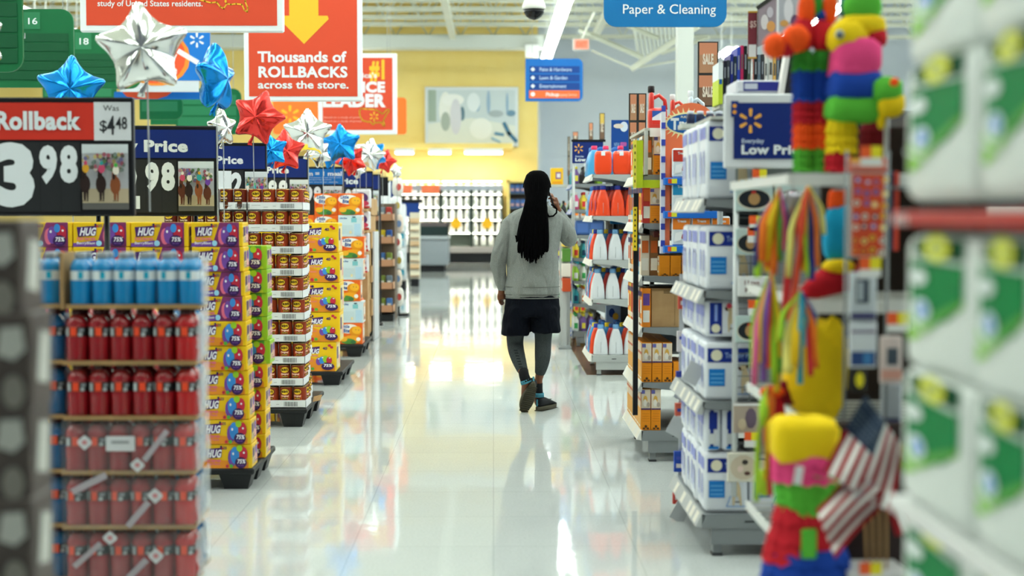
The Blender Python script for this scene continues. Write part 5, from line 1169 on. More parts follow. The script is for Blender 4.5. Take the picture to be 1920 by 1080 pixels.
# ---- R3: blue and white training pads
Z3 = [.180, .655, .925, 1.118, 1.500]
end_shelf(5.9, 6.8, Z3[:2] + [1.118, 1.5], 'grey end shelf stocked with blue and white training pad packs', xf=.855, xb=1.5, top=1.86, rail='b4b8b8')
PW = mt('e4e8ee', .4); PBL = mt('16308c', .4); PSQ = mt('1a7ccc', .4); DOGC = mt('d8c49c', .5); DOGB = mt('4a2c20', .5)
def dog(A, u, v, s, dark=False):
    c = DOGC if not dark else mt('9a8468')
    A.poly([(u - .10 * s, v), (u - .06 * s, v), (u - .03 * s, v + .28 * s), (u + .06 * s, v + .28 * s), (u + .12 * s, v), (u + .17 * s, v), (u + .12 * s, v + .55 * s), (u + .05 * s, v + .75 * s), (u - .08 * s, v + .72 * s), (u - .12 * s, v + .40 * s)], c)
    A.oval(u - .05 * s, v + .80 * s, .11 * s, .12 * s, c, 12); A.oval(u - .17 * s, v + .78 * s, .045 * s, .08 * s, DOGB, 8, .5); A.oval(u + .06 * s, v + .85 * s, .04 * s, .07 * s, DOGB, 8); A.oval(u + .03 * s, v + .12 * s, .09 * s, .02 * s, DOGB, 8); A.oval(u - .06 * s, v + .74 * s, .02 * s, .015 * s, mt('1a1414'), 6)
def pads(w, d, h, kind):
    b = MB(); b.cbox(0, w, 0, d, 0, h, PW, .018, 3, None, True); A = Art(b, front(0, 0, 0))
    if kind in ('tall', 'wide'):
        A.rect(.012, h - .085, w - .012, h - .025, PBL); A.oval(.05, h - .055, .024, .024, mt('e8e4c8'), 14); A.text('Training Pads', .085, h - .066, .022, mt('9ab4e8'), .02, wid=min(.13, w - .10))
        A.rect(.018, h * .25, .085, h * .25 + .072, PSQ)
        for t in range(3): A.rect(.024, h * .25 + .012 + t * .018, .078, h * .25 + .017 + t * .018, mt('6ab4e8'))
        if w > .15: dog(A, w * .72, .03, h * .55); A.line([(w * .5, .028), (w * .97, .028)], .004, mt('5a90c8')); A.line([(w * .5, .028), (w * .58, .07)], .004, mt('5a90c8'))
    elif kind == 'lying':
        A.rect(.0 + .02, .012, .072, h - .012, PBL); A.oval(.046, .035, .019, .019, mt('e8e4c8'), 12); A.rect(.04, .065, .052, h - .02, mt('8aa4e0')); dog(A, w * .55, .02, h * .8); A.rect(w * .74, .015, w * .88, h * .55, PSQ); A.oval(.10, h - .025, .012, .012, mt('d84a5a'), 8)
    else:
        A.rect(.025, .012, .040, h - .012, PBL); A.rect(.02, h * .5, .055, h - .02, PBL); A.rect(.02, .03, .05, h * .4, mt('d8dcdc')); A.rect(.018, .008, .062, .02, PSQ)
    A = Art(b, side_west(0, d, 0)); A.rect(.012, h - .075, d - .012, h - .025, mt('8c94d0')); A.rect(.02, h * .2, d - .02, h * .55, mt('c9cfe2')); A.rect(d * .4, h * .3, d * .6, h * .62, mt('7a82c4'))
    return tagit(b.build('training_pad_pack'), 'x', 'pack')
PK = {'tallA': pads(.205, .105, .325, 'tall'), 'tallB': pads(.215, .105, .27, 'tall'), 'lying': pads(.20, .14, .155, 'lying'), 'wideD': pads(.235, .105, .245, 'wide'), 'slim': pads(.072, .105, .185, 'slim'), 'tallF': pads(.185, .105, .255, 'tall')}
PG = 'training pad packs on the pads end'
def padrow(kind, x, z, ny, what, dy=.11, y0=5.925, extra=''):
    for j in range(ny): put(PK[kind], (x + .004 * math.sin(j * 2.3), y0 + dy * j, z), f'{what}, {ORD[j]} from the front{extra}', PG)
padrow('tallA', .885, 1.502, 7, 'tall white and blue pad pack on the top pads shelf')
padrow('tallB', .888, 1.120, 7, 'white and blue pad pack on the second pads shelf')
padrow('wideD', .885, .657, 7, 'wide dog picture pad pack above the slim packs')
padrow('lying', .885, .925, 5, 'pad pack lying on top of the wide dog picture packs', .145)
for c in range(2): padrow('slim', .885 + .075 * c, .470 - .0 if False else .443, 7, f'slim white pad pack on top of the lowest packs, {ORD[c]} column')
padrow('tallF', .888, .182, 7, 'white and blue pad pack on the base of the pads end')
padrow('tallF', 1.078, .182, 3, 'white and blue pad pack on the pads base, inner column')
# jars on top shelf behind
for j in range(4):
    o = thing('vitamin_jar', (.93 + .045 * j, 6.72, 1.86), f'small dark jar above the tall pad packs, {ORD[j]} from the aisle', 'jar', 'dark jars above the pad packs'); b = MB(); b.lathe([(.018, 0), (.02, .004), (.02, .045), (.015, .05)], mt('1c2244', .4), 10); b.build('body', o); b = MB(); b.lathe([(.016, .05), (.016, .062), (.01, .064)], mt('d8dce8', .4), 8); b.build('cap', o)
b = MB(); b.box(.88, 1.5, 6.65, 6.8, 1.84, 1.86, SG2); tagit(b.build('top_shelf_board'), 'grey top board at the rear of the pads end', 'shelf')
# clipped tags hanging at the front edge of the pads end
for i, (px, py, Y) in enumerate(((1283, 735, 6.7), (1268, 800, 6.8), (1300, 700, 6.0), (1275, 960, 6.6))):
    p = spot(px, py, Y); b = MB(); M = Matrix.Rotation(.5, 4, 'Y'); b.box(-.035, .035, -.004, .004, -.045, .045, mt('c6c9cb', .45), M); tagit(b.build('price_tag', None, p), f'grey shelf tag tilted out from the pads end, {["upper rear", "lower rear", "upper front", "lowest"][i]}', 'tag', 'grey shelf tags on the pads end')
rr = random.Random(6)
for i in range(6):
    py = (560, 640, 715, 775, 865, 925)[i]; p = spot(1283 - 2 * i, py, 6.86); b = MB(); b.box(-.03, .02, -.01, .01, -.05, .05, mt(('e05a4a', 'e8e0e4', '3a4ab0', 'e8705a', '2a50b8', 'd84a40')[i], .5)); A = Art(b, front(-.03, -.01, -.05)); A.rect(.01, .02, .04, .04, mt('f0e8e8')); A.rect(.01, .06, .035, .075, mt('4a5ac0')); tagit(b.build('clip_strip_pack', None, p), f'small {["red", "pale", "blue", "coral", "deep blue", "dark red"][i]} pack on the clip strip at the rear of the pads end', 'pack')
p = spot(1278, 560, 6.88); b = MB(); b.box(p.x - .012, p.x + .012, 6.872, 6.876, .08, 1.15, mt('c8ccd0', .4)); tagit(b.build('clip_strip'), 'thin pale clip strip hanging at the rear of the pads end', 'strip')
# white stack on top
for i in range(3):
    b = MB(); b.cbox(0, .19, 0, .26, 0, .052, mt('dcdde6', .5), .006); A = Art(b, front(0, 0, 0)); A.rect(.03, .006, .185, .046 if i == 2 else .012, mt('2a2f8c') if i == 2 else mt('c4c8d4')); 
    if i == 2: A.rect(.035, .014, .09, .038, mt('c8ccdc'))
    tagit(b.build('pad_pack_flat', None, (1.03, 6.05, 1.845 + .054 * i)), f'flat white and blue pack, {lay(2 - i, 3)} of the stack behind the low price sign', 'pack', 'flat packs behind the low price sign')
b = MB(); b.box(.90, 1.5, 5.9, 6.5, 1.83, 1.843, SG2); tagit(b.build('top_shelf_board'), 'grey top board under the flat white packs', 'shelf')
# binders / magazines upright in a row
rr = random.Random(12); bc = ['1c2030', '3a3f4a', '24308a', '2a3a4a', '3048b0', 'b82a5a', '181a1c', '4a5a4a', 'd88a7a', '20242a', '6a7a8a', '3a3a40', 'e8e4de', 'dcd8d0', 'e0b060', '5a6a7a', '22262c', '8a5a3a']
bn = ['near black', 'dark grey', 'navy', 'slate', 'bright blue', 'magenta', 'jet black', 'grey green', 'salmon', 'charcoal', 'steel blue', 'dark taupe', 'white', 'off white', 'sand yellow', 'blue grey', 'soot black', 'brown']
p = spot(1356, 195, 7.3); zb = p.z; x = p.x
for i, c in enumerate(bc):
    w = .0175 if i not in (12, 13) else .022; h = .24 + .02 * rr.random() + (.05 if i in (4, 5, 6) else 0) - (.03 if i < 2 else 0)
    b = MB(); b.cbox(0, w - .002, 0, .2, 0, h, mt(c, .4), .001); A = Art(b, front(0, 0, 0)); A.rect(.004, h * .6, w - .006, h * .85, mt('8a8f98' if c < '8' else '5a5a5a')); tagit(b.build('folder', None, (x, 7.3, zb)), f'{bn[i]} folder standing upright in the row above the low price sign', 'folder', 'folders in a row above the low price sign'); x += w
b = MB(); b.box(p.x - .02, x + .1, 7.28, 7.55, zb - .02, zb - .001, SG2); b.tube([(p.x + .02, 7.5, 0), (p.x + .02, 7.5, zb - .02)], .015, SG1); b.tube([(x, 7.5, 0), (x, 7.5, zb - .02)], .015, SG1); tagit(b.build('folder_shelf'), 'thin grey shelf under the row of folders', 'shelf')
b = MB(); p = spot(1347, 195, 7.25); b.cbox(0, .022, 0, .2, 0, .125, mt('c2d83a', .4), .001); b.box(0, .022, 0, .2, .125, .21, mt('e4ecf0')); A = Art(b, front(0, 0, 0)); A.rect(.003, .10, .018, .125, mt('1a60a8')); tagit(b.build('cereal_box', None, (p.x, 7.25, p.z)), 'slim lime and white box at the start of the folder row', 'box')
# maroon posters
o = thing('poster_sign', spot(1402, 110, 6.9), 'maroon trimmed upright poster card above the folders', 'sign', None, -.1); b = MB(); k = 6.9 / F; b.box(0, 17 * k, 0, .01, 0, 88 * k, mt('7a2f3a', .5)); A = Art(b, front(0, 0, 0)); A.rect(.004, .004, 17 * k - .004, 26 * k, mt('dcd8d8')); A.rect(0, 0, 17 * k, 3 * k, mt('c89a3a')); A.rect(0, 85 * k, 17 * k, 88 * k, mt('c89a3a')); A.text('$5', .008, 58 * k, .03, mt('d8b8b0'), .02, wid=.03); b.build('panel', o); b = MB(); b.tube([(.02, .01, 0), (.02, .01, -.22)], .004, WIREM); b.build('stem', o)
o = thing('picture_sign', spot(1421, 88, 6.85), 'large blurred photo poster leaning at the top above the folders', 'sign', None, .0); b = MB(); k = 6.85 / F
b.add([(0, 0, 0), (36 * k, 0, 18 * k), (36 * k, 0, 100 * k), (0, 0, 74 * k)], [(0, 1, 2, 3)], mt('9a8a92', .5)); b.add([(0, .015, 0), (36 * k, .015, 18 * k), (36 * k, .015, 100 * k), (0, .015, 74 * k)], [(3, 2, 1, 0)], mt('3a3a3c')); A = Art(b, front(0, 0, 0)); A.oval(12 * k, 46 * k, 7 * k, 14 * k, mt('d8d0d0')); A.oval(24 * k, 38 * k, 8 * k, 10 * k, mt('d89a5a')); A.oval(22 * k, 64 * k, 6 * k, 10 * k, mt('c4bcc4')); A.line([(0, 73 * k), (36 * k, 99 * k)], .018, mt('34342f')); b.build('panel', o); b = MB(); b.tube([(.05, .01, .1), (.05, .01, -.24)], .004, WIREM); b.build('stem', o)
o = thing('picture_sign', spot(1460, 60, 6.0), 'pale grey photo poster beside the large blurred one', 'sign'); b = MB(); k = 6.0 / F; b.box(0, 45 * k, 0, .01, 0, 90 * k, mt('b4b4bc', .5)); b.box(-3 * k, 0, 0, .01, 0, 90 * k, mt('e4e6e8')); A = Art(b, front(0, 0, 0)); A.oval(18 * k, 40 * k, 9 * k, 22 * k, mt('e0dce0')); A.oval(30 * k, 20 * k, 8 * k, 12 * k, mt('6a4a6a')); A.oval(10 * k, 16 * k, 8 * k, 6 * k, mt('d8a05a')); b.build('panel', o); b = MB(); b.tube([(.05, .01, 0), (.05, .01, -.3)], .005, WIREM); b.build('stem', o)
b = MB(); M = Matrix.Rotation(.15, 4, 'Y'); b.box(-.012, .03, -.01, .06, -.12, .14, mt('26262a', .5), M); b.box(-.03, -.012, -.01, .06, -.10, .12, mt('e4e0dc', .5), M); tagit(b.build('folder', None, spot(1478, 155, 6.0)), 'black and white folder leaning beside the piñata legs', 'folder')
# wire side panel with clipped picture cards
o = thing('wire_grid_rack', (0, 5.885, 0), 'grey wire grid panel covering the inner side of the pads end', 'rack'); b = MB(); x0, x1 = 1.005, 1.50
for i in range(24): 
    z = .48 + i * .047; b.box(x0, x1, -.002, .001, z, z + .004, mt('7f8686', .4, .4))
for i in range(9): b.box(x0 + i * .06, x0 + i * .06 + .004, -.004, -.001, .46, 1.62, mt('7f8686', .4, .4))
b.box(x0 - .004, x0 + .006, -.006, .004, .44, 1.66, mt('9aa2a2', .4, .4)); b.build('wire_grid', o)
b = MB(); b.box(1.10, 1.50, .012, .015, .44, 1.83, mt('8d9391', .6)); b.build('backing', o)
def card(px, py, w, h, label, kind, Y=5.84):
    p = spot(px, py, Y); k = Y / F; w *= k; h *= k; b = MB(); b.cbox(0, w, 0, .02, 0, h, mt({'oval': 'bcd0cc', 'note': 'e4e6e4', 'cat': 'd8d4c4', 'photo': 'b0a090'}[kind], .5), .003); A = Art(b, front(0, 0, 0))
    if kind == 'oval': A.oval(w / 2, h * .42, w * .46, h * .36, mt('d8d4c0'), 20); A.oval(w / 2, h * .44, w * .42, h * .33, mt('1c2228'), 20); A.oval(w * .5, h * .44, w * .16, h * .22, mt('b08858'), 12); A.oval(w * .48, h * .68, w * .07, h * .06, mt('c03030'), 8)
    elif kind == 'note': A.text('I Love', w * .2, h * .58, h * .22, mt('7a3a40'), .02, wid=w * .45); A.text('My Cat', w * .22, h * .22, h * .22, mt('5a3038'), .03, wid=w * .55)
    elif kind == 'cat': A.oval(w * .5, h * .5, w * .42, h * .42, mt('cbbca4'), 14); A.oval(w * .55, h * .68, w * .1, h * .09, mt('3a3430'), 8); A.oval(w * .62, h * .3, w * .1, h * .07, mt('5a3a34'), 8); A.oval(w * .4, h * .45, w * .1, h * .12, mt('e0c8bc'), 8)
    else: A.oval(w * .6, h * .5, w * .2, h * .35, mt('6a5a6a'), 10); A.rect(0, h * .93, w, h, mt('e8e8e8')); A.oval(w * .3, h * .3, w * .15, h * .2, mt('c8b89a'), 8)
    tagit(b.build('picture_card', None, p), label, 'card', 'picture cards clipped to the wire panel')
card(1379, 396, 70, 52, 'pale card with a black oval dog picture right under the low price sign', 'oval'); card(1453, 396, 66, 52, 'pale card with a black oval picture behind the silver bag', 'oval'); card(1379, 478, 56, 50, 'pale card with a black oval picture beside the orange ribbons', 'oval')
card(1383, 556, 62, 38, 'white card handwritten with I love my cat', 'note'); card(1379, 642, 52, 50, 'pale card with a black oval picture in the lower part of the wire panel', 'oval'); card(1375, 812, 55, 56, 'tan photo card with a white top edge low on the wire panel', 'photo'); card(1364, 904, 60, 56, 'pale card with a cat face resting above the lowest pad packs', 'cat')
for i, (px, py) in enumerate(((1411, 333), (1405, 420), (1402, 442), (1403, 578), (1396, 826))):
    p = spot(px, py, 5.80); b = MB(); b.box(0, .028, 0, .004, .0, .034, mt('f0602a', .5)); b.box(.028, .058, 0, .004, .0, .034, mt('ecdc2a', .5)); b.box(0, .058, 0, .003, -.028, 0, mt('e4e4e0', .5)); tagit(b.build('price_tag', None, p), f'orange and yellow price tag on the wire panel, {ORD[i]} from the top', 'tag', 'orange and yellow price tags')

# ---- R2: party goods. white wire shelves
o = thing('end_shelf', (0, 3.85, 0), 'party goods end with white wire shelves holding the piñatas', 'shelf unit', 'shelf ends along the aisle')
b = MB(); b.box(1.30, 1.34, 0, .95, .03, 1.75, mt('26221f', .6)); b.box(1.0, 1.30, .48, .50, .1, 1.70, mt('2a2018', .6)); b.build('back_panel', o)
b = MB(); b.box(1.0, 1.30, 0, .95, .0, .12, SG1); b.build('base_deck', o)
for z in (1.545, 1.20, .865, .46):
    b = MB(); x0 = .86 if z < 1.5 else .80
    for t in range(13): b.box(x0, 1.3, .02 + t * .075, .026 + t * .075, z - .006, z, mt('d0d2cc', .4))
    b.box(x0, x0 + .01, 0, .95, z - .028, z, mt('dcdeda', .4)); b.box(x0, 1.3, 0, .008, z - .030, z, mt('dcdeda', .4)); s = b.build('wire_shelf', o)
    b = MB(); b.box(x0, 1.22, -.012, -.002, z - .034, z - .002, mt('d9dbd6', .4)); b.build('price_rail', s)
def fuzzy(b, px, py, rx, ry, Y, col, dy=None, p=2.6, seed=0, ns=9):
    c = spot(px, py, Y); k = Y / F; h = {'green': '5cbc3c', 'dgreen': '3a9a34', 'yellow': 'f4d018', 'red': 'c8202e', 'dred': '7a1420', 'pink': 'ec4a86', 'blue': '1a45a8', 'orange': 'ff5a1c', 'cyan': '18a0cc', 'lime': 'b4d83a', 'white': 'e8e8ea', 'magenta': 'd0286a'}[col]
    m = PAPER.setdefault(h, mt(h, .85, 0, 0, .2, 1, 0, 0, 160.0)); d = (dy if dy else min(rx, ry)) * k
    b.pillow(c.x, c.y, c.z, 2 * rx * k, 2 * d, 2 * ry * k, m, ns, p, None, .10)
PAPER = {}
def crepe(name, o, items, Y):
    b = MB()
    for it in items: fuzzy(b, *it[:4], Y, it[4], *(it[5:]))
    return b.build(name, o)
def fringe_band(b, px, y0, y1, r, Y, col, r2=None, flat=.9):
    """paper fringe band round a limb; y0 top, y1 bottom in the photograph"""
    k = Y / F; h = {'green': '5cbc3c', 'dgreen': '3a9a34', 'yellow': 'f4d018', 'red': 'c8202e', 'dred': '7a1420', 'pink': 'ec4a86', 'blue': '1a45a8', 'orange': 'ff5a1c', 'cyan': '18a0cc', 'lime': 'b4d83a'}[col]; m = mt(h, .85, 0, 0, .2, 1, 0, 0, 160.0)
    a = spot(px, y0, Y); c = spot(px, y1, Y); n = 36; r *= k; r2 = (r2 * k if r2 else r); rows = max(2, int((a.z - c.z) / .022)); vs = []; fs = []
    for j in range(rows):
        for e, (t, ex) in enumerate(((j / rows, -.002), ((j + 1.25) / rows, .006))):
            for i in range(n):
                g = 2 * PI * i / n; rad = r + (r2 - r) * min(1, t) + ex + (.003 if (i % 2 and e) else 0); zz = a.z + (c.z - a.z) * min(1.04, t) - (.006 * (i % 3) if e else 0)
                vs.append((a.x + rad * math.cos(g), a.y + rad * flat * math.sin(g), zz))
        q = j * 2 * n; fs += [(q + i, q + n + i, q + n + (i + 1) % n, q + (i + 1) % n) for i in range(n)]
    fs.append(tuple(range(n))); fs.append(tuple((rows * 2 - 1) * n + i for i in range(n)))
    b.add(vs, fs, m, False)
# donkey piñata standing sideways
Y = 4.05
o = thing('donkey_pinata', spot(1600, 315, Y), 'striped donkey piñata with a yellow head and blue body on the top wire shelf', 'piñata')
def rel(ob):  # keep children where they were drawn
    ob.location = -ob.parent.location
b = MB(); fuzzy(b, 1590, 72, 38, 34, Y, 'yellow'); fuzzy(b, 1615, 48, 46, 20, Y, 'yellow', 26); fuzzy(b, 1640, 72, 22, 18, Y, 'red', 24); rel(b.build('head', o))
b = MB(); c = spot(1575, 64, Y - .055); b.lathe([(.0005, -.004), (.010, -.002), (.013, .004), (.010, .010)], mt('8fa0a8', .4), 12, c, 'y'); b.lathe([(.0005, -.008), (.006, -.006), (.007, .0)], BLACK, 10, (c.x - .002, c.y, c.z - .003), 'y'); rel(b.build('eye', o))
b = MB(); fuzzy(b, 1617, 12, 36, 26, Y, 'green', 18); fuzzy(b, 1600, 18, 16, 16, Y, 'lime', 14); rel(b.build('mane', o))
b = MB(); fuzzy(b, 1604, 112, 46, 42, Y, 'pink', 42, 3.2); fuzzy(b, 1600, 132, 45, 22, Y, 'pink', 42, 3); rel(b.build('neck', o))
b = MB(); fuzzy(b, 1600, 162, 49, 34, Y, 'blue', 46, 3.4); fuzzy(b, 1602, 204, 55, 28, Y, 'green', 46, 3.4); rel(b.build('body', o))
b = MB(); fringe_band(b, 1578, 222, 280, 26, Y, 'yellow'); fringe_band(b, 1572, 278, 314, 22, Y, 'red'); rel(b.build('leg', o))
b = MB(); fringe_band(b, 1640, 228, 313, 24, Y + .12, 'dred'); rel(b.build('leg', o))
# second donkey seen from the front: paired striped legs
Y = 4.12
o = thing('donkey_pinata', spot(1524, 315, Y), 'striped paper piñata seen end on with paired legs and orange pompoms', 'piñata')
for cx in (1506, 1541):
    b = MB()
    for (y0, y1, c, r) in ((96, 128, 'dgreen', 17), (126, 184, 'blue', 17), (182, 226, 'red', 16), (224, 272, 'orange', 16), (270, 314, 'green', 15)): fringe_band(b, cx, y0, y1, r, Y, c)
    rel(b.build('leg', o))
b = MB(); fuzzy(b, 1506, 66, 20, 32, Y, 'red', 20); fuzzy(b, 1541, 68, 20, 30, Y, 'red', 20); rel(b.build('chest', o))
b = MB(); fuzzy(b, 1512, 20, 16, 32, Y, 'orange', 14); fuzzy(b, 1556, 16, 14, 30, Y, 'orange', 14); fuzzy(b, 1532, 8, 10, 24, Y, 'dgreen', 10); fuzzy(b, 1544, 30, 16, 10, Y, 'blue', 10); fuzzy(b, 1586, 8, 12, 26, Y, 'blue', 10); rel(b.build('ear_tuft', o))
for (px, py, r) in ((1454, 86, 23), (1492, 73, 26), (1474, 90, 17)):
    b = MB(); fuzzy(b, px, py, r, r, Y - .03, 'orange' if r > 20 else 'red', r, 2.1, 0, 12); rel(b.build('pompom', o))
o = thing('donkey_pinata', spot(1665, 240, 4.3), 'small green and yellow piñata peeping out beside the white paper packs', 'piñata'); Y = 4.0
b = MB(); fuzzy(b, 1662, 170, 30, 26, Y, 'green', 24); rel(b.build('head', o)); b = MB(); fuzzy(b, 1668, 196, 28, 24, Y, 'yellow', 22); fuzzy(b, 1652, 222, 8, 20, Y, 'yellow', 8); rel(b.build('muzzle', o)); b = MB(); fuzzy(b, 1677, 154, 8, 8, Y - .08, 'orange', 8); rel(b.build('flower', o))
b = MB(); b.tube([spot(1662, 190, Y + .03), spot(1662, 316, Y + .03)], .008, WIREM); rel(b.build('support_stick', o))
# ribbon bunches
RC = {'orange': 'f07a1c', 'yellow': 'f0c81e', 'lime': 'a8d832', 'red': 'd83038', 'navy': '28368c', 'pink': 'e86aa0', 'cyan': '28a8c8', 'purple': '8a5ac0', 'green': '5aa832', 'coral': 'ef5a3c', 'pale': 'e8e07a'}
def ribbons(px, py, strands, Y, label, name='ribbon_bunch'):
    o = thing(name, spot(px, py, Y), label, 'ribbons', 'ribbon streamers hanging from the party shelves'); k = Y / F
    for i, (x0, x1, y1, w, c) in enumerate(strands):
        b = MB(); pts = []; W2 = w * k / 2; n = 10; vs = []
        for j in range(n + 1):
            t = j / n; p = spot(px + (x0 - px) * min(1, t * 2.2) + (x1 - x0) * t, py + (y1 - py) * t, Y + .012 * math.sin(i * 1.7 + t * 4)); ww = W2 * (.25 + .75 * min(1, t * 2)); tw = .5 * math.sin(i * 2.1 + t * 5)
            vs += [(p.x - ww * math.cos(tw), p.y - ww * math.sin(tw) - .002, p.z), (p.x, p.y - .004, p.z), (p.x + ww * math.cos(tw), p.y + ww * math.sin(tw) - .002, p.z), (p.x + ww * math.cos(tw), p.y + ww * math.sin(tw) + .001, p.z), (p.x, p.y + .003, p.z), (p.x - ww * math.cos(tw), p.y - ww * math.sin(tw) + .001, p.z)]
        fs = [(j * 6 + q, j * 6 + (q + 1) % 6, (j + 1) * 6 + (q + 1) % 6, (j + 1) * 6 + q) for j in range(n) for q in range(6)] + [tuple(range(6))[::-1], tuple(n * 6 + q for q in range(6))]
        b.add(vs, fs, mt(RC[c], .6), True); rel(b.build('streamer', o))
ribbons(1462, 352, [(1428, 1420, 520, 14, 'lime'), (1434, 1428, 490, 16, 'orange'), (1446, 1440, 510, 16, 'yellow'), (1440, 1436, 500, 12, 'coral'), (1456, 1450, 515, 14, 'orange'), (1462, 1462, 490, 10, 'green'), (1470, 1470, 470, 9, 'pink'), (1474, 1478, 480, 10, 'navy'), (1424, 1416, 500, 8, 'navy')], 3.95, 'orange, yellow and green ribbon bunch hanging beside the silver bag')
ribbons(1515, 345, [(1494, 1470, 600, 15, 'red'), (1488, 1478, 520, 12, 'pale'), (1505, 1500, 505, 16, 'coral'), (1512, 1508, 510, 10, 'yellow'), (1522, 1522, 525, 12, 'navy'), (1530, 1532, 500, 10, 'orange'), (1516, 1480, 620, 12, 'coral'), (1536, 1545, 440, 9, 'pale'), (1500, 1516, 520, 8, 'lime')], 3.92, 'long red, navy and yellow ribbon bunch in the middle of the party shelves')
ribbons(1446, 505, [(1416, 1412, 690, 12, 'lime'), (1424, 1414, 722, 12, 'pink'), (1436, 1432, 715, 12, 'purple'), (1446, 1440, 690, 12, 'coral'), (1450, 1452, 720, 13, 'lime'), (1430, 1424, 680, 8, 'yellow'), (1466, 1456, 735, 12, 'yellow'), (1460, 1462, 700, 10, 'green')], 3.9, 'lime, pink and purple ribbon bunch at the outer edge of the party shelves')
ribbons(1502, 545, [(1484, 1476, 700, 20, 'pale'), (1494, 1490, 690, 16, 'yellow'), (1502, 1500, 720, 12, 'cyan'), (1512, 1514, 650, 12, 'cyan'), (1514, 1520, 705, 12, 'red'), (1522, 1530, 690, 12, 'orange'), (1530, 1524, 640, 10, 'navy'), (1472, 1462, 640, 12, 'lime')], 3.8, 'yellow, cyan and red ribbon bunch hanging over the yellow piñata')
ribbons(1440, 720, [(1424, 1418, 940, 10, 'lime'), (1432, 1432, 800, 18, 'lime'), (1440, 1436, 900, 9, 'yellow'), (1436, 1444, 930, 10, 'red'), (1452, 1446, 780, 10, 'orange')], 3.85, 'thin lime and red ribbon bunch beside the tall round piñata')
o = thing('silver_bag', spot(1488, 420, 4.0), 'shiny silver gift bag hanging between the ribbon bunches', 'bag'); b = MB(); c = spot(1488, 390, 4.02); k = 4 / F; b.pillow(c.x, c.y, c.z, 52 * k, .05, 62 * k, mt('a8a4ac', .25, .7), 8, 4, None, .12); rel(b.build('bag_body', o)); b = MB(); b.tube([spot(1488, 362, 4.02), spot(1488, 338, 4.02)], .004, WIREM); rel(b.build('hook', o))
# mid shelf character-free pinata: yellow bundle with cyan and red
Y = 4.0
o = thing('yellow_pinata', spot(1525, 785, Y), 'round bodied yellow paper piñata under the cyan and red ribbons', 'piñata')
b = MB(); fuzzy(b, 1528, 690, 60, 92, Y, 'yellow', 55, 2.6, 0, 12); fuzzy(b, 1560, 650, 28, 50, Y - .04, 'yellow', 22); rel(b.build('body', o)); b = MB(); fuzzy(b, 1483, 735, 26, 24, Y - .02, 'dred', 16); rel(b.build('dark_patch', o))
b = MB(); fuzzy(b, 1562, 690, 24, 96, Y - .05, 'yellow', 16, 2.2, 0, 12); rel(b.build('arm', o))
o = thing('blue_pinata', spot(1565, 560, 4.05), 'cyan and red paper piñata on the middle wire shelf', 'piñata'); Y = 4.08
b = MB(); fuzzy(b, 1574, 440, 32, 58, Y, 'cyan', 26); rel(b.build('body', o)); b = MB(); fuzzy(b, 1572, 500, 30, 14, Y - .03, 'yellow', 24); rel(b.build('collar', o)); b = MB(); b.tube([spot(1598, 515, Y), spot(1545, 530, Y - .03), spot(1510, 552, Y - .08)], [.045, .04, .025], mt('c8202e', .85, 0, 0, .2, 1, 0, 0, 160.0), 10); rel(b.build('arm', o)); b = MB(); fuzzy(b, 1570, 378, 18, 26, Y, 'orange', 14); rel(b.build('head', o))
o = thing('red_pinata', spot(1450, 900, 3.95), 'narrow dark red paper piñata behind the thin lime ribbons', 'piñata'); Y = 3.98
b = MB(); fuzzy(b, 1452, 800, 20, 78, Y, 'red', 18); rel(b.build('body', o)); b = MB(); fuzzy(b, 1448, 735, 24, 10, Y - .02, 'orange', 14); rel(b.build('collar', o)); b = MB(); fuzzy(b, 1434, 905, 14, 26, Y - .02, 'lime', 12); rel(b.build('foot_tuft', o))
# big round pinata low in front
Y = 3.55
o = thing('round_pinata', (spot(1505, 900, Y).x, Y, 0), 'tall round piñata banded yellow, pink, green, red and blue beside the striped flags', 'piñata')
def bandz(py): return spot(1505, py, Y).z
b = MB(); fuzzy(b, 1507, 824, 62, 44, Y, 'yellow', 58, 4.5, 0, 12); rel(b.build('cap_band', o))
b = MB(); fringe_band(b, 1512, 842, 892, 63, Y, 'pink', 62); rel(b.build('pink_band', o))
b = MB(); fringe_band(b, 1514, 880, 950, 64, Y, 'green', 54); rel(b.build('green_band', o))
b = MB(); fringe_band(b, 1508, 944, 990, 55, Y, 'red', 60); fringe_band(b, 1506, 984, 1040, 60, Y, 'red', 74); rel(b.build('red_band', o))
b = MB(); fringe_band(b, 1512, 1020, 1078, 74, Y, 'blue', 84); rel(b.build('blue_band', o))
b = MB(); fringe_band(b, 1512, 1066, 1190, 82, Y, 'yellow', 90); b.lathe([(.08, 0), (.08, .40)], mt('c8a03a', .8), 12, (spot(1512, 1066, Y).x, Y, 0)); rel(b.build('yellow_band', o))
b = MB(); p = spot(1500, 1030, Y); M = Matrix.Translation((p.x, p.y - .098, p.z)); b.cbox(-.019, .019, -.006, .0, 0, .075, mt('5cbc3c', .8), .004, 1, M); rel(b.build('green_patch', o))
b = MB(); p = spot(1480, 895, Y); M = Matrix.Translation((p.x, p.y - .090, p.z)) @ Matrix.Rotation(.15, 4, 'Y'); b.box(-.010, .010, -.004, 0, 0, .045, mt('e8e8ea', .5), M); rel(b.build('price_sticker', o))
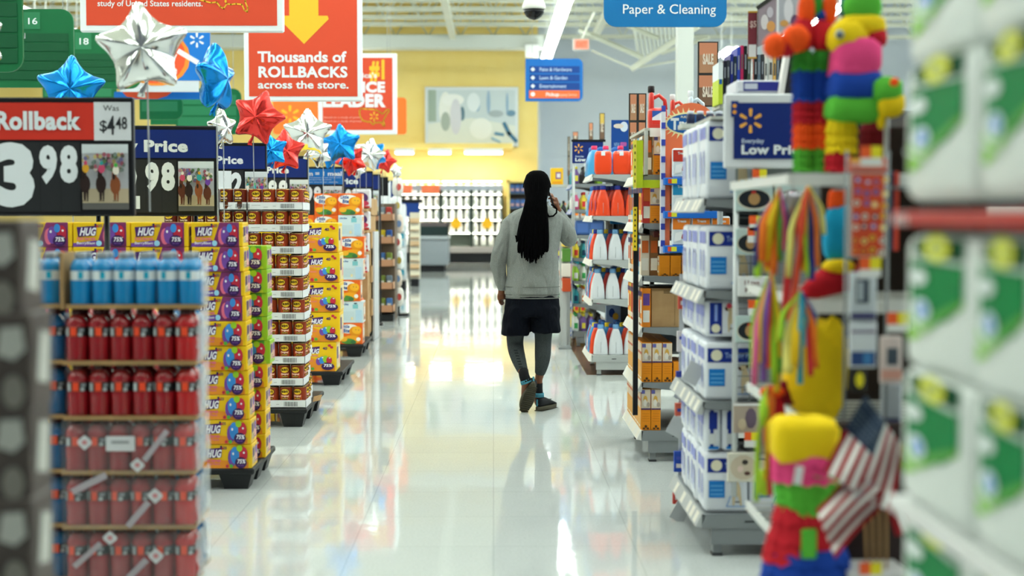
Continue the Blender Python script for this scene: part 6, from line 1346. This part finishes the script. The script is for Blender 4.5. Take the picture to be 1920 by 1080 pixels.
# hanging merchandise strips
def strip(px0, py0, px1, py1, Y, label, base, art, cat='pack', name='hanging_pack'):
    p = spot(px0, py1, Y); q = spot(px1, py0, Y); w = q.x - p.x; h = q.z - p.z; b = MB(); b.cbox(0, w, 0, .012, 0, h, mt(base, .35), .004); A = Art(b, front(0, 0, 0)); art(A, w, h); return tagit(b.build(name, None, p), label, cat)
def stickers(A, w, h):
    g = random.Random(5); A.rect(.006, .006, w - .006, h - .006, mt('d8502e'))
    for r in range(7):
        for c in range(4):
            u = w * (.14 + .24 * c + g.uniform(-.02, .02)); v = h * (.08 + .135 * r + g.uniform(-.02, .02)); A.oval(u, v, w * .085, h * .038, mt(g.choice(['e8b83a', 'd8d4c8', '7a6ab0', '5a5a6a', 'f0d87a', 'a86a98', 'e88a3a'])), 9, g.uniform(-1, 1)); A.oval(u, v, w * .035, h * .016, mt(g.choice(['5a3a3a', 'f0f0f0', 'c04a3a'])), 7)
strip(1592, 322, 1662, 484, 3.62, 'orange sheet of small round stickers in a clear sleeve hanging above the white packs', 'b8a8a0', stickers)
def hdr(A, w, h): A.rect(.005, h * .3, w - .005, h * .7, mt('d8a090')); A.rect(.005, h * .7, w * .3, h, mt('e8b03a'))
strip(1590, 296, 1664, 322, 3.62, 'red and cream header card above the orange sticker sheet', 'c8584a', hdr)
def wp(A, w, h): A.rect(w * .25, h * .35, w * .7, h * .85, mt('3a4654')); A.rect(w * .3, h * .4, w * .5, h * .8, mt('aab4bc')); A.rect(.004, h * .02, w - .004, h * .15, mt('3a3a6a'))
strip(1592, 510, 1645, 600, 3.62, 'pale grey hanging pack with a dark picture under the sticker sheet', 'c4ccd2', wp)
def wp2(A, w, h): A.rect(.004, h * .05, w - .004, h * .35, mt('27457c')); A.rect(w * .5, h * .08, w * .8, h * .33, mt('3f7cb4')); A.rect(.004, h * .75, w - .004, h * .8, mt('7a6a8a'))
strip(1592, 602, 1645, 690, 3.62, 'white hanging pack with a blue lower panel under the pale grey pack', 'd2d8de', wp2)
def wp3(A, w, h): A.rect(w * .3, h * .4, w * .8, h * .75, mt('44505c')); A.rect(0.003, h * .1, w, h * .3, mt('d8a090'))
strip(1650, 630, 1692, 720, 3.7, 'cream and pink hanging pack with a dark square beside the white paper packs', 'd8c8c4', wp3)
strip(1652, 720, 1692, 800, 3.72, 'plain pale grey hanging pack just above the flag', 'bcc4cc', lambda A, w, h: A.rect(.003, .003, w * .9, h * .2, mt('2a3a6a')))
strip(1664, 322, 1686, 470, 3.75, 'dark blue and red narrow pack beside the sticker sheet', '14304a', lambda A, w, h: A.rect(w * .55, 0, w, h, mt('d84a34')))
strip(1592, 690, 1625, 735, 3.66, 'black pack with a yellow flower low beside the yellow piñata', '22221c', lambda A, w, h: A.oval(w * .6, h * .5, w * .25, h * .32, mt('e8dc2a')))
for i, (px, py, Y) in enumerate(((1612, 505, 3.58), (1614, 296, 3.58), (1664, 608, 3.6), (1612, 1078, 3.4))):
    p = spot(px, py, Y); b = MB(); b.box(0, .026, 0, .004, .0, .03, mt('f0602a', .5)); b.box(.026, .054, 0, .004, .0, .03, mt('ecdc2a', .5)); b.box(0, .054, 0, .003, -.02, 0, mt('e4e4e0', .5)); tagit(b.build('price_tag', None, p), f'orange and yellow price tag {["under the sticker sheet", "above the sticker sheet", "beside the white paper packs", "below the striped flags"][i]}', 'tag', 'orange and yellow price tags')
o = thing('hook_rail', (0, 3.72, 0), 'tall grey wire hook rail carrying the hanging party packs', 'rack'); 
for px in (1588, 1666):
    b = MB(); p = spot(px, 300, 3.72); b.tube([(p.x, 0, .02), (p.x, 0, 1.60)], .004, mt('74797a', .4, .5)); b.build('upright', o)
b = MB(); b.box(spot(1588, 300, 3.72).x, 1.3, .0, .16, 1.50, 1.508, mt('74797a', .4, .5)); b.box(spot(1588, 300, 3.72).x - .02, 1.1, -.02, .14, 0, .02, SG1); b.build('cross_bar', o)
# flags
RS = mt('98141f', .7); WS = mt('dcdcd8', .7); CT = mt('2c3c52', .7)
def flag(name_label, corners, Y, fold, canton, nv=39):
    """corners: hoist top, hoist bottom, fly bottom, fly top in the photograph; stripes run hoist to fly"""
    o = thing('striped_flag', spot(*corners[0], Y), name_label, 'flag', 'small striped flags'); a, b_, c, d = corners; nu = 18; g = []
    for i in range(nu + 1):
        row = []
        for j in range(nv + 1):
            u = i / nu; v = j / nv
            px = (a[0] * (1 - u) + d[0] * u) * (1 - v) + (b_[0] * (1 - u) + c[0] * u) * v; py = (a[1] * (1 - u) + d[1] * u) * (1 - v) + (b_[1] * (1 - u) + c[1] * u) * v
            px += fold * 10 * math.sin(u * 3.1) * (v - .5); py += fold * 12 * math.sin(u * PI) * v
            row.append(spot(px, py, Y + .022 * math.sin(v * 9 + u * 2) + .012 * math.sin(u * 5)))
        g.append(row)
    for part, test in (('stripes', lambda i, j: not (canton and i < nu * .42 and j < nv * 7 / 13)), ('canton', lambda i, j: canton and i < nu * .42 and j < nv * 7 / 13)):
        b = MB()
        for i in range(nu):
            for j in range(nv):
                if test(i, j):
                    m = CT if part == 'canton' else (RS if (j // 3) % 2 == 0 else WS)
                    q = [g[i][j], g[i + 1][j], g[i + 1][j + 1], g[i][j + 1]]; b.add(q, [(0, 1, 2, 3)], m, True); b.add([x + Vector((0, .0015, 0)) for x in q], [(3, 2, 1, 0)], m, True)
        if part == 'canton':
            for i in range(6):
                for j in range(9):
                    ui = (i + .5) / 6 * nu * .40; vj = (j + .5) / 9 * nv * 7 / 13; x = g[int(ui)][int(vj)]; b.box(x.x - .0028, x.x + .0028, x.y - .003, x.y - .0015, x.z - .0012, x.z + .0012, mt('7a8898', .6))
        if b.v: rel(b.build(part, o))
    return o
f1 = flag('small striped flag with a dark starred canton hanging slantwise beside the round piñata', [(1622, 742), (1692, 836), (1668, 962), (1544, 884)], 3.36, .6, True)
f2 = flag('second small striped flag folded below the starred one', [(1598, 880), (1676, 936), (1566, 1048), (1530, 956)], 3.35, -.5, False, 27)
f2b = flag('third striped flag with a dark red tip pointing at the white paper packs', [(1655, 915), (1698, 958), (1722, 990), (1680, 1006)], 3.46, .2, False, 9)
o = thing('flag_sticks', spot(1640, 1078, 3.5), 'bundle of wooden flag sticks in a white box under the striped flags', 'flag stick')
for t in range(4): b = MB(); b.tube([spot(1626 + 12 * t, 1078, 3.5), spot(1620 + 14 * t, 900, 3.48)], .0035, mt('b08a5a', .6), 6); rel(b.build('stick', o))
b = MB(); p = spot(1592, 1075, 3.46); b.box(p.x, p.x + .15, 3.46, 3.62, p.z - .5, p.z - .0, mt('dcdcdc', .5)); b.box(p.x, p.x + .15, 3.44, 3.46, 0, p.z - .02, mt('c8cacc', .5)); rel(b.build('holder_box', o))
b = MB(); b.cbox(.86, 1.28, 3.60, 3.64, .5, .90, mt('2a1c1a', .6), .004); b.box(.98, 1.0, 3.56, 3.6, 0, .5, SB); tagit(b.build('backing_board'), 'dark brown backing board behind the striped flags', 'board')

# ---- R1: packs of paper towels right beside the camera
o = thing('end_shelf', (0, 1.22, 0), 'near white end shelf with a red price rail stacked with white and green packs', 'shelf unit', 'shelf ends along the aisle')
b = MB(); b.box(1.02, 1.06, 0, 1.08, 0, 2.2, mt('d0d2ce', .5)); b.box(.66, 1.02, 0, 1.08, .0, .10, WHITE); b.build('back_panel', o)
for z, c in ((.545, 'e4e4e2'), (.975, 'e4e4e2'), (1.437, 'b8322c')):
    b = MB(); b.box(.66, 1.02, 0, 1.08, z - .02, z, WHITE); s = b.build('shelf', o)
    b = MB(); b.cbox(.645, .66, 0, 1.08, z - .022, z, mt(c, .4), .002); A = Art(b, side_west(.645, 1.08, z - .022))
    if c == 'b8322c':
        for t in range(3): A.rect(.02 + t * .03, .002, .034 + t * .03, .016, mt('e8e0e0'))
    b.build('price_rail', s)
GP = mt('088044', .5, 0, 0, .1); GDK = mt('055030', .5, 0, 0, .1); GL = mt('8ccf3c', .45); WP = mt('e2e8e2', .4)
b = MB(); w, d, h = .34, .335, .212; b.cbox(0, d, -w, 0, 0, h, WP, .022, 3, None, True)
A = Art(b, side_west(0, -.004, 0)); GA = lambda u, v: (u, v)
A.poly([(.05, .176), (.291, .176), (.291, .207), (.05, .205)], GDK)
A.poly([(.035, .172), (.291, .172), (.291, .112), (.215, .085), (.04, .085)], GP); A.poly([(.035, .090), (.20, .090), (.291, .118), (.291, .112), (.060, .046), (.03, .046)], GL)
A.poly([(.12, .085), (.291, .122), (.25, .098), (.15, .072)], mt('4aa03c', .45)); A.oval(.080, .146, .045, .013, mt('dfe8e4')); A.oval(.10, .095, .045, .019, mt('dfeaf0')); A.oval(.11, .096, .018, .012, mt('3f8fd8'))
A.line([(.04, .188), (.12, .174), (.291, .172)], .005, mt('c8dccf')); A.line([(.03, .078), (.13, .062)], .006, mt('dfe8e0'))
g = (.181, .193); A.poly([(g[0] + (.066 if j % 2 else .055) * math.cos(j * PI / 12), g[1] + (.0215 if j % 2 else .018) * math.sin(j * PI / 12)) for j in range(24)], mt('dce03a')); A.oval(g[0], g[1], .026, .009, mt('a8b47a'))
PT = tagit(b.build('paper_towel_pack'), 'x', 'pack')
for ri, (z, nm) in enumerate(((.10, 'on the base'), (.312, 'on the base, second layer'), (.547, 'lower shelf'), (.759, 'lower shelf, second layer'), (.977, 'just below the red rail, lower layer'), (1.189, 'just below the red rail, upper layer'), (1.439, 'standing on the red rail shelf'), (1.651, 'second layer over the red rail'), (1.863, 'third layer over the red rail'))):
    for c in range(3): put(PT, (.663 + .004 * ((ri + c) % 2), (2.295, 1.950, 1.715)[c], z + (.015 if ri > 5 else 0)), f'white and green paper towel pack {nm}, {["by the flags", "middle", "nearest the camera"][c]}', 'white and green paper towel packs', scale=(1, 1 if c == 0 else .68, 1))
# ================================================================ THE SHOPPER, seen from behind, walking away
YP = 10.35; KP = YP / F
def Q(px, py, dy=0.0):
    p = spot(px, py, YP); return Vector((p.x, YP + dy, p.z))
shopper = thing('person', (Q(998, 775).x, YP, 0), 'person with long black dreadlocks walking away in grey sweatshirt, phone at one ear', 'person')
def wear(mb, name, voxel, smooth=4, par=None):
    o = mb.build(name, par or shopper); o.location = -shopper.location
    m = o.modifiers.new('join', 'REMESH'); m.mode = 'VOXEL'; m.voxel_size = voxel; m.use_smooth_shade = True
    if smooth: s = o.modifiers.new('soft', 'SMOOTH'); s.factor = .5; s.iterations = smooth
    return o
def fabric(name, c1, c2, scale, bump, fold=0):
    def f(t, n, L, b):
        tc = n.new('ShaderNodeTexCoord'); nz = n.new('ShaderNodeTexNoise'); nz.inputs['Scale'].default_value = scale; nz.inputs['Detail'].default_value = 3
        cr = n.new('ShaderNodeValToRGB'); cr.color_ramp.elements[0].color = hexc(c1); cr.color_ramp.elements[1].color = hexc(c2); cr.color_ramp.elements[0].position = .35; cr.color_ramp.elements[1].position = .65
        n2 = n.new('ShaderNodeTexNoise'); n2.inputs['Scale'].default_value = 6; n2.inputs['Detail'].default_value = 2; n2.inputs['Distortion'].default_value = .6
        mp = n.new('ShaderNodeMapping'); mp.inputs['Scale'].default_value = (1.6, 1.6, .7)
        ad = n.new('ShaderNodeMath'); ad.operation = 'MULTIPLY_ADD'; ad.inputs[1].default_value = .014
        bp = n.new('ShaderNodeBump'); bp.inputs['Strength'].default_value = bump; bp.inputs['Distance'].default_value = .05
        L.new(tc.outputs['Object'], nz.inputs['Vector']); L.new(tc.outputs['Object'], mp.inputs['Vector']); L.new(mp.outputs['Vector'], n2.inputs['Vector'])
        L.new(nz.outputs['Fac'], cr.inputs['Fac']); L.new(cr.outputs['Color'], b.inputs['Base Color']); L.new(nz.outputs['Fac'], ad.inputs[0]); L.new(n2.outputs['Fac'], ad.inputs[2])
        L.new(ad.outputs[0], bp.inputs['Height']); L.new(bp.outputs['Normal'], b.inputs['Normal']); b.inputs['Roughness'].default_value = .92; b.inputs['Specular IOR Level'].default_value = .15
    return nodemat(name, f)
SKIN = mt('74462e', .5); SWEAT = fabric('grey_sweatshirt_fleece', '7c807d', '8b8f8c', 200, .8)
NAVYF = fabric('navy_shorts_fabric', '03060f', '050a16', 120, .6); LEGG = fabric('charcoal_knit', '33383a', '454b4c', 240, .25)
HAIR = mt('040405', .9, 0, 0, .04)
def loft(b, rings, m, n=24):
    """rings: centre, half width, half depth"""
    vs = []; fs = []
    for c, rx, ry in rings:
        for i in range(n):
            t = 2 * PI * i / n; vs.append((c.x + rx * math.cos(t), c.y + ry * math.sin(t), c.z))
    k = len(rings)
    for j in range(k - 1):
        for i in range(n): fs.append((j * n + i, (j + 1) * n + i, (j + 1) * n + (i + 1) % n, j * n + (i + 1) % n))
    fs += [tuple(range(n)), tuple((k - 1) * n + i for i in range(n))[::-1]]
    b.add(vs, fs, m, True)
def ring(py, xl, xr, dep, dy=0.0):
    c = Q((xl + xr) / 2, py, dy); return (c, (xr - xl) / 2 * KP, dep)
# --- body (one continuous surface: head, neck, trunk, arms, hands, legs)
b = MB()
loft(b, [ring(322, 1003, 1010, .02), ring(327, 992, 1021, .06), ring(337, 987, 1027, .085), ring(350, 986, 1028, .095), ring(362, 989, 1025, .088), ring(374, 995, 1019, .07, .01), ring(381, 999, 1016, .045, .03)], SKIN, 20)
b.tube([Q(1007, 352, .092), Q(1007, 360, .112), Q(1007, 362, .10)], [.010, .016, .012], SKIN, 8)     # nose
for sx in (-1, 1): b.pillow(*(Q(1007 + 21.5 * sx, 354, .0)), .014, .034, .06, SKIN, 6, 2.2)      # ears
b.tube([Q(1007, 372, .085), Q(1007, 378, .06)], [.020, .022], SKIN, 8)                          # chin
b.tube([Q(1006, 366, .0), Q(1005, 384, -.01), Q(1003, 396, -.02)], [.056, .058, .075], SKIN, 12)
loft(b, [ring(392, 972, 1034, .07), ring(402, 964, 1044, .085), ring(430, 956, 1044, .10), ring(480, 962, 1036, .095), ring(520, 962, 1036, .09), ring(560, 956, 1042, .10), ring(580, 956, 1042, .10), ring(586, 960, 1038, .09)], SKIN)
b.tube([Q(966, 408), Q(947, 440, -.02), Q(935, 482, -.02), Q(937, 520, .02), Q(940, 545, .035), Q(940, 551, .04)], [.036, .040, .036, .032, .025, .025], SKIN, 10)
b.tube([Q(1040, 408), Q(1058, 430, .04), Q(1068, 454, .07)], [.036, .040, .034], SKIN, 10)
b.tube([Q(1067, 454, .07), Q(1059, 424, .11), Q(1047, 394, .07), Q(1043, 386, .055)], [.034, .034, .027, .025], SKIN, 10)
# hanging hand with curled fingers
b.tube([Q(940, 549, .04), Q(939, 556, .045), Q(939, 562, .045)], [.023, .030, .028], SKIN, 10, True, .55)
for i, (dx, L1, dyy) in enumerate(((-4.6, 10.5, .02), (-1.6, 12.5, .05), (1.4, 12, .078), (4.0, 9.5, .10))):
    x0 = 939 + dx * .7; b.tube([Q(x0, 561, .03 + dyy * .4), Q(x0 + .6, 561 + L1 * .5, .035 + dyy * .45), Q(x0 + 2.0, 561 + L1 * .85, .045 + dyy * .45), Q(x0 + 3.4, 561 + L1, .055 + dyy * .45)], [.0095, .009, .0082, .007], SKIN, 7)
b.tube([Q(944, 551, .05), Q(947, 557, .062), Q(947.5, 563, .066)], [.011, .010, .008], SKIN, 7)
# raised hand at the ear, wrapped round the phone
b.tube([Q(1044, 388, .055), Q(1041, 379, .05), Q(1038.5, 371, .048)], [.024, .030, .026], SKIN, 10, True, .7)
for i, (dx, dy_) in enumerate(((0, -.012), (0, .010), (0, .032), (0, .052))):
    b.tube([Q(1040, 375 - i * 1.0, .03 + dy_), Q(1035.5, 369 - i * 1.6 + (3 if i == 0 else 0), .022 + dy_), Q(1030.5, 367.5 - i * 1.7 + (4 if i == 0 else 0), .020 + dy_), Q(1027.5, 369 - i * 1.6 + (4 if i == 0 else 0), .022 + dy_)], [.010, .0095, .0085, .007], SKIN, 7)
b.tube([Q(1043, 383, .035), Q(1037.5, 381, .018), Q(1032, 376, .012)], [.012, .0105, .008], SKIN, 7)
# legs
b.tube([Q(972, 595), Q(966, 625, .03), Q(966, 645, .06), Q(969, 662, .0), Q(978, 690, -.09), Q(983, 704, -.13), Q(988, 712, -.13)], [.080, .054, .048, .046, .034, .028, .03], SKIN, 12)
b.tube([Q(1020, 595), Q(1019, 625, .02), Q(1018, 645, .03), Q(1018, 665, .0), Q(1014, 695, .02), Q(1010.5, 712, .04), Q(1010, 730, .05), Q(1010, 748, .05)], [.080, .052, .047, .048, .036, .029, .027, .034], SKIN, 12)
b.tube([Q(986, 706, -.13), Q(985, 726, -.08), Q(983, 756, .0)], [.03, .032, .026], SKIN, 10)
b.tube([Q(1009, 752, .02), Q(1014, 762, .10), Q(1020, 766, .17)], [.032, .034, .024], SKIN, 10)
wear(b, 'body', .0062, 3)
# eyes and brows on the far side of the head
b = MB()
for sx in (-1, 1):
    c = Q(1007 + 8 * sx, 351, .084); b.pillow(c.x, c.y, c.z, .026, .016, .014, mt('e8e4dc', .3), 6, 2.2); b.pillow(c.x, c.y + .006, c.z, .011, .008, .011, mt('1c120c', .3), 6, 2.2)
o = b.build('eyes', shopper); o.location = -shopper.location
# --- sweatshirt
b = MB()
loft(b, [ring(384, 985, 1028, .070, .0), ring(389, 975, 1037, .085), ring(394, 965, 1047, .105), ring(402, 955, 1055, .122), ring(418, 946, 1059, .135), ring(440, 947, 1053, .142), ring(470, 948, 1047, .140), ring(505, 949, 1046, .135), ring(535, 948, 1048, .135), ring(548, 947, 1050, .137), ring(552, 948.5, 1049, .134), ring(559, 949, 1048.5, .132)], SWEAT, 32)
o = wear(b, 'sweatshirt', .010, 5)
tx = bpy.data.textures.new('cloth_folds', 'CLOUDS'); tx.noise_scale = .16; tx.noise_depth = 2
m = o.modifiers.new('folds', 'DISPLACE'); m.texture = tx; m.strength = .034; m.mid_level = .5; m.texture_coords = 'LOCAL'
b = MB(); b.tube([Q(966, 408), Q(956, 419, -.01), Q(947.5, 442, -.02), Q(938, 470, -.03), Q(934, 495, -.01), Q(937, 520, .02), Q(940.5, 535, .032), Q(941, 539, .035), Q(941, 545, .037)], [.052, .058, .060, .060, .060, .054, .043, .036, .034], SWEAT, 16)
o = wear(b, 'sleeve', .008, 4); m = o.modifiers.new('folds', 'DISPLACE'); m.texture = tx; m.strength = .026; m.mid_level = .5; m.texture_coords = 'LOCAL'
b = MB(); b.tube([Q(1040, 407), Q(1051, 418, .01), Q(1060.5, 434, .03), Q(1067, 448, .055), Q(1068, 456, .075)], [.054, .062, .067, .064, .050], SWEAT, 16)
b.tube([Q(1068, 455, .07), Q(1066, 438, .115), Q(1058, 415, .11), Q(1050, 400, .08), Q(1047, 395, .07)], [.052, .058, .052, .042, .036], SWEAT, 16)
o = wear(b, 'sleeve', .008, 4); m = o.modifiers.new('folds', 'DISPLACE'); m.texture = tx; m.strength = .022; m.mid_level = .5; m.texture_coords = 'LOCAL'
b = MB()
# hem, collar and cuff ribbing
def ringtube(cx, cy, py, rx, ry, r, m, b, dy=0):
    c = Q(cx, py, dy); b.tube([(c.x + rx * math.cos(t), c.y + ry * math.sin(t), c.z) for t in [2 * PI * i / 36 for i in range(37)]], r, m, 6)
ringtube(998, 0, 537, .1985, .1385, .0022, mt('6a6d6a', .95, 0, 0, .05), b); ringtube(998.5, 0, 551.5, .1965, .1365, .0026, mt('5c5f5c', .95, 0, 0, .05), b); ringtube(998.5, 0, 558, .1945, .133, .004, mt('767976', .95, 0, 0, .05), b)
o = b.build('hem_band', shopper); o.location = -shopper.location
b = MB(); loft(b, [ring(380.5, 981, 1031, .066, .005), ring(377, 983, 1030, .066, .012), ring(379, 985, 1028, .06, .012), ring(387, 985, 1028, .06, .005), ring(391, 974, 1039, .078, .0)][::-1], SWEAT, 28); o = b.build('collar', shopper); o.location = -shopper.location
o.modifiers.new('soft', 'SUBSURF').levels = 1
# --- shorts
b = MB()
def lring(py, xl, xr, dep, dy=0.0): return ring(py, xl, xr, dep, dy)
loft(b, [ring(552, 951, 1047, .125), ring(562, 948, 1049, .132), ring(580, 945, 1050, .140), ring(592, 944, 1051, .140)], NAVYF, 32)
loft(b, [ring(575, 946, 996, .125), ring(600, 942, 994, .128, .0), ring(622, 939, 993, .130, .01), ring(628, 940, 992.5, .128, .01)], NAVYF, 28)
loft(b, [ring(575, 996, 1050, .125), ring(600, 994, 1050, .126), ring(617, 995.5, 1051.5, .126, .01), ring(623, 996, 1051.5, .124, .01)], NAVYF, 28)
o = wear(b, 'shorts', .010, 3)
tx2 = bpy.data.textures.new('shorts_folds', 'CLOUDS'); tx2.noise_scale = .09; tx2.noise_depth = 1
m = o.modifiers.new('folds', 'DISPLACE'); m.texture = tx2; m.strength = .020; m.texture_coords = 'LOCAL'
# --- leggings
for nm, pts, rad in (('legging', [Q(972, 600), Q(966, 625, .03), Q(965.5, 645, .06), Q(968.5, 662, .01), Q(974, 678, -.045), Q(978.5, 690, -.085), Q(980, 694, -.095)], [.086, .067, .062, .060, .051, .042, .039]),
                     ('legging', [Q(1020, 600), Q(1019, 625, .02), Q(1018.5, 645, .03), Q(1018, 665, -.005), Q(1016, 685, .01), Q(1013, 698, .025), Q(1012, 704, .03)], [.086, .065, .061, .062, .051, .041, .036])):
    b = MB(); b.tube(pts, rad, LEGG, 16)
    o = b.build(nm, shopper); o.location = -shopper.location; o.modifiers.new('soft', 'SUBSURF').levels = 2; o.modifiers['soft'].render_levels = 2
b = MB()       # printed letters down the calf
for i in range(7):
    c = Q(966.5 + i * 1.55, 655 + i * 4.6, -.062 - .020 * i); b.box(c.x - .013, c.x + .013, c.y - .004, c.y, c.z - .006, c.z + .003, mt('23282a', .9))
o = b.build('calf_print', shopper); o.location = -shopper.location
# --- socks
SOCK = mt('0e1014', .9); TEAL = mt('3f7f92', .85)
for pts, rad, tb in (([Q(980.5, 692, -.095), Q(982, 701, -.125), Q(986, 712, -.13)], [.037, .037, .040], (Q(984, 708, -.128), Q(986.5, 714.5, -.128))), ([Q(1010, 719, .045), Q(1010, 730, .05), Q(1010, 746, .05)], [.031, .031, .036], (Q(1010, 738, .05), Q(1010, 746, .05)))):
    b = MB(); b.tube(pts, rad, SOCK, 14); b.tube([tb[0], tb[1]], [.040, .042], TEAL, 14); o = b.build('sock', shopper); o.location = -shopper.location
# --- shoes
def shoe(H, T, upv, name):
    """heel point, toe point (underside of the sole)"""
    y = (T - H).normalized(); z = (upv - y * upv.dot(y)).normalized(); x = y.cross(z); L = .290
    M = Matrix.Translation(H) @ Matrix(((x.x, y.x, z.x, 0), (x.y, y.y, z.y, 0), (x.z, y.z, z.z, 0), (0, 0, 0, 1)))
    out = []
    for i in range(28):
        t = 2 * PI * i / 28; v = (1 - math.cos(t)) / 2; w = (.036 + .014 * math.sin(PI * min(1, v * 1.02)) + .006 * math.sin(PI * v) * (v > .5)); w = .040 * (1 + .28 * math.sin((v - .25) * PI)) ; out.append((w * math.sin(t) ** 1 if True else 0, L * v))
    n = len(out); SO = mt('4a4638', .8); SO2 = mt('3a372c', .85)
    p = thing('shoe_part', (0, 0, 0), None, None) if False else None
    b = MB(); rings = [(0.94, 0), (1.0, .006), (1.02, .026), (.98, .030)]
    vs = [((u * s), v * s + L * (1 - s) / 2, zz) for s, zz in rings for u, v in out]; fs = [(j * n + i, j * n + (i + 1) % n, (j + 1) * n + (i + 1) % n, (j + 1) * n + i) for j in range(3) for i in range(n)] + [tuple(range(n))[::-1], tuple(3 * n + i for i in range(n))]
    fs = [f[::-1] for f in fs]
    b.add(vs, fs, SO, True, M)
    for t in range(13):
        v = .03 + t * .019; w = .030 + .010 * math.sin((v / L) * PI); b.box(-w, w, v, v + .009, -.003, .001, SO2, M)
    s = b.build('shoe', shopper); s.location = -shopper.location
    b = MB(); vs = []; m = 20; UP = mt('14161a', .75)
    sec = [(.012, .030, .095), (.05, .040, .110), (.10, .042, .098), (.15, .045, .080), (.20, .048, .062), (.25, .042, .042), (.280, .024, .030)]
    for v, w, h in sec:
        for i in range(m):
            t = 2 * PI * i / m; vs.append((w * math.cos(t), v, .026 + (h - .026) * .5 * (1 + math.sin(t))))
    fs = [(j * m + i, j * m + (i + 1) % m, (j + 1) * m + (i + 1) % m, (j + 1) * m + i) for j in range(len(sec) - 1) for i in range(m)] + [tuple(range(m))[::-1], tuple((len(sec) - 1) * m + i for i in range(m))]
    b.add(vs, fs, UP, True, M); u = b.build('upper', s); u.modifiers.new('soft', 'SUBSURF').levels = 1
    b = MB(); b.box(-.006, .006, .004, .010, .035, .085, TEAL, M); b.box(-.030, .030, .11, .18, .070, .074, mt('202428'), M); b.build('heel_tab', s)
Hh = Q(1000, 714, -.175); Tt = Q(982, 775, -.04); Tt.z = .012
shoe(Hh, Tt, Vector((-.05, .9, .35)), 'raised')
Hs = Q(1006, 770, .0); Hs.z = .003; Ts = Hs + Vector((.135, .235, 0)); shoe(Hs, Ts, Vector((0, 0, 1)), 'standing')
# --- dreadlocks
b = MB(); loft(b, [ring(319.5, 1000, 1014, .03, .0), ring(322, 993, 1021, .06), ring(328, 986.5, 1027, .085), ring(338, 983, 1031, .102), ring(350, 982.5, 1031.5, .108), ring(362, 984, 1030, .104, -.006), ring(371, 986, 1026, .092, -.014), ring(380, 987, 1023, .07, -.02)], HAIR, 32)
M2 = None
h = wear(b, 'hair', .008, 4)
rr = random.Random(23)
b = MB()      # plaits laid over the crown
for i in range(26):
    a = PI * (i + .5) / 26 ; pts = []
    for j in range(8):
        t = j / 7; e = .1 + t * 1.45; rx, ry, rz = .0955, .111, .118
        c = Q(1007, 352, 0); pts.append((c.x + rx * math.sin(e) * math.cos(a), c.y + ry * math.sin(e) * math.sin(a), c.z + rz * math.cos(e) - .002))
    b.tube(pts, .0085, HAIR, 6)
o = b.build('crown_plaits', h); 
ends = []
n = 56
for i in range(n):
    u = (i + .5) / n; row = i % 3
    az = -PI / 2 + (u - .5) * 2.7; cc = Q(1007, 352, 0); crown = []
    for e_ in (.12 + .05 * row, .55, .98, 1.38):
        g_ = 1.0 if e_ < 1.2 else .97; crown.append((cc.x + .097 * math.sin(e_) * math.cos(az) * g_, cc.y + .112 * math.sin(e_) * math.sin(az) * g_ - .002 * row, cc.z + .121 * math.cos(e_)))
    xm = 974 + 51 * u; xe = 966.5 + 60.5 * u + rr.uniform(-1.2, 1.2)
    ye = 462 + 24 * math.sin(PI * min(1, max(0, (u - .02)))) ** .8 + rr.uniform(-15, 7)
    if u < .07: ye = 452 + rr.uniform(-4, 2)
    d = -.150 - .014 * row
    pts = crown + [Q(986 + 36 * u, 376, -.115 - .014 * row - .02 * math.sin(PI * u)), Q(981 + 42 * u, 396, -.140 - .014 * row), Q(xm, 418, d), Q(xm * .4 + xe * .6 + rr.uniform(-.6, .6), 442, d), Q(xe + rr.uniform(-.8, .8), ye - 8, d - rr.uniform(0, .012)), Q(xe + rr.uniform(-1.4, 1.4), ye, d - rr.uniform(0, .012))]
    b = MB(); b.tube(pts, [.006, .0075, .0085, .0088, .0092, .0095, .0098, .0098, .0080, .0050], HAIR, 7)
    o = b.build('dreadlock', h)
b = MB(); b.tube([Q(1022, 378, -.07), Q(1024, 388, -.10), Q(1024.5, 399, -.115), Q(1028, 406, -.125), Q(1036, 405, -.128), Q(1042, 399, -.125), Q(1042.5, 392, -.12), Q(1037, 386, -.105), Q(1033, 384, -.09)], .0062, HAIR, 8); b.build('dreadlock', h)
# --- phone
c = Q(1034.5, 374, .035); M = Matrix.Translation(c) @ Matrix.Rotation(-.35, 4, 'Y')
b = MB(); b.cbox(-.0045, .0045, -.034, .036, -.055, .07, mt('16181c', .25), .003, 2, M); b.box(.0046, .0050, -.028, .03, -.045, .06, mt('2a2d33', .1), M); tagit(b.build('phone'), 'black phone held to the ear of the shopper in the grey sweatshirt', 'phone')
